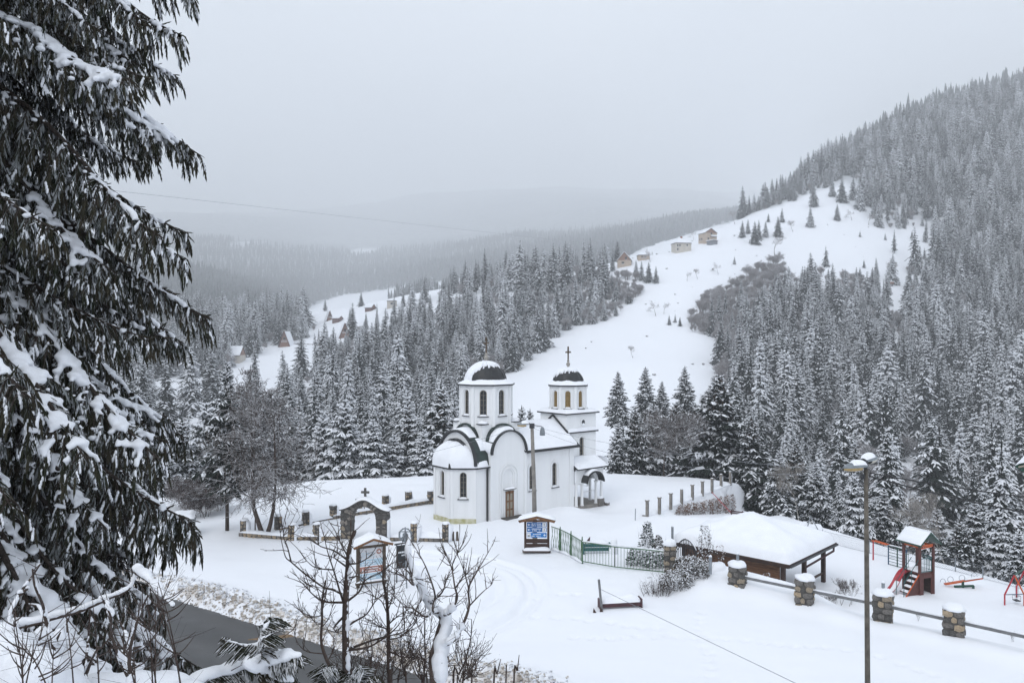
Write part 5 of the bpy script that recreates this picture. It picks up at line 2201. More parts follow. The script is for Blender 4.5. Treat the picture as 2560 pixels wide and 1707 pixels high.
# swing at the right edge
c = GP(2536, 1510, PZ)
SG = thing('swing', 'red A-frame swing with a green crossbar cut by the right edge', 'swing', c)
for k, (dx, dy) in enumerate(((-.5, 0), (.5, 0))):
    mb = MB()
    mb.tube([(dx, dy, -.3), (dx, dy, .5), (0, 0, 1.5)], .04, 8)
    mb.build('leg', 'red' if k == 0 else 'orange', SG)
    mb = MB()
    mb.tube([(dx + 1.5, dy + 1.4, -.3), (dx + 1.5, dy + 1.4, .5), (1.5, 1.4, 1.5)], .04, 8)
    mb.build('leg', 'red', SG)
mb = MB()
mb.tube([(0, 0, 1.5), (1.5, 1.4, 1.5)], .045, 8)
mb.build('crossbar', 'green_dark', SG)
mb = MB()
mb.tube([(-.46, 0, .5), (.46, 0, .53)], .02, 6)
mb.build('tie', 'blue_dark', SG)
mb = MB()
for s_ in (-.12, .12):
    mb.tube([(.35, .33 + s_, 1.48), (.32, .33 + s_, .3)], .008, 4)
mb.build('chain', 'metal', SG)
mb = MB()
mb.box((.32, .33, .1), (.24, .3, .04))
for q in ((.2, .18), (.44, .18), (.2, .48), (.44, .48)):
    mb.tube([(q[0], q[1], .1), (q[0], q[1], .36)], .01, 4)
mb.tube([(.2, .18, .36), (.44, .18, .36), (.44, .48, .36), (.2, .48, .36), (.2, .18, .36)], .01, 4)
mb.build('seat', 'metal_dark', SG)

# wire-mesh fence round the playground
fl = [Vector((20.9, 53.6, 0)), Vector((22.7, 50.6, 0)), Vector((24.6, 48.4, 0)), Vector((26.0, 46.7, 0)), Vector((26.9, 45.5, 0)), Vector((28.6, 43.0, 0)), Vector((30.6, 39.8, 0))]
fl = [Vector((q.x, q.y, gz(q.x, q.y))) for q in fl]
MF = thing('mesh_fence', 'thin grey wire-mesh fence along the edge of the playground', 'fence', fl[0])
for q in fl:
    mb = MB()
    q = q - fl[0]
    mb.tube([q + Vector((0, 0, -.3)), q + Vector((0, 0, .78))], .028, 6)
    mb.build('post', 'metal', MF)
for a, b in zip(fl[:-1], fl[1:]):
    a, b = a - fl[0], b - fl[0]
    mb = MB()
    L_f = (b - a).length
    n_ = int(L_f / .11)
    for z in (.02, .72):
        mb.tube([a + Vector((0, 0, z)), b + Vector((0, 0, z))], .008, 4, cap=False)
    k_ = 6
    for i in range(-k_, n_):
        for s_ in (0, 1):
            f0, f1 = (i, i + k_) if s_ == 0 else (i + k_, i)
            z0, z1 = .02, .72
            f0c, f1c = min(max(f0, 0), n_), min(max(f1, 0), n_)
            if f0c == f1c:
                continue
            za = z0 + (z1 - z0) * (f0c - f0) / (f1 - f0)
            zb = z0 + (z1 - z0) * (f1c - f0) / (f1 - f0)
            mb.tube([a.lerp(b, f0c / n_) + Vector((0, 0, za)), a.lerp(b, f1c / n_) + Vector((0, 0, zb))], .0035, 3, cap=False)
    mb.build('mesh', 'wire_pale', MF)
# water tank frame behind the pavilion
c = P(2025, 1330, 56)
TK = thing('tank', 'snow-heaped tank with a grey A-shaped frame behind the pavilion', 'tank', (c.x, c.y, gz(c.x, c.y)))
zz = c.z - gz(c.x, c.y)
mb = MB()
mb.lathe([(1.0, -.5), (1.0, zz - .1), (.9, zz + .1)], (0, 0, 0), 16)
mb.build('drum', 'concrete', TK)
mb = MB()
mb.blob((0, 0, zz), (1.05, 1.0, .55), rough=.3, n=16)
mb.blob((-.7, -.3, zz), (.5, .5, .8), rough=.3, n=16)
mb.build('snow', 'snow', TK, smooth=True)
mb = MB()
mb.tube([(-.9, -.9, zz - .8), (-.3, -.9, zz + 1.35), (.75, -.9, zz - .6)], .05, 6)
mb.tube([(-.65, -.9, zz + .2), (.2, -.9, zz + .3)], .03, 6)
mb.build('frame', 'metal', TK)
# roof corner of a neighbouring house at the right edge
c = P(2537, 1165, 30)
HC = thing('green_eaves', 'dark green snow-covered eaves corner poking in at the right edge', 'roof', c)
mb = MB()
mb.prism([(0, 0, 0), (.28, 0, -.20), (5, 0, .55), (5, 0, 1.05), (.12, 0, .06)], (2.4, 3.0, 0))
mb.build('fascia', 'green_dark', HC)
mb = MB()
mb.prism([(-.03, -.03, .02), (.14, -.03, .10), (5, -.03, 1.08), (5, -.03, 3.6), (.35, -.03, .42)], (2.4, 3.0, 0))
mb.build('snow', 'snow', HC)
mb = MB()
mb.tube([(.1, -.06, -.02), (5, -.06, .9)], .035, 6)
mb.build('gutter', 'frame', HC)

# rubbish container at the left
c = GP(461, 1343)
DB = thing('rubbish_container', 'grey metal rubbish container with snow on its open lid, left of the churchyard', 'container', c, .25)
mb = MB()
mb.prism([(-.55, -.45, 0.1), (.5, -.45, .1), (.62, -.45, 1.15), (-.66, -.45, 1.15)], (0, .95, 0))
mb.build('body', 'bin_grey', DB)
mb = MB()
for z in (.35, .75, 1.1):
    mb.box((0, -.47, z), (1.2, .05, .05))
for x in (-.4, 0, .4):
    mb.box((x, -.48, .6), (.05, .05, 1.0))
mb.build('rib', 'bin_grey', DB)
mb = MB()
mb.prism([(-.66, -.45, 1.16), (.62, -.45, 1.16), (.62, .5, 1.42), (-.66, .5, 1.42)], (0, 0, .05))
mb.build('lid', 'bin_grey', DB)
mb = MB()
mb.snow(lambda u, v: (-.62 + 1.2 * u, -.42 + .9 * v, 1.22 + .26 * v), 10, 8, .18)
mb.build('snow', 'snow', DB, smooth=True)
# sand heaps on the road edge
for k, (x, y, w_, h_, lab) in enumerate(((822, 1588, .75, .22, 'small brown sand heap at the snowy road edge'), (700, 1590, 1.3, .03, 'thin streak of spilt sand on the asphalt'))):
    p = GP(x, y, ROAD_Z)
    mb = MB()
    mb.blob((0, 0, -.02), (w_, w_ * (.6 if k == 0 else .22), h_), rough=.5, n=18, seed=k)
    o = mb.build('sand_heap', 'sand', loc=p, rz=-.5 if k == 0 else .25, smooth=True)
    tag(o, lab, 'sand')
# ploughed snow clods along the far road edge
gr = np.random.default_rng(8)
nC = 4200
kk_ = gr.uniform(-8, 20, nC)
off_ = np.minimum(gr.normal(-.6, .5, nC), .05 - np.abs(gr.normal(0, .12, nC)))
cx_ = -12.5 + RD[0] * kk_ + .557 * -off_ * -1
cy_ = 35.4 + RD[1] * kk_ + .83 * -off_ * 1
cx_ = -12.5 + RD[0] * kk_ - .557 * off_
cy_ = 35.4 + RD[1] * kk_ - .83 * off_
cz_ = ground_z(cx_, cy_, detail=True)
sz_ = gr.gamma(2.0, .017, nC) + .018
ico_v, ico_f = _rock(5)
ico_v = np.array(ico_v)
ico_f = np.array(ico_f)
VV = (ico_v[None] * (sz_[:, None, None] * gr.uniform(.7, 1.5, (nC, 1, 3))) + gr.normal(0, .16, (nC, len(ico_v), 3)) * sz_[:, None, None])
VV += np.stack([cx_, cy_, cz_ + sz_ * .15], 1)[:, None, :]
FF = (ico_f[None] + (np.arange(nC) * len(ico_v))[:, None, None]).reshape(-1, 4)
M['dirty_snow'] = mat('dirty_snow', (0.68, 0.65, 0.61), 0.8, 0.2, 2.5, col2=(0.48, 0.42, 0.36))
mi_ = np.repeat((gr.random(nC) < np.clip(.85 - np.abs(off_ + .1) * .5, .1, .85)).astype(int), len(ico_f))
cl = link('snow_clods', np_mesh('snow_clods', VV.reshape(-1, 3), FF, ['snow', 'dirty_snow'], mi_, smooth=True))
tag(cl, 'ridge of ploughed, dirty snow clods along the road edge', kind='stuff')

# ------------------------------------------------------------------ trees
class TB:
    """triangle soup collector for foliage (numpy)"""

    def __init__(s):
        s.v, s.m, s.n = [], [], 0

    def tri(s, a, b, c, m):
        """arrays (k,3) each"""
        s.v.append(np.stack([a, b, c], 1))
        s.m.append(np.full(len(a), m))

    def data(s):
        V = np.concatenate(s.v).reshape(-1, 3)
        return V, np.arange(len(V)).reshape(-1, 3), np.concatenate(s.m)


def _unit(v):
    return v / (np.linalg.norm(v, axis=-1, keepdims=True) + 1e-9)


def _kites(tb, p, d, ln, wd, side, m, sag=0.3, lift=0.0, ridge=0.0):
    """leaf-shaped sprays: base p, direction d, length, half width; ridge > 0 gives a heap of snow"""
    up = np.array([0, 0, 1.0])
    ln = ln[:, None]
    wd = wd[:, None]
    base = p + up * lift
    mid = p + d * ln * 0.5 + up * lift
    mid[:, 2] -= sag * ln[:, 0] * 0.30
    tip = p + d * ln + up * lift * 0.4
    tip[:, 2] -= sag * ln[:, 0]
    a, c = mid + side * wd, mid - side * wd
    if ridge > 0:
        a[:, 2] -= ridge * 0.5
        c[:, 2] -= ridge * 0.5
        top = mid.copy()
        top[:, 2] += ridge
        tb.tri(base, a, top, m)
        tb.tri(a, tip, top, m)
        tb.tri(tip, c, top, m)
        tb.tri(c, base, top, m)
    else:
        a[:, 2] -= wd[:, 0] * 0.5
        c[:, 2] -= wd[:, 0] * 0.5
        tb.tri(base, a, tip, m)
        tb.tri(base, tip, c, m)


def spruce_mesh(name, h, r, whorls, per, nside, seed, snow=0.6, bare=0.06, cone=0.0, sub=0, droop=0.55, shape=0.85,
                needle='needles', sth=0.12, ragged=0.22, split=False):
    g = np.random.default_rng(seed)
    tb = TB()
    zs = []
    n = 0
    for i in range(whorls):
        f = (i + g.uniform(-.3, .3)) / whorls
        f = min(max(f, 0), 0.985)
        k = max(4, int(per * (1 - 0.35 * f)))
        for j in range(k):
            zs.append((bare + (1 - bare) * min(.985, max(0, f + g.uniform(-.55, .55) / whorls)), 2 * PI * (j + g.uniform(-.35, .35)) / k + i * 2.4))
    zs = np.array(zs)
    f, az = zs[:, 0], zs[:, 1]
    nb = len(f)
    L = r * (np.clip(1 - (f - bare) / (1 - bare), 0, 1) ** shape) * g.uniform(1 - ragged * 1.6, 1 + ragged * .55, nb) + 0.02 * h * g.uniform(.5, 1, nb)
    low = np.clip((f - bare) / 0.12, 0, 1)
    L *= 0.72 + 0.28 * low
    out = np.stack([np.cos(az), np.sin(az), np.zeros(nb)], 1)
    side = np.stack([-np.sin(az), np.cos(az), np.zeros(nb)], 1)
    dr = droop * (1.05 - 0.75 * f) * g.uniform(.75, 1.25, nb)
    rise = 0.06 + 0.50 * f ** 2

    def spine(s):
        q = out * (L * s)[:, None]
        q[:, 2] += f * h + L * (rise * s - dr * s ** 1.6 + 0.16 * np.clip(s - .8, 0, 1))
        return q
    svals = np.linspace(0.16, 0.92, nside)
    for s in svals:
        for sd in (-1, 1):
            sj = np.clip(s + g.uniform(-.06, .06, nb), 0.05, 0.97)
            p = spine(sj)
            ang = g.uniform(.62, 1.1, nb)
            d = out * np.cos(ang)[:, None] + side * (sd * np.sin(ang))[:, None]
            ln = L * (0.50 - 0.28 * sj) * g.uniform(.7, 1.25, nb) + 0.05 * L
            perp = np.cross(d, np.array([0, 0, 1.0]))
            sg = g.uniform(.35, .8, nb)
            wd = ln * g.uniform(.20, .30, nb)
            dd = d.copy()
            dd[:, 2] -= 0.12
            _kites(tb, p, dd, ln, wd, perp, 0, sag=sg * 0.8)
            # hanging twigs below the spray
            d3 = d * 0.35
            d3[:, 2] -= 0.9
            p3 = p + d * (ln * 0.45)[:, None]
            _kites(tb, p3, _unit(d3), ln * g.uniform(.35, .6, nb), wd * .6, side, 0, sag=0.0)
            if sub:
                for q_ in range(sub):
                    t_ = (q_ + 1) / (sub + 1)
                    for s2 in (-1, 1):
                        p2 = p + dd * (ln * t_)[:, None]
                        p2[:, 2] -= sg * .8 * ln * t_ * 0.6
                        d2 = d * 0.75 + perp * (s2 * 0.65)
                        d2[:, 2] -= g.uniform(.2, .9, nb)
                        l2 = ln * (0.55 - 0.3 * t_) * g.uniform(.7, 1.3, nb)
                        _kites(tb, p2, _unit(d2), l2, l2 * .22, _unit(np.cross(d2, np.array([0, 0, 1.0]))), 0, sag=0.25)
                        kk = g.random(nb) < snow * 0.45
                        if kk.any():
                            _kites(tb, p2[kk], _unit(d2)[kk], l2[kk] * .85, l2[kk] * .17, _unit(np.cross(d2, np.array([0, 0, 1.0])))[kk], 1,
                                   sag=0.25, lift=0.02 + sth * .15, ridge=sth * 0.4)
            kk = g.random(nb) < snow
            _kites(tb, p[kk], dd[kk], (ln * .9)[kk], (wd * .8)[kk], perp[kk], 1, sag=(sg * .8)[kk], lift=0.03 + sth * .25, ridge=sth * 0.75)
    # branch tips and the snow heaped along the branches
    p = spine(np.full(nb, .8))
    d = spine(np.full(nb, 1.0)) - p
    ln = np.linalg.norm(d, axis=1) * 1.3
    _kites(tb, p, _unit(d), ln, ln * .3, side, 0, sag=0.05)
    ss = [0.12, 0.4, 0.66, 0.9]
    for a_, b_ in zip(ss[:-1], ss[1:]):
        kk = g.random(nb) < snow * 1.1
        p0, p1 = spine(np.full(nb, a_))[kk], spine(np.full(nb, b_))[kk]
        d = p1 - p0
        ln = np.linalg.norm(d, axis=1)
        _kites(tb, p0, _unit(d), ln * 1.15, L[kk] * g.uniform(.07, .13, kk.sum()), side[kk], 1, sag=0.0, lift=0.03, ridge=sth)
    # dense dark heart of the crown
    m_ = int(nb * 1.2)
    ff = g.uniform(bare, .93, m_)
    aa = g.uniform(0, 2 * PI, m_)
    rr = r * (1 - (ff - bare) / (1 - bare)) ** shape * 0.5
    pp = np.stack([np.cos(aa) * rr * .2, np.sin(aa) * rr * .2, ff * h], 1)
    oo = np.stack([np.cos(aa), np.sin(aa), np.full(m_, -.55)], 1)
    _kites(tb, pp, _unit(oo), rr * 1.5, rr * .35, np.stack([-np.sin(aa), np.cos(aa), 0 * aa], 1), 0, sag=.2)
    # leader
    tip = np.array([[0, 0, h * .93]])
    for a_ in range(3):
        sd = np.array([[math.cos(a_ * 2.1), math.sin(a_ * 2.1), 0]])
        _kites(tb, tip, np.array([[0, 0, 1.0]]), np.array([h * .075]), np.array([h * .006]), sd, 0, sag=0)
    if cone > 0:
        nc = int(cone)
        ff = g.uniform(.68, .97, nc)
        aa = g.uniform(0, 2 * PI, nc)
        rr = r * (1 - ff) ** shape * g.uniform(.35, 1.0, nc)
        pp = np.stack([np.cos(aa) * rr, np.sin(aa) * rr, ff * h - rr * .2], 1)
        for a_ in range(2):
            sd = np.stack([np.cos(aa + a_ * 1.6), np.sin(aa + a_ * 1.6), 0 * aa], 1)
            _kites(tb, pp, np.repeat([[0, 0, -1.0]], nc, 0), g.uniform(.18, .34, nc), np.full(nc, .05), sd, 2, sag=0)
    V, T, mi = tb.data()
    # trunk
    k = 7
    tz = np.array([-2.0, 0.0, h * .3, h * .7, h * .96])
    tr = np.array([1.25, 1.0, .72, .34, .06]) * h * 0.0125
    an = np.arange(k) * 2 * PI / k
    tv = np.concatenate([np.stack([np.cos(an) * q, np.sin(an) * q, np.full(k, z)], 1) for z, q in zip(tz, tr)])
    tf = []
    for i in range(len(tz) - 1):
        for j in range(k):
            a_, b_ = i * k + j, i * k + (j + 1) % k
            tf += [(a_, b_, b_ + k), (a_, b_ + k, a_ + k)]
    if split:
        crown = np_mesh(name + '_crown', V, T, [needle, 'tree_snow', 'cones'], mi)
        trunk = np_mesh(name + '_trunk', tv, np.array(tf), ['bark'])
        return crown, trunk
    T = np.concatenate([T, np.array(tf) + len(V)])
    V = np.concatenate([V, tv])
    mi = np.concatenate([mi, np.full(len(tf), 3)])
    return np_mesh(name, V, T, [needle, 'tree_snow', 'cones', 'bark'], mi)


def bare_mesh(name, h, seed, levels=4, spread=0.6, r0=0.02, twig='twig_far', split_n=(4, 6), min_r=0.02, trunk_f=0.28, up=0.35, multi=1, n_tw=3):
    """leafless tree: tapering trunk, limbs and fine twigs as three-sided tubes"""
    g = np.random.default_rng(seed)
    A, B, RA, RB = [], [], [], []

    def grow(p, d, ln, rad, lev):
        nseg = 3 if lev < levels else 2
        for i in range(nseg):
            dn = _unit(d + g.normal(0, .13 + .05 * lev, 3) + np.array([0, 0, up * .12]))
            q = p + dn * ln / nseg
            r2 = max(rad * (1 - .26), min_r * .7)
            A.append(p)
            B.append(q)
            RA.append(rad)
            RB.append(r2)
            p, d, rad = q, dn, r2
            if lev < levels and (lev > 0 or i > 0):
                for _ in range(g.integers(*split_n) if i == nseg - 1 else max(1, n_tw - 1)):
                    ax = _unit(np.cross(d, g.normal(0, 1, 3)))
                    a_ = g.uniform(.35, .95) * spread / .6
                    nd = d * math.cos(a_) + ax * math.sin(a_)
                    nd[2] += up * .35
                    grow(p, _unit(nd), ln * g.uniform(.45, .72), max(rad * g.uniform(.42, .62), min_r), lev + 1)
    for k_ in range(multi):
        d0 = np.array([g.normal(0, .06 + .25 * (multi > 1)), g.normal(0, .06 + .25 * (multi > 1)), 1.0])
        grow(np.array([g.normal(0, .3 * (multi > 1)), g.normal(0, .3 * (multi > 1)), -0.3]), _unit(d0), h * trunk_f * 1.6 / (1 + .3 * (multi > 1)), h * r0, 0)
    A, B, RA, RB = np.array(A), np.array(B), np.array(RA), np.array(RB)
    d = _unit(B - A)
    ref = np.where(np.abs(d[:, 2:3]) > .9, np.array([[1.0, 0, 0]]), np.array([[0, 0, 1.0]]))
    x = _unit(np.cross(d, ref))
    y = np.cross(d, x)
    n = len(A)
    V = np.zeros((n, 6, 3))
    for j in range(3):
        a_ = 2 * PI * j / 3
        o = x * math.cos(a_) + y * math.sin(a_)
        V[:, j] = A + o * RA[:, None]
        V[:, j + 3] = B + o * RB[:, None]
    base = (np.arange(n) * 6)[:, None]
    T = np.concatenate([base + np.array([q]) for q in ((0, 1, 4), (0, 4, 3), (1, 2, 5), (1, 5, 4), (2, 0, 3), (2, 3, 5))])
    return np_mesh(name, V.reshape(-1, 3), T, [twig])


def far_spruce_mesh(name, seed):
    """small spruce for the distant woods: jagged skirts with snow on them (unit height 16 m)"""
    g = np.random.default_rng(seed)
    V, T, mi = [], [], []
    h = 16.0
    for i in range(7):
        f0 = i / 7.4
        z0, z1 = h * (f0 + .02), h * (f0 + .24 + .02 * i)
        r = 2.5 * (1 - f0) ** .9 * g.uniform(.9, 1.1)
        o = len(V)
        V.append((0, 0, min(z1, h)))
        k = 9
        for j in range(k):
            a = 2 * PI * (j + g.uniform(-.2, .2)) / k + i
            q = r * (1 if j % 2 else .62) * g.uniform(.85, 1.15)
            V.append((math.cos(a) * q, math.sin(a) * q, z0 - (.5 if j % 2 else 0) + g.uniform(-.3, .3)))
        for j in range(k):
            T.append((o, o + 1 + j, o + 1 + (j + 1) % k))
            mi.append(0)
    return np_mesh(name, np.array(V), np.array(T), ['needles_far'], mi)


# --- prototypes
SPR = [spruce_mesh('spruce_a', 16, 3.1, 25, 9, 4, 1, snow=.46, droop=.85), spruce_mesh('spruce_b', 16, 2.8, 26, 8, 4, 2, snow=.60, droop=1.25, sth=.16),
       spruce_mesh('spruce_c', 16, 3.6, 24, 9, 4, 3, snow=.24, droop=.8, ragged=.3), spruce_mesh('spruce_d', 16, 2.6, 27, 8, 4, 4, snow=.36, bare=.1, droop=.9),
       spruce_mesh('spruce_e', 16, 3.4, 20, 9, 4, 5, snow=.74, droop=1.4, sth=.24),
       spruce_mesh('spruce_f', 16, 3.9, 18, 8, 4, 6, snow=.40, droop=1.1, ragged=.5, sth=.16), spruce_mesh('spruce_g', 16, 2.2, 28, 7, 4, 7, snow=.16, droop=.7, ragged=.4, bare=.16)]
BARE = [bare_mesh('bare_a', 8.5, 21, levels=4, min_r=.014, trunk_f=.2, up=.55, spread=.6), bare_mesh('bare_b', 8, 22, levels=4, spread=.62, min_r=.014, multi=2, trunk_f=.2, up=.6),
        bare_mesh('bare_c', 6, 23, levels=3, spread=.55, min_r=.013, multi=9, up=.7, n_tw=3)]
ORM = [bare_mesh('orchard_%d' % k, 7, 130 + k, levels=4, spread=.66, min_r=.02, r0=.018, trunk_f=.2, up=.45, n_tw=2, split_n=(2, 4)) for k in range(3)]
FARS = [far_spruce_mesh('far_spruce_%d' % i, 40 + i) for i in range(3)]


def scatter(name, pts, rot, scl, idx, protos, label):
    gw = np.random.default_rng(len(pts))
    wid = np.clip(gw.normal(1.0, .2, len(pts)), .6, 1.5)
    lean = gw.normal(0, .035, len(pts))
    """one wood that reads as a mass: points carrying instances of the prototype trees"""
    me = bpy.data.meshes.new(name)
    n = len(pts)
    me.vertices.add(n)
    me.vertices.foreach_set('co', np.asarray(pts, np.float32).ravel())
    for nm, arr, ty in (('rot', rot, 'FLOAT'), ('scl', scl, 'FLOAT'), ('idx', idx, 'INT'), ('wid', wid, 'FLOAT'), ('lean', lean, 'FLOAT')):
        a = me.attributes.new(nm, ty, 'POINT')
        a.data.foreach_set('value', np.asarray(arr, np.float32 if ty == 'FLOAT' else np.int32))
    me.update()
    o = link(name, me)
    tree = bpy.data.node_groups.new(name, 'GeometryNodeTree')
    tree.interface.new_socket('Geometry', in_out='INPUT', socket_type='NodeSocketGeometry')
    tree.interface.new_socket('Geometry', in_out='OUTPUT', socket_type='NodeSocketGeometry')
    N, Lk = tree.nodes.new, tree.links.new
    gi, go = N('NodeGroupInput'), N('NodeGroupOutput')
    mp = N('GeometryNodeMeshToPoints')
    ip = N('GeometryNodeInstanceOnPoints')
    jn = N('GeometryNodeJoinGeometry')
    for pm in reversed(protos):
        po = bpy.data.objects.new(pm.name + '_proto', pm)
        oi = N('GeometryNodeObjectInfo')
        oi.inputs['Object'].default_value = po
        oi.inputs['As Instance'].default_value = True
        Lk(oi.outputs['Geometry'], jn.inputs[0])
    at = {}
    for nm, ty in (('rot', 'FLOAT'), ('scl', 'FLOAT'), ('idx', 'INT'), ('wid', 'FLOAT'), ('lean', 'FLOAT')):
        at[nm] = N('GeometryNodeInputNamedAttribute')
        at[nm].data_type = ty
        at[nm].inputs['Name'].default_value = nm
    cx_ = N('ShaderNodeCombineXYZ')
    Lk(at['rot'].outputs['Attribute'], cx_.inputs['Z'])
    Lk(at['lean'].outputs['Attribute'], cx_.inputs['X'])
    sw = N('ShaderNodeMath')
    sw.operation = 'MULTIPLY'
    Lk(at['wid'].outputs['Attribute'], sw.inputs[0])
    Lk(at['scl'].outputs['Attribute'], sw.inputs[1])
    cs_ = N('ShaderNodeCombineXYZ')
    Lk(sw.outputs[0], cs_.inputs['X'])
    Lk(sw.outputs[0], cs_.inputs['Y'])
    Lk(at['scl'].outputs['Attribute'], cs_.inputs['Z'])
    Lk(gi.outputs[0], mp.inputs['Mesh'])
    Lk(mp.outputs[0], ip.inputs['Points'])
    Lk(jn.outputs[0], ip.inputs['Instance'])
    ip.inputs['Pick Instance'].default_value = True
    Lk(at['idx'].outputs['Attribute'], ip.inputs['Instance Index'])
    Lk(cx_.outputs[0], ip.inputs['Rotation'])
    Lk(cs_.outputs[0], ip.inputs['Scale'])
    Lk(ip.outputs[0], go.inputs[0])
    md = o.modifiers.new('woods', 'NODES')
    md.node_group = tree
    tag(o, label, kind='stuff')
    return o


def jitter_grid(x0, x1, y0, y1, sp, g):
    xs, ys = np.meshgrid(np.arange(x0, x1, sp), np.arange(y0, y1, sp))
    xs = xs.ravel() + g.uniform(-.48, .48, xs.size) * sp
    ys = ys.ravel() + g.uniform(-.48, .48, ys.size) * sp
    return xs, ys


# --- where the woods stand
g = np.random.default_rng(77)
X1, Y1 = jitter_grid(-430, 420, 60, 660, 5.2, g)
Z1 = ground_z(X1, Y1)
PX, PY = proj(X1, Y1, Z1)
e1 = poly_sd(X1, Y1, PLAT)
ok = (PX > -150) & (PX < 2720) & ~open_field(X1, Y1, Z1) & (e1 > 14) & ((Y1 > 120) | (e1 > 20) | (X1 > 28))
# keep the crest of the middle ridge and its back slope thin, and thin out hidden far slopes
ok &= g.random(len(X1)) < 0.93
X1, Y1, Z1, PX, PY = (a[ok] for a in (X1, Y1, Z1, PX, PY))
nz = vnoise(X1 / 28, Y1 / 28, 55)
# leafless brush: right of the meadow, along the middle slope, mixed elsewhere
pb = 0.10 + 0.22 * (nz > .25)
pb = np.where((PX > 1590) & (PX < 1850) & (PY > 700) & (PY < 1040), 0.62, pb)
pb = np.where((PX > 1230) & (PX < 1560) & (PY > 640) & (PY < 860), 0.35, pb)
pb = np.where((PX > 2050) & (PY > 1180), 0.45, pb)
pb = np.where((PX < 820) & (PY > 740) & (PY < 860), 0.5, pb)
isb = g.random(len(X1)) < pb
scl = np.clip(g.normal(1.0, .27, len(X1)), .42, 1.55) * (0.97 + .20 * vnoise(X1 / 40, Y1 / 40, 8))
scl *= np.where(PX < 1500, 0.92, 1.0)
scl *= 0.62 + 0.38 * S(Y1, 90, 190)
# younger trees at the edge of the open snow
edge = np.zeros(len(X1), bool)
for dx, dy in ((14, 0), (-14, 0), (0, 14), (0, -14)):
    edge |= open_field(X1 + dx, Y1 + dy, Z1)
scl = np.where(edge, scl * g.uniform(.55, .9, len(X1)), scl)
rot = g.uniform(0, 6.28, len(X1))
size_px = 16 * scl / Y1 * F


def hidden(x, y, z, hh):
    """rough test: is the tree top behind nearer ground?"""
    hid = np.zeros(len(x), bool)
    for k in (0.35, .5, .62, .74, .84, .92):
        zz = ground_z(x * k, y * k)
        los = CAM_Z + (z + hh - CAM_Z) * k
        hid |= (zz > los + 1.0) & (y * k > 75)
    return hid


hid = hidden(X1, Y1, Z1, 16 * scl)
# the open fields stay in sight: hardly any tree stands right in front of them
for k_ in (0.55, 0.8, 1.0):
    front = open_field(X1, Y1, Z1 + np.where(isb, 8, 16) * scl * k_)
    hid |= front & (g.random(len(X1)) < np.where(PX > 1250, 0.80, np.where(PX < 760, 0.86, 0.66)))
hid |= (PX > 1150) & (PX < 1500) & (Y1 < 185)
X1, Y1, Z1, PX, PY, isb, scl, rot, size_px = (a[~hid] for a in (X1, Y1, Z1, PX, PY, isb, scl, rot, size_px))
inview = (PX > -30) & (PX < 2590) & (PY - size_px < 1500) & ~((PX < 430) & (PY > 0))
con = np.where(~isb & inview)[0]
con = con[np.argsort(-size_px[con])]
N_IND = 255
single = con[:N_IND]
bi = np.where(isb & inview)[0]
bi = bi[np.argsort(-size_px[bi])]
single_b = bi[:120]
for i in single:
    o = link('spruce_tree', SPR[int(g.integers(0, len(SPR)))], loc=(X1[i], Y1[i], Z1[i] - .2), rz=rot[i], sc=scl[i])
    w_ = float(np.clip(g.normal(1.0, .2), .65, 1.5))
    o.scale = (scl[i] * w_, scl[i] * w_, scl[i])
    o.rotation_euler.x = float(g.normal(0, .03))
    if PX[i] > 1560:
        tag(o, 'snow-laden spruce in the dense wood at the foot of the right-hand hillside', 'tree', 'spruces of the right-hand hillside')
    elif PX[i] > 800:
        tag(o, 'snow-laden spruce in the dense wood on the slope behind the church', 'tree', 'spruces on the slope behind the church')
    else:
        tag(o, 'snow-laden spruce in the valley wood left of the church, below the village', 'tree', 'spruces in the left valley')
for i in single_b:
    o = link('bare_tree', BARE[int(g.integers(0, 3))], loc=(X1[i], Y1[i], Z1[i] - .2), rz=rot[i], sc=scl[i])
    if PX[i] > 1560:
        tag(o, 'leafless grey brush tree between the spruces of the right-hand hillside', 'tree', 'leafless trees of the right-hand hillside')
    else:
        tag(o, 'leafless grey brush tree between the spruces left of the open snow field', 'tree', 'leafless trees left of the snow field')
rest = np.ones(len(X1), bool)
rest[single] = False
rest[single_b] = False
P3 = np.stack([X1, Y1, Z1 - .2], 1)
idx = np.where(isb, len(SPR) + g.integers(0, 3, len(X1)), g.integers(0, len(SPR), len(X1)))
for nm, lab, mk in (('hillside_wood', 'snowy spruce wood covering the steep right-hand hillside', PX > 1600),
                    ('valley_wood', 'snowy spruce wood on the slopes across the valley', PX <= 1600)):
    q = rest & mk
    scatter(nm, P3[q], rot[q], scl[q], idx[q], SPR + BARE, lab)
print('trees', len(X1), rest.sum())

# --- leafless thicket between the open field and the right-hand wood, and along the valley foot
XB, YB = jitter_grid(-120, 240, 100, 420, 3.0, g)
ZB = ground_z(XB, YB)
PXB, PYB = proj(XB, YB, ZB)
zone = in_poly(PXB, PYB, [(1600, 740), (1720, 690), (1860, 660), (1960, 660), (1960, 720), (1850, 800), (1860, 980), (1820, 1040), (1770, 1040), (1800, 930), (1790, 840), (1700, 830)])
zone |= in_poly(PXB, PYB, [(1400, 690), (1590, 690), (1600, 760), (1520, 800), (1400, 830)]) & (g.random(len(XB)) < .4)
zone |= in_poly(PXB, PYB, [(2050, 1150), (2600, 1150), (2600, 1260), (2300, 1260), (2050, 1230)]) & (g.random(len(XB)) < .5)
zone |= in_poly(PXB, PYB, [(1850, 700), (2400, 700), (2400, 1100), (1850, 1050)]) & (vnoise(XB / 14, YB / 14, 91) > .35) & (g.random(len(XB)) < .8)
zone |= in_poly(PXB, PYB, [(800, 850), (1250, 820), (1250, 960), (800, 1000)]) & (vnoise(XB / 14, YB / 14, 92) > .3)
zone &= ~open_field(XB, YB, ZB)
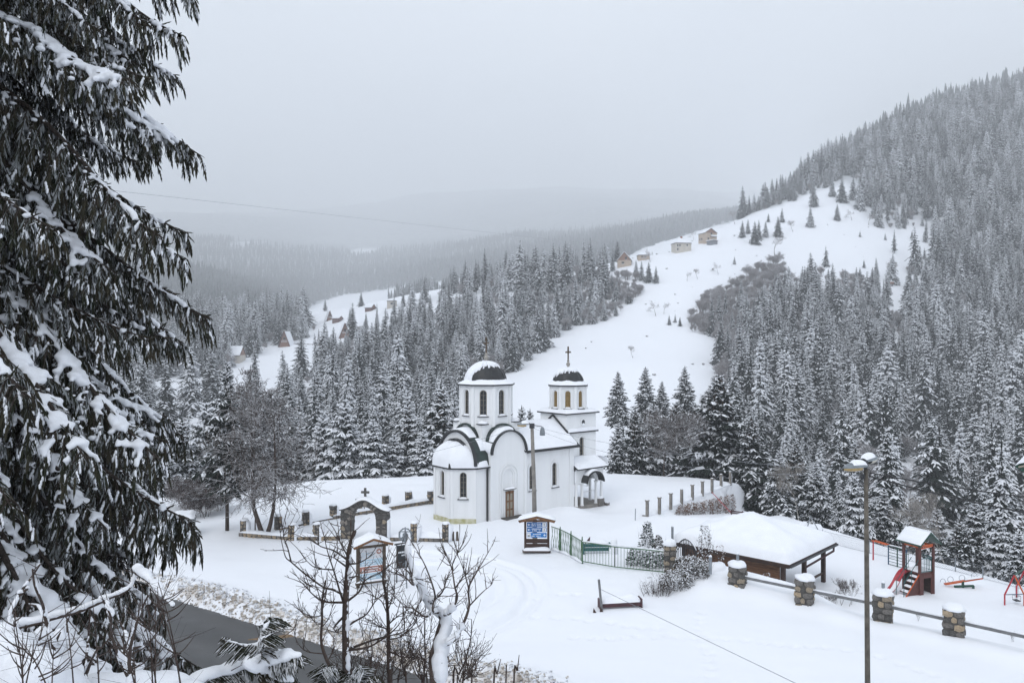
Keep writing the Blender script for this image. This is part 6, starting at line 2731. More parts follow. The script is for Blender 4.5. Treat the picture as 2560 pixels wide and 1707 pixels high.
nb_ = int(zone.sum())
scatter('leafless_thicket', np.stack([XB, YB, ZB - .2], 1)[zone], g.uniform(0, 6.28, nb_), g.uniform(.55, 1.15, nb_), g.integers(0, 3, nb_), BARE, 'grey-mauve leafless thicket between the snow field and the spruces')
print('thicket', nb_)

# --- far ridges
X2, Y2 = jitter_grid(-820, 760, 660, 1560, 9.0, g)
X2_, Y2_ = jitter_grid(-1200, 950, 1560, 2350, 13.5, g)
X2, Y2 = np.concatenate([X2, X2_]), np.concatenate([Y2, Y2_])
Z2 = ground_z(X2, Y2)
PX2, PY2 = proj(X2, Y2, Z2)
ok = (PX2 > -60) & (PX2 < 2640) & ~open_field(X2, Y2, Z2) & ~((PX2 < 120) & (PY2 > 0)) & (Y2 > 655)
X2, Y2, Z2 = X2[ok], Y2[ok], Z2[ok]
hid = hidden(X2, Y2, Z2, np.full(len(X2), 18.0))
X2, Y2, Z2 = X2[~hid], Y2[~hid], Z2[~hid]
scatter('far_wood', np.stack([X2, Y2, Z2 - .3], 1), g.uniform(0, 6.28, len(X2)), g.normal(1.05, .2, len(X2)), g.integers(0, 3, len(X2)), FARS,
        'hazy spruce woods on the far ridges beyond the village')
print('far trees', len(X2))

# ------------------------------------------------------------------ single trees near the square and on the open slopes
def ray_ground(px, py, y0=76.0, y1=900.0):
    """first ground point seen in the direction (px, py)"""
    ys = np.exp(np.linspace(math.log(y0), math.log(y1), 1500))
    xs = (px - 1280) / F * ys
    zz = ground_z(xs, ys)
    ray = CAM_Z + (853.5 - py) / F * ys
    hit = np.where(zz >= ray)[0]
    i = hit[0] if len(hit) else int(np.argmin(np.abs(zz - ray)))
    return Vector((xs[i], ys[i], zz[i]))


HD = {'dark': spruce_mesh('near_dark', 14, 3.7, 30, 11, 6, 61, snow=.34, sub=2, droop=.42, cone=260, sth=.10, needle='needles', split=True, ragged=.3),
      'mid': spruce_mesh('near_mid', 14, 3.3, 28, 10, 6, 62, snow=.50, sub=2, droop=.5, sth=.12, needle='needles', split=True, ragged=.3, cone=60),
      'snowy': spruce_mesh('near_snowy', 14, 4.2, 24, 11, 6, 63, snow=.72, sub=2, droop=.5, sth=.17, needle='needles', split=True, ragged=.34, shape=.75),
      'thin': spruce_mesh('near_thin', 14, 2.6, 26, 9, 5, 64, snow=.40, sub=2, droop=.3, sth=.10, needle='needles', split=True, ragged=.55, bare=.30)}


def near_tree(px, pt, y, kind, label, group=None, base=None, wide=1.0, rz=None):
    x = (px - 1280) / F * y
    zb = gz(x, y) if base is None else base
    zt = CAM_Z + (853.5 - pt) / F * y
    s_ = (zt - zb) / 14.0
    t = thing('spruce_tree', label, 'tree', (x, y, zb - .1), rs.uniform(0, 6) if rz is None else rz, group)
    t.scale = (s_ * wide, s_ * wide, s_)
    c_, k_ = HD[kind]
    for nm, me in (('crown', c_), ('trunk', k_)):
        o = bpy.data.objects.new(nm, me)
        COL.objects.link(o)
        o.parent = t
    return t


NT = [(1797, 933, 74, 'dark', 'tallest dark spruce with brown cones, rising right of the retaining wall', 1.2),
      (1879, 1036, 71, 'dark', 'dark spruce standing directly right of the tallest one', 1.0),
      (1948, 1118, 64, 'mid', 'slim spruce behind the right corner of the pavilion roof', .95),
      (1990, 1098, 70, 'dark', 'brown-topped spruce left of the tall street lamp', .9),
      (2040, 1150, 66, 'mid', 'spruce just left of the tall street lamp pole', 1.0),
      (2136, 1180, 64, 'snowy', 'broad snowy spruce filling the gap behind the tall lamp pole', .85),
      (2210, 1216, 66, 'mid', 'spruce right of the tall lamp pole, behind the climbing frame', 1.05),
      (2290, 1230, 66, 'snowy', 'snowy spruce rising straight behind the play tower roof', .8),
      (2342, 1262, 62, 'mid', 'spruce between play tower and birch', 1.1),
      (2436, 1245, 62, 'mid', 'spruce right of the birch, behind the seesaw', 1.05),
      (2498, 1290, 58, 'snowy', 'snowy spruce above the wire fence right of the seesaw', .95),
      (2548, 1320, 55, 'mid', 'spruce above the swing at the right edge', 1.0),
      (2400, 1300, 58, 'dark', 'low dark spruce behind the birch trunk', 1.3),
      (863, 997, 76, 'snowy', 'broad heavily snowed spruce behind the churchyard, above the gate cross', 1.0),
      (932, 1046, 75, 'snowy', 'lower snowy spruce right of the broad one behind the gate', 1.0),
      (1020, 1003, 78, 'mid', 'spruce left of the apse behind the churchyard', 1.0),
      (1102, 958, 79, 'mid', 'spruce half hidden by the left church drum', 1.1),
      (985, 1085, 76, 'snowy', 'short spruce filling in behind the rear wall posts', 1.2),
      (1060, 1070, 75, 'snowy', 'short snowy spruce close to the apse', 1.2),
      (808, 1026, 80, 'snowy', 'snowy spruce left of the broad one behind the gate', .9),
      (752, 1056, 82, 'mid', 'spruce behind the right stem of the twin larch', 1.0),
      (700, 1030, 80, 'mid', 'spruce between the stems of the twin larch', 1.0),
      (640, 1045, 78, 'snowy', 'spruce behind the left stem of the twin larch', 1.0),
      (515, 1005, 74, 'snowy', 'snowy spruce behind the bare-trunked tree at the left', 1.0),
      (455, 1040, 70, 'mid', 'spruce at the left beside the big foreground branches', 1.1),
      (395, 1060, 68, 'mid', 'spruce partly hidden by the foreground branches', 1.1),
      (330, 1030, 66, 'snowy', 'spruce glimpsed through the foreground branches', 1.1),
      (1588, 1020, 79, 'dark', 'brown-topped spruce directly right of the porch', .9),
      (1545, 1052, 78, 'mid', 'spruce close behind the belfry on its right', .9),
      (1634, 1002, 82, 'mid', 'snowy spruce behind the leafless tree right of the porch', 1.0),
      (1690, 1000, 84, 'dark', 'brown-topped spruce left of the tallest dark one', .8),
      (1735, 1050, 78, 'mid', 'spruce squeezed in left of the tallest dark one', .9),
      (1304, 1010, 82, 'mid', 'small spruce top between dome drum and lamp post', .8),
      (1325, 1018, 84, 'mid', 'second small spruce top beside the concrete lamp post', .7),
      (1340, 1046, 80, 'mid', 'lowest spruce top right of the concrete lamp post', .7)]
for px, pt, y, kd, lb, w_ in NT:
    near_tree(px, pt, y, kd, lb, 'spruces along the edge of the square', wide=w_ * (1.25 if kd != 'snowy' else 1.05))
near_tree(568, 901, 50.0, 'thin', 'tall spruce with a bare lower trunk left of the twin larch', None, base=GP(577, 1331).z, wide=.95)
for px, pt, lb in ((1545, 925, 'lone spruce at the foot of the snow field, leftmost of four'), (1614, 914, 'second spruce from the left at the foot of the snow field'),
                   (1655, 950, 'short third spruce from the left at the foot of the snow field'), (1712, 912, 'rightmost of four spruces at the foot of the snow field')):
    near_tree(px, pt, 128, 'mid', lb, 'four spruces at the foot of the snow field', base=P(px, 1062, 128).z, wide=1.15)


# --- spruces scattered over the upper slope
UP = [(1856, 593, 42), (1870, 583, 36), (1887, 610, 58), (1897, 600, 50), (1914, 593, 40), (1921, 555, 22), (1955, 556, 36), (1945, 592, 52), (2034, 518, 66), (2026, 567, 50), (2093, 551, 42),
      (2081, 490, 48), (2105, 507, 62), (2133, 500, 60), (2149, 523, 68), (2168, 513, 66), (2196, 567, 60), (2190, 517, 52), (1986, 503, 34), (1836, 660, 20), (1690, 620, 14),
      (1604, 700, 48), (1622, 705, 52), (1640, 708, 44), (1590, 690, 40), (1673, 812, 26), (1688, 806, 22), (1700, 815, 24), (2160, 670, 22), (2213, 600, 18), (2280, 598, 22), (2150, 592, 16),
      (903, 765, 36), (813, 762, 32), (875, 815, 44), (1240, 640, 30)]
for k, (px, py, hp) in enumerate(UP):
    q = ray_ground(px, py)
    o = link('spruce_tree', SPR[k % 5], loc=(q.x, q.y, q.z - .2), rz=k * 1.3, sc=max(2.5, hp * q.y / F) / 16.0)
    o.scale.x *= 1.25
    o.scale.y *= 1.25
    reg = ('scattered young spruce on the open upper slope of the right-hand hill', 'spruces of the open upper slope') if px > 1800 else \
        (('young spruce at the edge of the sloping snow field below the ridge houses', 'spruces by the snow field') if px > 1500 else ('small spruce standing by the far ridge meadow at the left', 'spruces by the ridge meadow'))
    tag(o, reg[0], 'tree', reg[1])
ORCH = [(1718, 703, 36, 'leafless fruit tree on the snow slope, left of three'), (1745, 698, 42, 'leafless fruit tree on the snow slope, middle of three'), (1796, 687, 44, 'leafless fruit tree on the snow slope, right of three'),
        (1936, 637, 72, 'tall leafless tree on the slope below the scattered spruces'), (1983, 580, 46, 'leafless tree among the scattered spruces of the upper slope'), (2130, 552, 40, 'leafless bush-like tree at the edge of the upper slope clearing'),
        (2172, 565, 44, 'rounded leafless tree by the upper slope clearing'), (1572, 658, 44, 'bare dark tree beside the brown ridge house'), (1626, 655, 46, 'bare tree just right of the small tan ridge house'),
        (1505, 683, 32, 'bare tree on the ridge left of the brown house'), (1583, 894, 48, 'lone leafless bush in the middle of the snow field'), (1640, 790, 54, 'leafless thicket at the top of the snow field'),
        (1660, 785, 44, 'second leafless thicket at the top of the snow field'), (1838, 560, 52, 'tall bare tree on the skyline left of the ridge forest'), (1735, 600, 34, 'bare tree between cream house and brick house'),
        (1615, 652, 30, 'low bare tree in front of the small tan ridge house'), (1310, 700, 40, 'rounded bare tree on the ridge above the forest'), (1395, 690, 40, 'bare tree crown on the ridge left of the houses')]
for k, (px, py, hp, lb) in enumerate(ORCH):
    q = ray_ground(px, py)
    o = link('bare_tree', ORM[k % 3], loc=(q.x, q.y, q.z - .1), rz=k * 2.1, sc=hp * q.y / F / 6.2)
    tag(o, lb, 'tree', 'leafless trees on the slopes')
# low tufts poking out of the snow slope
tf = bare_mesh('tuft', 1.6, 91, levels=2, multi=7, min_r=.014, spread=.6, up=.7)
g = np.random.default_rng(5)
tp = []
while len(tp) < 60:
    px, py = g.uniform(1450, 2200), g.uniform(560, 1000)
    q = ray_ground(px, py)
    if bool(open_field(np.array([q.x]), np.array([q.y]), np.array([q.z]))[0]) and (py < 720 or g.random() < .2):
        tp.append(q)
for k, q in enumerate(tp):
    o = link('dry_tuft', tf, loc=(q.x, q.y, q.z - .15), rz=k * 1.7, sc=g.uniform(.4, 1.0))
    tag(o, 'small tuft of dry brush poking through the open snow slope', 'brush', 'brush tufts on the snow slope')

# --- leafless trees near the square
BT = bare_mesh('near_bare', 8, 71, levels=4, spread=.62, min_r=.011, r0=.012, twig='bark_snow', n_tw=3)
BS = bare_mesh('near_shrub', 3, 72, levels=3, spread=.7, min_r=.009, r0=.008, twig='twig', multi=9, n_tw=4, up=.5)
BX = bare_mesh('near_sparse', 3, 75, levels=3, spread=.6, min_r=.006, r0=.007, twig='twig', multi=4, n_tw=2, up=.6)
BY = bare_mesh('near_sprig', 3, 76, levels=2, spread=.5, min_r=.012, r0=.01, twig='twig', multi=3, n_tw=2, up=.8, trunk_f=.35)
BB = bare_mesh('near_birch', 9, 73, levels=4, spread=.5, min_r=.010, r0=.008, twig='birch', n_tw=2, up=.8)
for px, py, y, hp, me, hh, lb in ((1662, 1206, 72, 196, BT, 7.6, 'leafless tree with snow-lined limbs right of the porch'), (2380, 1432, 52.5, 250, BB, 8.5, 'slim pale birch behind the playground fence'),
                                 (1998, 1330, 62, 150, BB, 8.5, 'thin pale birch left of the tall street lamp'), (1010, 1205, 73, 60, BS, 3, 'frosted bush at the forest edge left of the apse'), (925, 1208, 72, 50, BS, 3, 'reddish frosted bush behind the rear wall'),
                                 (505, 1300, 55, 130, BS, 3, 'bare spreading bush behind the rubbish container'), (555, 1290, 57, 120, BS, 3, 'bare bush left of the bare-trunked spruce'), (470, 1275, 58, 130, BS, 3, 'bare bush at the left beside the foreground branches'),
                                 (2080, 1440, 39.5, 88, BX, 3, 'bare twiggy shrub at the right corner of the pavilion'), (1985, 1450, 39.0, 52, BX, 3, 'low reddish shrub below the pavilion eave'), (1710, 1320, 46, 36, BY, 3, 'tiny bare shoot behind the stone gate pillar'),
                                 (2295, 1522, 38.5, 34, BY, 3, 'small bare sapling in front of the play tower'), (2534, 1574, 36, 40, BY, 3, 'small bare sapling below the swing'), (2110, 1450, 40.5, 110, BX, 3, 'taller bare shrub right of the pavilion downpipe'),
                                 (1760, 1205, 74, 34, BS, 3, 'dark brush under the spruces above the retaining wall'), (1700, 1200, 75, 34, BS, 3, 'dark brush behind the concrete posts')):
    x = (px - 1280) / F * y
    zb = gz(x, y)
    o = link('bare_tree' if hh > 5 else 'bare_shrub', me, loc=(x, y, zb), rz=rs.uniform(0, 6), sc=max(.12, hp * y / F / hh))
    tag(o, lb, 'tree' if hh > 5 else 'shrub')


# --- the twin-stemmed larch
def larch(name, stems, seed, dens=24, min_r=.016):
    g = np.random.default_rng(seed)
    A, B, RA, RB = [], [], [], []

    def seg(a, b, ra, rb):
        A.append(a)
        B.append(b)
        RA.append(ra)
        RB.append(rb)

    def br(p, d, ln, r, lev):
        n = 5 if lev == 0 else 3
        for i in range(n):
            d = _unit(d + g.normal(0, .16, 3) + np.array([0, 0, .03 - .03 * lev]))
            q = p + d * ln / n
            seg(p, q, r, max(r * .72, min_r * .7))
            p, r = q, max(r * .72, min_r)
            if lev < 2:
                for _ in range(2 if lev == 0 else 1):
                    ax = _unit(np.cross(d, g.normal(0, 1, 3)))
                    br(p, _unit(d * .6 + ax * .8), ln * g.uniform(.25, .5), max(r * .6, min_r), lev + 1)
    for pts, r0 in stems:
        pts = np.array(pts, float)
        for i in range(len(pts) - 1):
            n = max(2, int(np.linalg.norm(pts[i + 1] - pts[i]) / .25))
            for k in range(n):
                f0 = (i + k / n) / (len(pts) - 1)
                f1 = (i + (k + 1) / n) / (len(pts) - 1)
                a = pts[i] + (pts[i + 1] - pts[i]) * (k / n)
                b_ = pts[i] + (pts[i + 1] - pts[i]) * ((k + 1) / n)
                seg(a, b_, r0 * (1 - f0) + .012, r0 * (1 - f1) + .012)
                if a[2] > 2.3:
                    hfr = (a[2] - 2.3) / (pts[-1][2] - 2.3)
                    for _ in range(g.poisson(dens * .14)):
                        az = g.uniform(0, 6.28)
                        d = np.array([math.cos(az), math.sin(az), g.uniform(-.15, .35)])
                        br(a, _unit(d), (3.4 * (1 - hfr) ** .8 + .3) * g.uniform(.5, 1.1), r0 * .20 * (1 - f0) + min_r, 0)
    A, B, RA, RB = np.array(A), np.array(B), np.array(RA), np.array(RB)
    d = _unit(B - A)
    ref = np.where(np.abs(d[:, 2:3]) > .9, np.array([[1.0, 0, 0]]), np.array([[0, 0, 1.0]]))
    x = _unit(np.cross(d, ref))
    y = np.cross(d, x)
    big = RA > .03
    out = []
    for sel, k in ((big, 6), (~big, 3)):
        n = int(sel.sum())
        V = np.zeros((n, 2 * k, 3))
        for j in range(k):
            a_ = 2 * PI * j / k
            o = x[sel] * math.cos(a_) + y[sel] * math.sin(a_)
            V[:, j] = A[sel] + o * RA[sel][:, None]
            V[:, j + k] = B[sel] + o * RB[sel][:, None]
        base = (np.arange(n) * 2 * k)[:, None]
        T = np.concatenate([base + np.array([[j, (j + 1) % k, (j + 1) % k + k, j + k]]) for j in range(k)])
        out.append(np_mesh(name + ('_trunk' if k == 6 else '_twigs'), V.reshape(-1, 3), T, ['bark_snow']))
    return out


c = GP(662, 1340)
LT = thing('larch_tree', 'leafless dark larch with two stems forking low beside the front wall', 'tree', c)
y_ = c.y


def LQ(px, py, dy=0.0):
    q = P(px, py, y_ + dy) - c
    return (q.x, q.y, q.z)


tr_, tw_ = larch('larch', [([LQ(662, 1352), LQ(650, 1318), LQ(633, 1265), LQ(631, 1200), LQ(629, 1080), LQ(627, 915)], .17),
                           ([LQ(664, 1350), LQ(676, 1310), LQ(684, 1270), LQ(689, 1200), LQ(686, 1090), LQ(685, 968)], .15)], 31)
for nm, me in (('trunk', tr_), ('crown', tw_)):
    o = bpy.data.objects.new(nm, me)
    COL.objects.link(o)
    o.parent = LT
c = GP(638, 1336)
tr_, tw_ = larch('sapling', [([(0, 0, -.2), (0, 0, 1.4), (.02, 0, 2.8)], .035)], 32, dens=10, min_r=.008)
SL = thing('larch_sapling', 'thin leafless conifer sapling between the first wall post and the larch', 'tree', c)
for nm, me in (('trunk', tr_), ('crown', tw_)):
    o = bpy.data.objects.new(nm, me)
    COL.objects.link(o)
    o.parent = SL


# ------------------------------------------------------------------ shrubs and hedges
def bush_mesh(name, w, d, h, nst, nleaf, leaf, seed, lsz=.05, cone=False, stem='twig', snow=.45, sr=.009):
    g = np.random.default_rng(seed)
    tb = TB()
    V, T, mi = [], [], []
    for i in range(nst):
        a0 = np.array([g.uniform(-.5, .5) * w * .7, g.uniform(-.5, .5) * d * .7, -.1])
        tip = np.array([a0[0] * 1.5 + g.normal(0, .12 * w), a0[1] * 1.5 + g.normal(0, .12 * d), h * g.uniform(.55, 1.0)])
        for s_ in range(3):
            sd = _unit(np.cross(tip - a0, g.normal(0, 1, 3)))
            tb.tri((a0 - sd * sr)[None], (a0 + sd * sr)[None], tip[None], 2)
        for q in range(2):
            m_ = a0 + (tip - a0) * g.uniform(.3, .8)
            t2 = m_ + (tip - a0) * .35 + g.normal(0, .12, 3) * h
            sd = _unit(np.cross(t2 - m_, g.normal(0, 1, 3)))
            tb.tri((m_ - sd * sr * .7)[None], (m_ + sd * sr * .7)[None], t2[None], 2)
    if nleaf:
        z = g.uniform(0, 1, nleaf) ** (1.5 if cone else .8)
        a = g.uniform(0, 6.28, nleaf)
        rr = np.sqrt(g.uniform(.15, 1, nleaf))
        prof = (1 - z) ** .8 + .04 if cone else np.sqrt(np.clip(1 - (z - .25) ** 2 * 1.5, .05, 1))
        p = np.stack([np.cos(a) * rr * prof * w / 2, np.sin(a) * rr * prof * d / 2, z * h], 1)
        p += g.normal(0, .03, p.shape)
        dd = _unit(np.stack([np.cos(a), np.sin(a), g.normal(.3 if cone else 0, .5, nleaf)], 1))
        ln = lsz * g.uniform(.7, 1.8, nleaf)
        sdv = _unit(np.cross(dd, g.normal(0, 1, dd.shape)))
        _kites(tb, p, dd, ln, ln * .35, sdv, 0, sag=.2)
        k = g.random(nleaf) < snow
        _kites(tb, p[k], dd[k], ln[k] * .9, ln[k] * .4, _unit(np.cross(dd[k], np.array([0, 0, 1.0]))), 1, sag=.2, lift=.02, ridge=.03)
    Vv, Tt, m2 = tb.data()
    return np_mesh(name, Vv, Tt, [leaf, 'tree_snow', stem], m2)


def bush(name, px, py, y, w, d, h, nst, nleaf, leaf, lb, seed, lsz=.05, cone=False, snow=.45, cat='shrub'):
    x = (px - 1280) / F * y
    o = link(name, bush_mesh(name, w, d, h, nst, nleaf, leaf, seed, lsz, cone, snow=snow), loc=(x, y, gz(x, y) - .05))
    return tag(o, lb, cat)


bush('thuja', 1618, 1400, 43.5, 1.1, 1.0, 2.2, 6, 1500, 'thuja', 'pointed evergreen behind the green gate', 1, .10, True, .35)
bush('thuja', 1646, 1400, 43.0, .9, .9, 1.5, 6, 900, 'shrub_leaf', 'shorter brownish evergreen right of the pointed one', 2, .09, True, .35)
bush('low_evergreen', 1598, 1410, 42.8, 1.3, .9, .95, 8, 1100, 'thuja', 'rounded snowy evergreen left behind the green gate', 3, .09, False, .6)
bush('low_evergreen', 1642, 1415, 42.2, 1.5, .9, .95, 8, 1300, 'thuja', 'rounded snowy evergreen against the stone gate pillar', 4, .09, False, .6)
bush('bare_hedge', 1640, 1485, 37.8, 1.6, .8, .95, 80, 160, 'twig', 'bare upright twigs at the left end of the snowy hedge', 5, .05, False, .6)
bush('hedge_shrub', 1690, 1470, 38.2, 1.7, .9, .9, 60, 1400, 'shrub_leaf', 'snow-flecked leafy shrub in front of the dark wicket', 6, .06, False, .4)
bush('hedge_shrub', 1735, 1455, 38.8, 1.6, .9, 1.0, 60, 1500, 'shrub_leaf', 'snow-flecked leafy shrub at the right end of the hedge', 7, .06, False, .4)
bush('hedge_shrub', 1712, 1425, 39.6, 1.3, .8, 1.0, 40, 1000, 'shrub_leaf', 'taller leafy shrub hugging the wicket and pillar', 8, .06, False, .35)
bush('rose_bush', 1763, 1412, 39.8, .75, .7, 2.3, 24, 420, 'shrub_leaf', 'tall thin rose bush against the pavilion wall', 9, .06, False, .5)
bush('rose_bush', 1800, 1405, 40.0, .5, .5, 1.1, 14, 80, 'dry_leaf', 'small dry rose stems before the pavilion wall', 10, .05, False, .5)
bush('dry_flowers', 1915, 1430, 39.2, .6, .4, .55, 14, 60, 'dry_leaf', 'dry stalks below the pavilion planks', 11, .04, False, .5)
# dry creeper on the retaining wall
for k in range(7):
    f_ = .30 + .1 * k
    q = wp[0].lerp(wp[-1], f_) + nrm * .55
    w_ = .9 + .5 * f_
    o = link('dry_creeper', bush_mesh('dry_creeper', 1.9, .7, .35 + 1.25 * f_, 18, 520, 'dry_leaf', 200 + k, .07, False, snow=.12), loc=(q.x, q.y, gz(q.x, q.y) - .05), rz=math.atan2(d.y, d.x))
    tag(o, 'brown dry creeper clump at the foot of the retaining wall', 'creeper', 'dry creeper along the retaining wall')


# ------------------------------------------------------------------ houses on the ridge and in the village
def house(px, py, w, dp_, h, roof_h, label, wall, kind='gable', rz=0.0, wins=(), door=False, y=None, ov=.35, chimney=False, name='house', balcony=False, base=None):
    q = ray_ground(px, py) if y is None else P(px, py, y)
    t = thing(name, label, 'house', q, rz)
    mb = MB()
    if kind == 'aframe':
        mb.prism([(-w / 2, -dp_ / 2, -1), (w / 2, -dp_ / 2, -1), (0, -dp_ / 2, h)], (0, dp_, 0))
        mb.build('wall', wall, t)
        for sx in (-1, 1):
            mb = MB()
            mb.beam((0, -.3, h + .15), (sx * (w / 2 + .15), -.3, -.6), dp_ + .9, .22)
            rf = mb.build('roof', 'house_red', t)
            mb = MB()
            mb.beam((sx * .15, .1, h + .15), (sx * (w / 2 + .35), .1, -.6), dp_ + .5, .25)
            mb.build('snow', 'snow', rf)
        for z in (h * .28, h * .36):
            mb = MB()
            mb.box((0, -dp_ / 2 - .35, z), (w * .55, .12, .16))
            mb.build('balcony_rail', 'white_print', t)
        mb = MB()
        mb.box((0, -dp_ / 2 - .05, h * .5), (w * .2, .1, h * .16))
        mb.build('window', 'glass', t)
        return t
    mb.box((0, 0, h / 2 - 1.5), (w, dp_, h + 3))
    mb.build('wall', wall, t)
    if kind == 'gable':
        mb = MB()
        mb.prism([(-w / 2, -dp_ / 2 - .003, h), (w / 2, -dp_ / 2 - .003, h), (0, -dp_ / 2 - .003, h + roof_h)], (0, dp_ + .006, 0))
        mb.build('gable', 'house_wood' if wall != 'grey_wall' else wall, t)
        for sx in (-1, 1):
            e_ = Vector((sx * (w / 2 + ov), 0, h - ov * roof_h / (w / 2)))
            mb = MB()
            mb.beam((0, 0, h + roof_h + .06), e_ + Vector((0, 0, .06)), dp_ + 2 * ov, .12)
            rf = mb.build('roof', 'wood_dark', t)
            mb = MB()
            mb.beam((0, 0, h + roof_h + .26), e_ + Vector((0, 0, .26)), dp_ + 2 * ov - .15, .34)
            mb.build('snow', 'snow', rf)
    else:
        mb = MB()
        a, b_ = w / 2 + ov, dp_ / 2 + ov
        rl = max(0, (w - dp_) / 2)
        V = [(-a, -b_, h), (a, -b_, h), (a, b_, h), (-a, b_, h), (-rl, 0, h + roof_h), (rl, 0, h + roof_h)]
        mb.add(V, [(0, 1, 5, 4), (1, 2, 5), (2, 3, 4, 5), (3, 0, 4), (3, 2, 1, 0)])
        mb.build('roof', 'wood_dark', t)
        mb = MB()
        V = [(x * .99, y_ * .99, z + .28) for x, y_, z in V]
        mb.add(V, [(0, 1, 5, 4), (1, 2, 5), (2, 3, 4, 5), (3, 0, 4), (3, 2, 1, 0)])
        mb.build('roof_snow', 'snow', t)
    for (x, z, ww, hh, face) in wins:
        mb = MB()
        if face == 'f':
            mb.box((x, -dp_ / 2 - .02, z), (ww, .1, hh))
        else:
            mb.box((-w / 2 - .02 if face == 'l' else w / 2 + .02, x, z), (.1, ww, hh))
        wn = mb.build('window', 'glass', t)
        mb = MB()
        if face == 'f':
            mb.box((x, -dp_ / 2 - .05, z - hh / 2 - .06), (ww + .2, .14, .1))
        else:
            mb.box((-w / 2 - .05 if face == 'l' else w / 2 + .05, x, z - hh / 2 - .06), (.14, ww + .2, .1))
        mb.build('sill', 'white_print', wn)
    if chimney:
        mb = MB()
        mb.box((0, 0, h + roof_h + .2), (.9, .9, 1.4))
        mb.build('chimney', 'brick', t)
    if balcony:
        mb = MB()
        mb.box((w * .18, -dp_ / 2 - .6, h * .55), (w * .5, 1.2, .15))
        mb.build('balcony_floor', 'wood_dark', t)
        mb = MB()
        mb.box((w * .18, -dp_ / 2 - 1.2, h * .55 + .5), (w * .5, .08, .8))
        mb.build('balcony_rail', 'white_print', t)
    return t


house(1561, 663, 6.8, 7.5, 1.9, 4.0, 'steep-roofed brown wooden house on the snowy ridge, leftmost of the ridge houses', 'tan_wall', 'gable', -.15, ((.8, 2.9, 1.0, 1.2, 'f'), (-.7, .7, 1.2, 1.0, 'f')))
house(1608, 648, 5.6, 5.0, 1.6, 1.6, 'small tan house half hidden behind the ridge', 'tan_wall', 'hip', 0, ((-1, .8, .6, .9, 'f'), (.6, .8, .6, .9, 'f')))
house(1703, 628, 8.2, 6.5, 3.6, 3.0, 'cream house with a white pyramid roof on the snowy ridge', 'cream_wall', 'hip', .18, ((-3.2, 2.5, .7, 1.0, 'f'), (-2.0, 2.5, .7, 1.0, 'f'), (1.9, 2.7, .7, 1.0, 'f'), (-3.2, .5, .7, 1.1, 'f')), chimney=True)
house(1769, 606, 7.2, 6.8, 4.6, 2.4, 'tall brick and plaster house with a balcony, highest of the ridge houses', 'tan_wall', 'gable', .30, ((.3, 4.2, .8, 1.2, 'f'), (-1.6, 1.4, .8, 1.2, 'f'), (0, 1.5, .9, 1.2, 'l'), (1.8, 1.5, .9, 1.2, 'l')), balcony=True)
house(1780, 612, 4.6, 3.0, 1.8, .5, 'low grey shed below the brick house on the ridge', 'grey_wall', 'gable', .35, (), name='shed')
house(717, 864, 5.6, 6.0, 6.8, 0, 'reddish A-frame cabin with white balcony rails in the village clearing', 'house_wood', 'aframe', -.1, name='cabin')
house(860, 842, 5.4, 6.0, 6.6, 0, 'second A-frame cabin half hidden by spruces, right of the first', 'house_wood', 'aframe', .35, name='cabin')
house(844, 805, 5.0, 4.0, 1.9, 1.2, 'tiny dark hut on the ridge meadow above the second cabin', 'house_red', 'gable', 1.3, (), name='hut')
house(822, 800, 3.6, 4.0, 5.0, 0, 'narrow A-frame hut behind bare trees on the ridge meadow', 'house_wood', 'aframe', .5, name='hut')
house(926, 776, 5.5, 4.0, 1.4, 2.0, 'long low house with a gable at the lower edge of the ridge meadow', 'house_red', 'gable', 1.25, (), name='hut')
house(980, 768, 5.2, 5.0, 3.2, 1.5, 'pale house with one dark window among the ridge spruces', 'cream_wall', 'hip', .1, ((0, 1.8, 1.4, 1.1, 'f'),))
house(586, 905, 8.0, 7.0, 3.0, 3.6, 'house showing a broad white roof slope above the valley', 'cream_wall', 'gable', 1.57, ((2.0, 1.4, 1.0, 1.1, 'l'),))
house(474, 944, 7.0, 6.0, 4.6, 2.2, 'grey wooden two-storey house at the left village clearing', 'grey_wall', 'gable', .4, ((-.6, 3.4, .8, 1.0, 'f'),))
house(527, 1010, 6.0, 4.6, 1.6, 2.2, 'small tan house with a white roof low in the valley', 'tan_wall', 'gable', 1.1, ((0, .9, .7, .8, 'l'),))
q = ray_ground(476, 1004)
mb = MB()
mb.blob((0, 0, 0), (1.9, 1.9, 3.4), rough=.1, n=16, k=8)
o = mb.build('haystack', 'snow', loc=q, smooth=True)
tag(o, 'rounded snow-covered haystack low in the left valley clearing', 'haystack')
# timber deck by the cabin and fence line
q0, q1 = ray_ground(735, 862), ray_ground(830, 866)
mb = MB()
mb.beam((0, 0, .6), tuple(q1 - q0 + Vector((0, 0, .6))), .15, .2)
for k in range(9):
    mb.beam((q1 - q0) * (k / 8) + Vector((0, 0, -.3)), (q1 - q0) * (k / 8) + Vector((0, 0, .9)), .15)
o = mb.build('plank_fence', 'wood_grey', loc=q0)
tag(o, 'long low plank fence running right from the first A-frame cabin', 'fence')
# cable-car like hut in the forest lane
q = ray_ground(2224, 716)
t = thing('chairlift_hut', 'small dark wooden stand in the clear lane through the right-hand forest', 'hut', q)
mb = MB()
mb.box((0, 0, 1.4), (3.0, 2.0, 1.0))
mb.build('body', 'house_wood', t)
for sx in (-1, 1):
    mb = MB()
    mb.box((sx * 1.2, 0, .2), (.25, .25, 2.0))
    mb.build('leg', 'wood_dark', t)
mb = MB()
mb.box((0, 0, 2.05), (3.3, 2.2, .3))
mb.build('snow', 'snow', t)

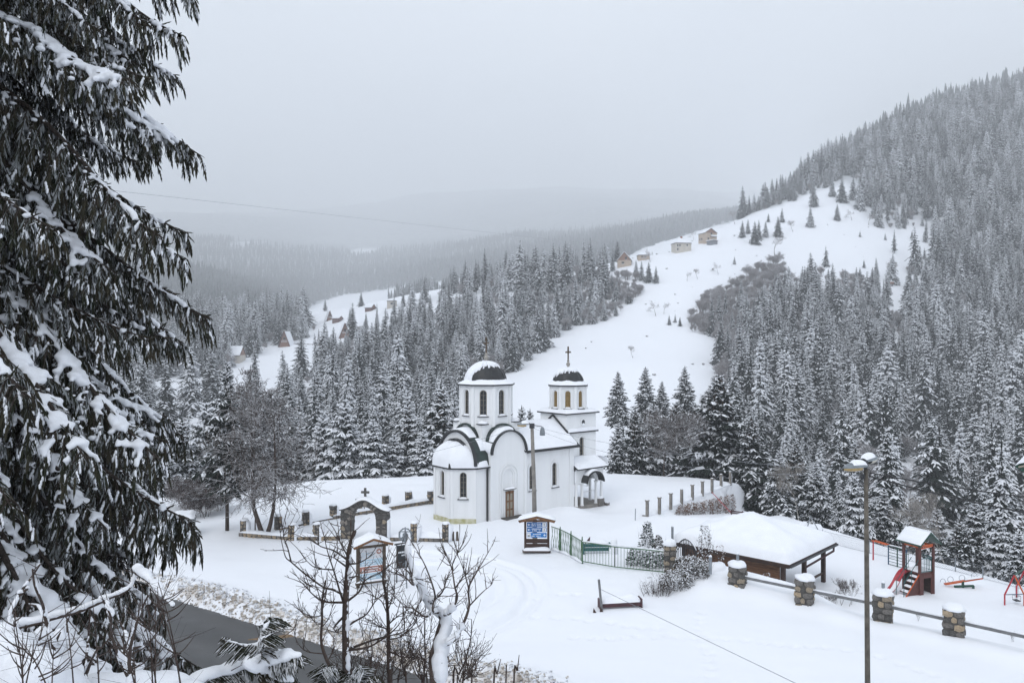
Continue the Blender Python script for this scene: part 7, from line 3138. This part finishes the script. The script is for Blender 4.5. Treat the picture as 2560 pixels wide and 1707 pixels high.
# ------------------------------------------------------------------ foreground: the great snowy spruce at the left
def remesh(mb, voxel, smooth=2):
    """melt overlapping lumps into one smooth snow surface"""
    me = bpy.data.meshes.new('tmp')
    me.from_pydata(mb.v, [], mb.f)
    o = bpy.data.objects.new('tmp', me)
    COL.objects.link(o)
    md = o.modifiers.new('r', 'REMESH')
    md.mode = 'VOXEL'
    md.voxel_size = voxel
    md.use_smooth_shade = True
    ms = o.modifiers.new('s', 'SMOOTH')
    ms.iterations = smooth
    ms.factor = .6
    dg = bpy.context.evaluated_depsgraph_get()
    out = bpy.data.meshes.new_from_object(o.evaluated_get(dg))
    bpy.data.objects.remove(o)
    return out


def ellipsoid(mb, c, r, n=8, k=5, ax=None):
    vs, fs = [], []
    for i in range(k + 1):
        ph = -PI / 2 + PI * i / k
        for j in range(n):
            a = 2 * PI * j / n
            vs.append((c[0] + r[0] * math.cos(ph) * math.cos(a), c[1] + r[1] * math.cos(ph) * math.sin(a), c[2] + r[2] * math.sin(ph)))
    for i in range(k):
        for j in range(n):
            a, b = i * n + j, i * n + (j + 1) % n
            fs.append((a, b, b + n, a + n))
    mb.add(vs, fs)


SH_S = np.array([0, .12, .3, .42, .58, .72, .86, 1.0])
SH_W = np.array([.35, 1.0, .72, .95, .66, .78, .42, .0])


def shoots(tb, p, d, ln, w, g, m=0, blades=2, frost=0.0):
    """needle-covered shoots: crossed jagged blades along direction d"""
    if frost > 0:
        k = g.random(len(p)) < frost
        if k.any() and (~k).any():
            shoots(tb, p[k], d[k], ln[k], w[k], g, 3, blades)
            p, d, ln, w = p[~k], d[~k], ln[~k], w[~k]
    n = len(p)
    ref = g.normal(0, 1, (n, 3))
    x = _unit(np.cross(d, ref))
    y = np.cross(d, x)
    for b_ in range(blades):
        a = PI * b_ / blades
        sd = x * math.cos(a) + y * math.sin(a)
        c = [p + d * (ln * s_)[:, None] - np.array([0, 0, 1.0]) * (ln * .10 * s_ * s_)[:, None] for s_ in SH_S]
        jl = [np.clip(w_ * g.uniform(.7, 1.3, n), 0, 2) * w for w_ in SH_W]
        jr = [np.clip(w_ * g.uniform(.7, 1.3, n), 0, 2) * w for w_ in SH_W]
        for i in range(len(SH_S) - 1):
            L0_, L1_ = c[i] + sd * jl[i][:, None], c[i + 1] + sd * jl[i + 1][:, None]
            R0_, R1_ = c[i] - sd * jr[i][:, None], c[i + 1] - sd * jr[i + 1][:, None]
            tb.tri(L0_, R0_, L1_, m)
            if i < len(SH_S) - 2:
                tb.tri(R0_, R1_, L1_, m)


def limb(seed, Lm=3.4, bare=False, snow=1.0, droop=1.0):
    """one drooping limb along +x with hanging side branches; returns (branch mesh, snow mesh)"""
    g = np.random.default_rng(seed)
    n = 26
    s = np.linspace(0, 1, n)
    sl = -.16 - .72 * droop * np.clip(s / .75, 0, 1) ** .8 + .52 * np.clip((s - .66) / .34, 0, 1)
    sl += .08 * np.sin(s * 9 + seed)
    z = np.concatenate([[0], np.cumsum(sl[:-1] * Lm / (n - 1))])
    yb = .10 * np.sin(s * 4 + seed * 2) * s * Lm * .5
    ax = np.stack([s * Lm * .93, yb, z], 1)
    tb = TB()
    tubes = MB()
    tubes.tube([tuple(q) for q in ax], list(.034 * (1 - s) ** .8 + .006), 6)
    sn = MB()
    bits = MB()

    def axp(t):
        t = np.clip(t, 0, 1) * (n - 1)
        i = np.minimum(t.astype(int), n - 2)
        f = (t - i)[:, None]
        return ax[i] * (1 - f) + ax[i + 1] * f, _unit(ax[i + 1] - ax[i])
    ns = 40
    heavy = g.random(64) < .72
    for side in (-1, 1):
        t = np.linspace(.10, .985, ns) + g.uniform(-.012, .012, ns)
        p, d = axp(t)
        lat = _unit(np.cross(d, np.array([0, 0, 1.0]))) * side
        l2 = (0.62 * np.sin(PI * np.clip(t * .86 + .10, 0, 1)) ** .8 + .10) * g.uniform(.6, 1.25, ns) * (1 if not bare else .9)
        fw = g.uniform(.45, .9, ns)
        for i in range(ns):
            dd = _unit(d[i] * fw[i] + lat[i] * .8)
            m_ = 8
            pts = [p[i]]
            cur = dd.copy()
            hang = g.uniform(.10, .26) * (1.2 if not bare else .5)
            for k in range(m_):
                cur = _unit(cur + np.array([0, 0, -hang]) + g.normal(0, .05, 3))
                pts.append(pts[-1] + cur * l2[i] / m_)
            pts = np.array(pts)
            tubes.tube([tuple(q) for q in pts[::2]], [.009, .007, .006, .004, .003], 3, cap=False)
            if bare:
                for q in range(5):
                    k = g.integers(1, m_)
                    dv = _unit(g.normal(0, .6, 3) + cur)
                    tubes.tube([tuple(pts[k]), tuple(pts[k] + dv * g.uniform(.1, .35))], [.005, .002], 3, cap=False)
                continue
            # hanging shoots
            nn = int(l2[i] / .0098) + 2
            f = g.uniform(.05, 1, nn) * m_
            k = np.minimum(f.astype(int), m_ - 1)
            q = pts[k] + (pts[k + 1] - pts[k]) * (f - k)[:, None]
            tg = _unit(pts[k + 1] - pts[k])
            sdv = _unit(np.cross(tg, np.array([0, 0, 1.0]))) * g.choice([-1, 1], nn)[:, None]
            dv = _unit(tg * .45 + sdv * g.uniform(.1, .6, nn)[:, None] + np.array([0, 0, -1.0]) * g.uniform(.45, 1.3, nn)[:, None])
            shoots(tb, q, dv, g.uniform(.045, .14, nn) * (.65 + .5 * l2[i]), g.uniform(.0036, .0066, nn), g, frost=.30 * g.uniform(.2, 1.8))
            shoots(tb, pts[-2:-1], _unit(pts[-1:] - pts[-2:-1]), np.array([.16]), np.array([.014]), g)
            ks = g.random(nn) < .05 * snow
            for q_, d_, in zip(q[ks], dv[ks]):
                w = g.uniform(.008, .016)
                for e_ in range(3):
                    ellipsoid(bits, tuple(q_ + d_ * (.015 + .03 * e_)), (w, w, w * 2.2), 5, 3)
            # snow lying along the side branch
            if heavy[i // 2 % 64] and snow > .3 and .16 < t[i] < .95 and g.random() < .8 * snow:
                for k in range(0, m_ - 1 - int(g.integers(0, 3))):
                    w = (.034 + .020 * math.sin(k * 1.7)) * snow * (1 - .45 * k / m_) * g.uniform(.5, 1.25)
                    q = (pts[k] + pts[k + 1]) / 2
                    ellipsoid(sn, (q[0], q[1], q[2] + .012), (w * 1.1, w * 1.1, w * .62))
        if not bare:
            # upright and end shoots on the limb itself
            t2 = g.uniform(.15, 1, 70)
            p2, d2 = axp(t2)
            dv = _unit(d2 * .5 + g.normal(0, .5, (70, 3)) + np.array([0, 0, -.35]))
            shoots(tb, p2, dv, g.uniform(.06, .15, 70), g.uniform(.007, .012, 70), g)
    # pillow of snow on the limb
    if snow > 0:
        t = .14
        while t < .93:
            q, d_ = axp(np.array([t]))
            w = (.030 + .075 * max(0, mnoise.noise(Vector((t * 5.2, seed, 0))) + .2)) * g.uniform(.7, 1.25) * snow * (1 if not bare else .6)
            w *= (1.15 - .55 * t)
            if mnoise.noise(Vector((t * 3.1, seed * 1.7, 3.3))) < -.05:
                t += .013
                continue
            j_ = g.normal(0, w * .35)
            ellipsoid(sn, (q[0][0], q[0][1] + j_, q[0][2] + w * .4 - abs(j_) * .3), (w * 1.15, w * 1.05, w * .72))
            t += .013
    V, T, mi = tb.data() if tb.v else (np.zeros((0, 3)), np.zeros((0, 3), int), np.zeros(0, int))
    # merge the woody tubes (quads -> triangles)
    tv = np.array(tubes.v)
    tf = []
    for f_ in tubes.f:
        for q in range(1, len(f_) - 1):
            tf.append((f_[0], f_[q], f_[q + 1]))
    tf = np.array(tf) + len(V)
    bv = np.array(bits.v).reshape(-1, 3)
    bf = np.array([(f_[0], f_[q], f_[q + 1]) for f_ in bits.f for q in (1, 2)]).reshape(-1, 3) + len(V) + len(tv)
    me = np_mesh('limb', np.concatenate([V, tv, bv]), np.concatenate([T, tf, bf]), ['needles_near', 'bark', 'tree_snow', 'needles_frost'],
                 np.concatenate([mi, np.ones(len(tf), int), np.full(len(bf), 2)]))
    sm = None
    if sn.v:
        sm = remesh(sn, .020, 2)
        sm.materials.clear()
        sm.materials.append(M['tree_snow'])
    return me, sm


LIMBS = [limb(301 + k, snow=(.9, 1.15, .75, 1.0, .6, 1.2)[k], droop=(1.0, 1.15, .9, 1.25, 1.05, .8)[k]) for k in range(6)]
DEAD = [limb(330 + k, bare=True, snow=.55, droop=.9) for k in range(2)]
TX, TY = -6.25, 7.7
tz0 = gz(TX, TY)
FS = thing('spruce_tree', 'huge foreground spruce at the left with drooping snow-loaded branches', 'tree', (TX, TY, tz0))
mb = MB()
mb.tube([(0, 0, -.5), (0, 0, 4), (.05, 0, 9), (.05, 0, 15)], [.30, .25, .18, .05], 12)
mb.build('trunk', 'bark', FS, smooth=True)
g = np.random.default_rng(19)


def place_limb(z, az, sc, pitch, pair, mirror, nm='branch'):
    me, sm = pair
    o = bpy.data.objects.new(nm, me)
    COL.objects.link(o)
    o.parent = FS
    o.location = (0, 0, z)
    o.rotation_euler = (0, pitch, az)
    o.scale = (sc, sc * mirror, sc)
    if sm is not None:
        c = bpy.data.objects.new('snow', sm)
        COL.objects.link(c)
        c.parent = o
        c['kind'] = 'stuff'
    return o


def grow_limbs(z0, z1, step, per, az0, az1, reach, low_z, dead_below, ncount):
    z = z0
    while z < z1:
        zw = z + FS.location.z
        low = float(np.clip((low_z - zw) / 4, 0, 1))
        n_ = per + int(3 * low)
        for j in range(n_):
            az = math.radians(az0 + (az1 - az0) * (j + g.uniform(-.4, .4)) / (n_ - 1))
            front = math.cos(az)
            sc = reach(zw) / 3.25 * g.uniform(.80, 1.05) * (1.0 if front > .2 else .85)
            place_limb(z + g.uniform(-.12, .12), az, sc, .02 + .36 * low + g.uniform(-.10, .10), LIMBS[int(g.integers(0, 6))], 1 if g.random() < .5 else -1)
            ncount[0] += 1
        if zw < dead_below:
            for j in range(4):
                place_limb(z + g.uniform(-.1, .1), math.radians(g.uniform(-90, 60)), g.uniform(.6, .95), .25 + g.uniform(-.1, .35), DEAD[int(g.integers(0, 2))], 1, 'dead_branch')
        z += step


cnt = [0]
grow_limbs(.7, 12.3, .34, 7, -120, 120, lambda zw: 3.55 - .085 * max(0, zw - 11.0) + .55 * max(0, 10.9 - zw), 12.8, 13.8, cnt)
for zw_, az_d, sc_, pt_ in ((11.3, -14, 1.24, .20), (11.7, -24, 1.26, .26), (10.9, -8, 1.18, .16), (12.1, -18, 1.2, .30), (10.6, -26, 1.2, .14), (11.0, -34, 1.15, .22), (10.4, -16, 1.22, .12), (11.5, -5, 1.16, .26)):
    place_limb(zw_ - tz0, math.radians(az_d), sc_, pt_, LIMBS[int(g.integers(0, 6))], 1)
TX, TY = -9.3, 12.4
FS = thing('spruce_tree', 'second dark spruce half hidden behind the huge foreground one', 'tree', (TX, TY, gz(TX, TY)))
mb = MB()
mb.tube([(0, 0, -.5), (0, 0, 4), (.05, 0, 9), (.05, 0, 14)], [.26, .22, .15, .05], 12)
mb.build('trunk', 'bark', FS, smooth=True)
grow_limbs(.6, 9.5, .5, 6, -130, 70, lambda zw: 4.1 - .12 * max(0, zw - 8.0), 10.5, 10.0, cnt)
print('limbs', cnt)


# ------------------------------------------------------------------ foreground saplings and snowy boughs
def pxline(pts, y0, dy=0.0, sc=.2976, off=(600, 1300), seed=0):
    """polyline given in enlarged-photo coordinates -> points in space around depth y0"""
    g_ = np.random.default_rng(seed)
    out = []
    yy = y0
    for i, (a, b) in enumerate(pts):
        if i:
            yy += g_.normal(dy, .10)
        q = P(off[0] + a * sc, off[1] + b * sc, yy)
        out.append(np.array(q))
    return out


def smoothline(pts, n=5):
    """Catmull-Rom refinement"""
    pts = [np.array(p) for p in pts]
    if len(pts) < 3:
        return pts
    ext = [2 * pts[0] - pts[1]] + pts + [2 * pts[-1] - pts[-2]]
    out = []
    for i in range(1, len(ext) - 2):
        a, b, c, d = ext[i - 1], ext[i], ext[i + 1], ext[i + 2]
        for k in range(n):
            t = k / n
            out.append(.5 * ((2 * b) + (-a + c) * t + (2 * a - 5 * b + 4 * c - d) * t * t + (-a + 3 * b - 3 * c + d) * t ** 3))
    out.append(pts[-1])
    return out


def sapling(label, trunk, branches, y0, r0, r1, seed, snow_r=0.0, ntw=5, base_extra=None, root=None, twr=.0035, sc=.2976, off=(600, 1300), wood='bark_f', name='sapling', cat='tree', brr=.38):
    g_ = np.random.default_rng(seed)
    tr = pxline(trunk, y0, 0, seed=seed, sc=sc, off=off)
    if root is None:
        b0 = tr[0]
        root = np.array([b0[0] + g_.normal(0, .1), b0[1] - .05, gz(b0[0], b0[1])])
    full = [root - np.array([0, 0, .3])] + tr if np.linalg.norm(root - tr[0]) > .3 else tr
    t = thing(name, label, cat, tuple(root))
    R_ = np.array(root)
    line = smoothline(full)
    rad = list(np.linspace(r0, r1, len(line)))
    mb = MB()
    mb.tube([tuple(q - R_) for q in line], rad, 8)
    mb.build('trunk', wood, t, smooth=True)
    twigs = MB()
    sn = MB()

    def twiglets(line, r, n):
        L_ = len(line)
        for _ in range(n):
            i = int(g_.integers(max(1, L_ // 5), L_))
            p = line[i]
            d = _unit(line[min(i + 1, L_ - 1)] - line[i - 1])
            dv = _unit(d * .7 + g_.normal(0, .55, 3) + np.array([0, 0, .35]))
            ln = g_.uniform(.10, .38)
            pts = [p]
            for q in range(4):
                dv = _unit(dv + g_.normal(0, .12, 3) + np.array([0, 0, .06]))
                pts.append(pts[-1] + dv * ln / 4)
            twigs.tube([tuple(q - R_) for q in pts], list(np.linspace(min(r * .6, twr * 1.5), twr * .55, 5)), 4, cap=False)
            for q in range(2):
                j = int(g_.integers(1, 4))
                d2 = _unit(dv + g_.normal(0, .8, 3))
                twigs.tube([tuple(pts[j] - R_), tuple(pts[j] + d2 * g_.uniform(.02, .10) - R_)], [twr * .8, twr * .5], 3, cap=False)
    for bi_, br_ in enumerate(branches):
        ln = pxline(br_, y0 + g_.normal(0, .05), g_.normal(0, .05), seed=seed * 31 + bi_, sc=sc, off=off)
        # start the branch on the trunk
        dists = [np.linalg.norm((q - ln[0])[[0, 2]]) for q in line]
        j = int(np.argmin(dists))
        if dists[j] < .12:
            ln[0] = line[j]
        ln = smoothline(ln, 4)
        rr = max(rad[j] * brr, twr * 1.6) if dists[j] < .12 else twr * 2.4
        mb = MB()
        mb.tube([tuple(q - R_) for q in ln], list(np.linspace(rr, twr * .7, len(ln))), 6)
        mb.build('branch', wood, t, smooth=True)
        twiglets(ln, rr, ntw + len(br_))
        if snow_r > 0 and dists[j] < .12:
            for q in ln[:max(2, len(ln) // 3)]:
                w = snow_r * .6 * g_.uniform(.4, 1.0)
                ellipsoid(sn, tuple(q - R_ + np.array([0, 0, w * .5])), (w, w, w * .8))
    twiglets(line[len(line) // 3:], r1, ntw * 2)
    if twigs.v:
        twigs.build('twigs', wood, t)['kind'] = 'stuff'
    if snow_r > 0:
        for i, q in enumerate(line):
            if q[2] < P(0, 1760, y0).z - .2:
                continue
            f_ = i / len(line)
            w = snow_r * (1.15 - .75 * f_) * (.55 + .6 * abs(mnoise.noise(Vector((i * .23, seed, 0)))) * 2)
            ellipsoid(sn, tuple(q - R_ + np.array([rad[i] * .6, -rad[i] * .45, 0])), (w, w * 1.1, w * 1.6))
        sm = remesh(sn, .016, 3)
        sm.materials.clear()
        sm.materials.append(M['tree_snow'])
        o = bpy.data.objects.new('snow', sm)
        COL.objects.link(o)
        o.parent = t
        o['kind'] = 'stuff'
    return t


M['bark_f'] = mat('bark_front', (0.038, 0.024, 0.020), 0.8, 0.3, 14.0, 0.5, 60, col2=(0.075, 0.055, 0.045))
M['bark_light'] = mat('bark_light', (0.085, 0.062, 0.053), 0.8, 0.3, 14.0, 0.5, 60)
sapling('straight dark sapling in the foreground, left of the information board', [(885, 1420), (890, 1210), (885, 900), (890, 640), (908, 400), (915, 270), (935, 180), (965, 88)],
        [[(880, 615), (790, 585), (700, 560), (560, 460), (430, 350), (382, 305), (350, 180), (335, 80)], [(430, 350), (400, 230), (365, 130), (382, 30)], [(872, 690), (840, 600), (790, 430), (735, 260), (700, 100)],
         [(780, 415), (690, 408), (620, 390), (560, 340), (530, 305)], [(858, 672), (700, 680), (590, 600), (540, 535)], [(905, 300), (790, 255), (680, 220), (620, 170)], [(905, 280), (850, 200), (800, 90), (740, 0)],
         [(915, 660), (1000, 600), (1040, 520), (1100, 470), (1200, 430)], [(905, 480), (985, 465)], [(905, 370), (990, 360), (1060, 325), (1140, 270)], [(900, 890), (960, 850), (1060, 790), (1130, 690), (1200, 620)],
         [(905, 1100), (1000, 1080), (1100, 1055), (1230, 980), (1380, 930), (1480, 830)], [(905, 1050), (1100, 1010), (1230, 970), (1330, 880), (1390, 780)], [(880, 380), (800, 320), (790, 305)], [(905, 620), (880, 560), (840, 520)],
         [(870, 760), (790, 900), (830, 950)]], 8.8, .050, .020, 41, snow_r=.034, ntw=3)
sapling('thin forked sapling left of the straight dark one', [(830, 1440), (800, 1330), (720, 1150), (682, 1010), (690, 830), (690, 680), (718, 505)],
        [[(690, 830), (590, 815), (540, 795), (497, 752)], [(665, 920), (640, 870), (618, 775)], [(690, 920), (740, 830), (775, 730), (800, 630)], [(700, 700), (640, 560), (600, 560)], [(690, 780), (720, 640), (730, 590)],
         [(700, 1100), (560, 1100), (480, 1020), (450, 915)], [(720, 1150), (790, 1080), (800, 1000)]], 8.4, .026, .008, 42, ntw=4)
sapling('slender sapling in the middle foreground with upright twigs', [(1260, 1440), (1250, 1250), (1248, 1000), (1242, 800), (1228, 640), (1205, 520), (1200, 430)],
        [[(1248, 760), (1290, 620), (1300, 500), (1300, 310)], [(1245, 680), (1240, 560), (1255, 430), (1230, 330)], [(1242, 800), (1190, 680), (1130, 640), (1080, 570)], [(1248, 950), (1150, 880), (1090, 830)],
         [(1250, 900), (1330, 800), (1400, 760)], [(1248, 1050), (1340, 980), (1440, 900), (1500, 820)], [(1250, 1150), (1380, 1150), (1470, 1130)], [(1240, 700), (1290, 690), (1300, 590)]], 9.2, .036, .009, 43, snow_r=.02, ntw=5)
sapling('thick snow-plastered forked trunk in the right of the foreground thicket', [(1660, 1440), (1640, 1180), (1665, 1050), (1690, 940), (1710, 860), (1700, 800), (1610, 730), (1530, 600), (1480, 480), (1430, 380), (1400, 240), (1415, 150)],
        [[(1710, 830), (1760, 780), (1800, 720), (1825, 640), (1805, 560), (1780, 410), (1740, 310), (1680, 225)], [(1790, 420), (1790, 350), (1870, 195)], [(1815, 560), (1890, 460), (1980, 445)], [(1590, 860), (1560, 810), (1440, 735), (1320, 725)],
         [(1440, 735), (1470, 780), (1540, 810)], [(1690, 1120), (1790, 1010), (1870, 880), (1925, 720), (1920, 570), (1985, 440), (2050, 330), (2115, 218)], [(1925, 720), (2030, 610), (2105, 548)], [(1920, 570), (1880, 420), (1830, 290)],
         [(1530, 600), (1450, 540), (1380, 470), (1230, 420)], [(1610, 730), (1640, 640), (1560, 390), (1450, 190)], [(1620, 760), (1700, 600), (1730, 500)], [(1640, 900), (1620, 760), (1640, 650), (1720, 560)], [(1500, 540), (1420, 500), (1360, 470)]],
        8.6, .085, .016, 44, snow_r=.10, ntw=4, wood='bark_light', brr=.34)
for k, (pts, brs, lb) in enumerate((
        ([(1790, 1440), (1840, 1290), (1890, 1180), (1940, 980), (1945, 830)], [[(1890, 1180), (1960, 1100), (1990, 1060)], [(1850, 1270), (1810, 1080), (1830, 1000)], [(1930, 1020), (1900, 930), (1860, 900)]], 'bare shoot right of the snow-plastered trunk'),
        ([(2130, 1440), (2160, 1290), (2190, 1165)], [], 'single thin shoot at the bottom edge, left of the last two'),
        ([(2232, 1440), (2235, 1260)], [], 'shortest thin shoot at the bottom edge'), ([(2300, 1440), (2330, 1260), (2345, 1130)], [], 'rightmost thin shoot at the bottom edge'),
        ([(1540, 1440), (1555, 1150), (1550, 900), (1560, 700)], [[(1550, 950), (1490, 870), (1480, 780)], [(1555, 1050), (1610, 900), (1600, 820)], [(1552, 1150), (1440, 1060), (1380, 1000)]], 'dark upright shoot just left of the snow-plastered trunk'),
        ([(1400, 1440), (1370, 1250), (1350, 1050), (1360, 940)], [[(1370, 1250), (1300, 1100), (1220, 1040)], [(1360, 1150), (1430, 1020), (1440, 930)]], 'bare shoot between the slender sapling and the plastered trunk'),
        ([(1080, 1440), (1100, 1200), (1110, 1080), (1090, 960), (1110, 860)], [[(1100, 1150), (1040, 1000), (1010, 890)], [(1110, 1050), (1180, 980), (1160, 880)]], 'thin shoot just right of the straight dark sapling'))):
    sapling(lb, pts, brs, 8.9 + .15 * k, .014, .004, 50 + k, ntw=3 if len(brs) else 0, name='shoot', cat='shrub')
# thicket of low stems along the bottom
g = np.random.default_rng(88)
for k in range(16):
    x0 = 900 + 75 * k + g.uniform(-30, 30)
    hgt = g.uniform(140, 420)
    lean = g.uniform(-90, 90)
    y0 = 1470
    pts = [(x0, y0), (x0 + lean * .3, y0 - hgt * .4), (x0 + lean * .7, y0 - hgt * .75), (x0 + lean, y0 - hgt)]
    brs = []
    for q in range(4):
        f_ = g.uniform(.3, .8)
        bx, by = x0 + lean * f_, y0 - hgt * f_
        dx = g.choice([-1, 1]) * g.uniform(40, 120)
        brs.append([(bx, by), (bx + dx * .6, by - 40), (bx + dx, by - g.uniform(70, 150))])
    if x0 > 2000:
        continue
    sapling('bare brown twig stem in the thicket along the bottom edge', pts, brs, g.uniform(8.6, 10.2), .012, .004, 70 + k, ntw=2, name='twig_stem', cat='shrub')['group'] = 'twig thicket along the bottom edge'


def snowy_bough(label, lines, y0, rw, rsn, seed, sc=.387, off=(0, 1100), wood='bark_f', mounds=(), name='snowy_branch', needles=0, cat='branch'):
    """branches carrying a thick roll of snow (and loose snow mounds), melted into one surface"""
    g_ = np.random.default_rng(seed)
    org = np.array(P(off[0] + lines[0][0][0] * sc, off[1] + lines[0][0][1] * sc, y0)) if lines else np.array(P(off[0] + mounds[0][0] * sc, off[1] + mounds[0][1] * sc, y0))
    t = thing(name, label, cat, tuple(org))
    wd, sn = MB(), MB()
    tb = TB()
    for li, l_ in enumerate(lines):
        ln = smoothline(pxline(l_, y0, g_.normal(0, .06), sc=sc, off=off, seed=seed * 7 + li), 7)
        n = len(ln)
        wd.tube([tuple(q - org) for q in ln], list(np.linspace(rw, rw * .35, n)), 6)
        for i, q in enumerate(ln):
            f_ = i / n
            w = rsn * (1.1 - .6 * f_) * (.75 + .5 * mnoise.noise(Vector((i * .31, seed, li))))
            if w > .008:
                ellipsoid(sn, tuple(q - org + np.array([g_.normal(0, .004), 0, w * .55])), (w * 1.05, w * 1.05, w * .85))
            if g_.random() < .16:
                dv = _unit(g_.normal(0, .7, 3) + np.array([0, 0, .5]))
                e_ = q + dv * g_.uniform(.06, .25)
                wd.tube([tuple(q - org), tuple(e_ - org)], [rw * .22, rw * .1], 4)
        if needles:
            k_ = g_.integers(0, n - 1, needles)
            L_a = np.array(ln)
            p = L_a[k_] + g_.normal(0, .015, (needles, 3))
            tg = _unit(L_a[k_ + 1] - L_a[k_])
            sdv = _unit(np.cross(tg, np.array([0, 0, 1.0]))) * g_.choice([-1, 1], needles)[:, None]
            dv = _unit(tg * .5 + sdv * g_.uniform(.3, .9, needles)[:, None] + np.array([0, 0, -.5]))
            shoots(tb, p - org, dv, g_.uniform(.05, .16, needles), g_.uniform(.009, .014, needles), g_, blades=3)
    for (a, b, wpx, hpx, dy) in mounds:
        q = np.array(P(off[0] + a * sc, off[1] + b * sc, y0 + dy)) - org
        k_ = sc * y0 / F
        ellipsoid(sn, tuple(q), (wpx * k_, wpx * k_ * .8, hpx * k_), n=14, k=9)
    if wd.v:
        wd.build('wood', wood, t, smooth=True)
    sm = remesh(sn, .018, 3)
    sm.materials.clear()
    sm.materials.append(M['snow'])
    o = bpy.data.objects.new('snow', sm)
    COL.objects.link(o)
    o.parent = t
    o['kind'] = 'stuff'
    if needles:
        V, T, mi = tb.data()
        o = bpy.data.objects.new('needles', np_mesh('needles', V, T, ['needles_near'], mi))
        COL.objects.link(o)
        o.parent = t
    return t


snowy_bough('long arching branch loaded with snow at the lower left', [[(-60, 1290), (80, 1210), (220, 1180), (360, 1140), (480, 1110), (580, 1075), (700, 1020), (830, 960), (885, 845)],
                                                              [(885, 845), (960, 900), (1040, 990), (1120, 1075)]], 5.6, .026, .052, 1)
snowy_bough('upright snow-coated forked stem at the lower left', [[(840, 1660), (830, 1540), (780, 1430), (720, 1250), (715, 1140), (665, 1030)], [(835, 1500), (840, 1360), (880, 1190), (915, 1090), (958, 1000)], [(840, 1400), (820, 1280), (770, 1160)],
                                                          [(715, 1140), (700, 1060), (690, 1010)], [(850, 1350), (910, 1330)]], 5.3, .014, .032, 2)
snowy_bough('short upright snow-coated stem left of the forked one', [[(560, 1640), (555, 1450), (570, 1280), (582, 1090)], [(560, 1500), (600, 1400), (640, 1330)]], 5.4, .013, .028, 3)
snowy_bough('knobbly snow-coated stems at the far lower left', [[(330, 1500), (345, 1330), (300, 1180), (275, 1060), (225, 940), (210, 830)], [(345, 1330), (390, 1240)], [(300, 1180), (250, 1080), (195, 1060)], [(110, 1300), (60, 1160), (130, 990), (200, 890), (260, 800)],
                                                        [(130, 990), (180, 960)]], 5.2, .014, .030, 4)
snowy_bough('smooth snow mound filling the bottom left corner', [], 5.0, .02, .03, 5, mounds=((60, 1420, 190, 190, 0), (220, 1530, 200, 190, -.1), (330, 1600, 220, 160, .1), (20, 1270, 110, 100, .1), (150, 1330, 120, 90, .1), (420, 1660, 200, 130, .2), (0, 1600, 260, 250, 0),
                                                                                (270, 1290, 60, 100, .2), (380, 1310, 50, 110, .2)), name='snow_mound', cat='snow mound')
snowy_bough('snow bank along the bottom edge below the spruce', [], 5.6, .02, .03, 6, mounds=((640, 1640, 220, 130, 0), (860, 1660, 240, 170, .1), (1050, 1680, 260, 190, .2), (1200, 1720, 200, 170, .1), (520, 1680, 160, 130, 0)), name='snow_mound', cat='snow mound')
snowy_bough('drooping fir bough under thick snow at the bottom, left of the saplings', [[(1180, 1640), (1330, 1540), (1480, 1500), (1620, 1460), (1760, 1440), (1900, 1440)], [(1620, 1460), (1760, 1530), (1880, 1560)], [(1760, 1440), (1840, 1420), (1930, 1400)]],
            6.2, .018, .085, 7, needles=160)
snowy_bough('small upright fir tip capped with snow above the bough', [[(1700, 1440), (1690, 1330), (1700, 1290), (1760, 1250)], [(1695, 1330), (1580, 1330), (1440, 1290)], [(1690, 1290), (1720, 1200), (1770, 1150)]], 6.3, .010, .034, 8, needles=90)
snowy_bough('green fir sprigs dusted with snow at the bottom centre', [[(2300, 1640), (2250, 1560), (2180, 1500), (2080, 1470)], [(2300, 1640), (2300, 1540), (2330, 1470)], [(2300, 1640), (2380, 1560), (2440, 1550)], [(2250, 1600), (2160, 1570), (2090, 1560)]],
            6.8, .010, .014, 9, needles=420)

# tangle of frosted twigs over the lower left corner
g = np.random.default_rng(4)
for k in range(14):
    x0, y0 = g.uniform(40, 1250), 1640 + g.uniform(-40, 60)
    hgt = g.uniform(260, 700)
    ln_ = g.uniform(-220, 220)
    main = [(x0, y0), (x0 + ln_ * .25, y0 - hgt * .35), (x0 + ln_ * .6, y0 - hgt * .7), (x0 + ln_, y0 - hgt)]
    lines = [main]
    for q in range(5):
        f_ = g.uniform(.25, .9)
        bx, by = x0 + ln_ * f_, y0 - hgt * f_
        dx, dy = g.uniform(-200, 200), g.uniform(60, 220)
        lines.append([(bx, by), (bx + dx * .5, by - dy * .35), (bx + dx, by - dy)])
    snowy_bough('thin frosted twig rising from the snow in the lower left corner', lines, g.uniform(3.7, 4.6), .0045, .0085, 900 + k, name='frosted_twig', cat='twig')['group'] = 'frosted twigs in the lower left corner'

# ------------------------------------------------------------------ winter haze over the whole valley
hm = bpy.data.materials.new('winter_haze')
hm.use_nodes = True
t = hm.node_tree
t.nodes.clear()
hv = t.nodes.new('ShaderNodeVolumePrincipled')
hv.inputs['Color'].default_value = (0.965, 0.98, 1.0, 1)
hv.inputs['Density'].default_value = 0.00057
hv.inputs['Anisotropy'].default_value = 0.2
ho = t.nodes.new('ShaderNodeOutputMaterial')
t.links.new(hv.outputs[0], ho.inputs['Volume'])
mb = MB()
mb.box((0, 3250, 540), (9000, 7000, 1160))
mb.v = [(x, y, max(z, -21)) for x, y, z in mb.v]
hz = mb.build('haze', hm)
tag(hz, 'pale winter haze filling the valley', kind='stuff')
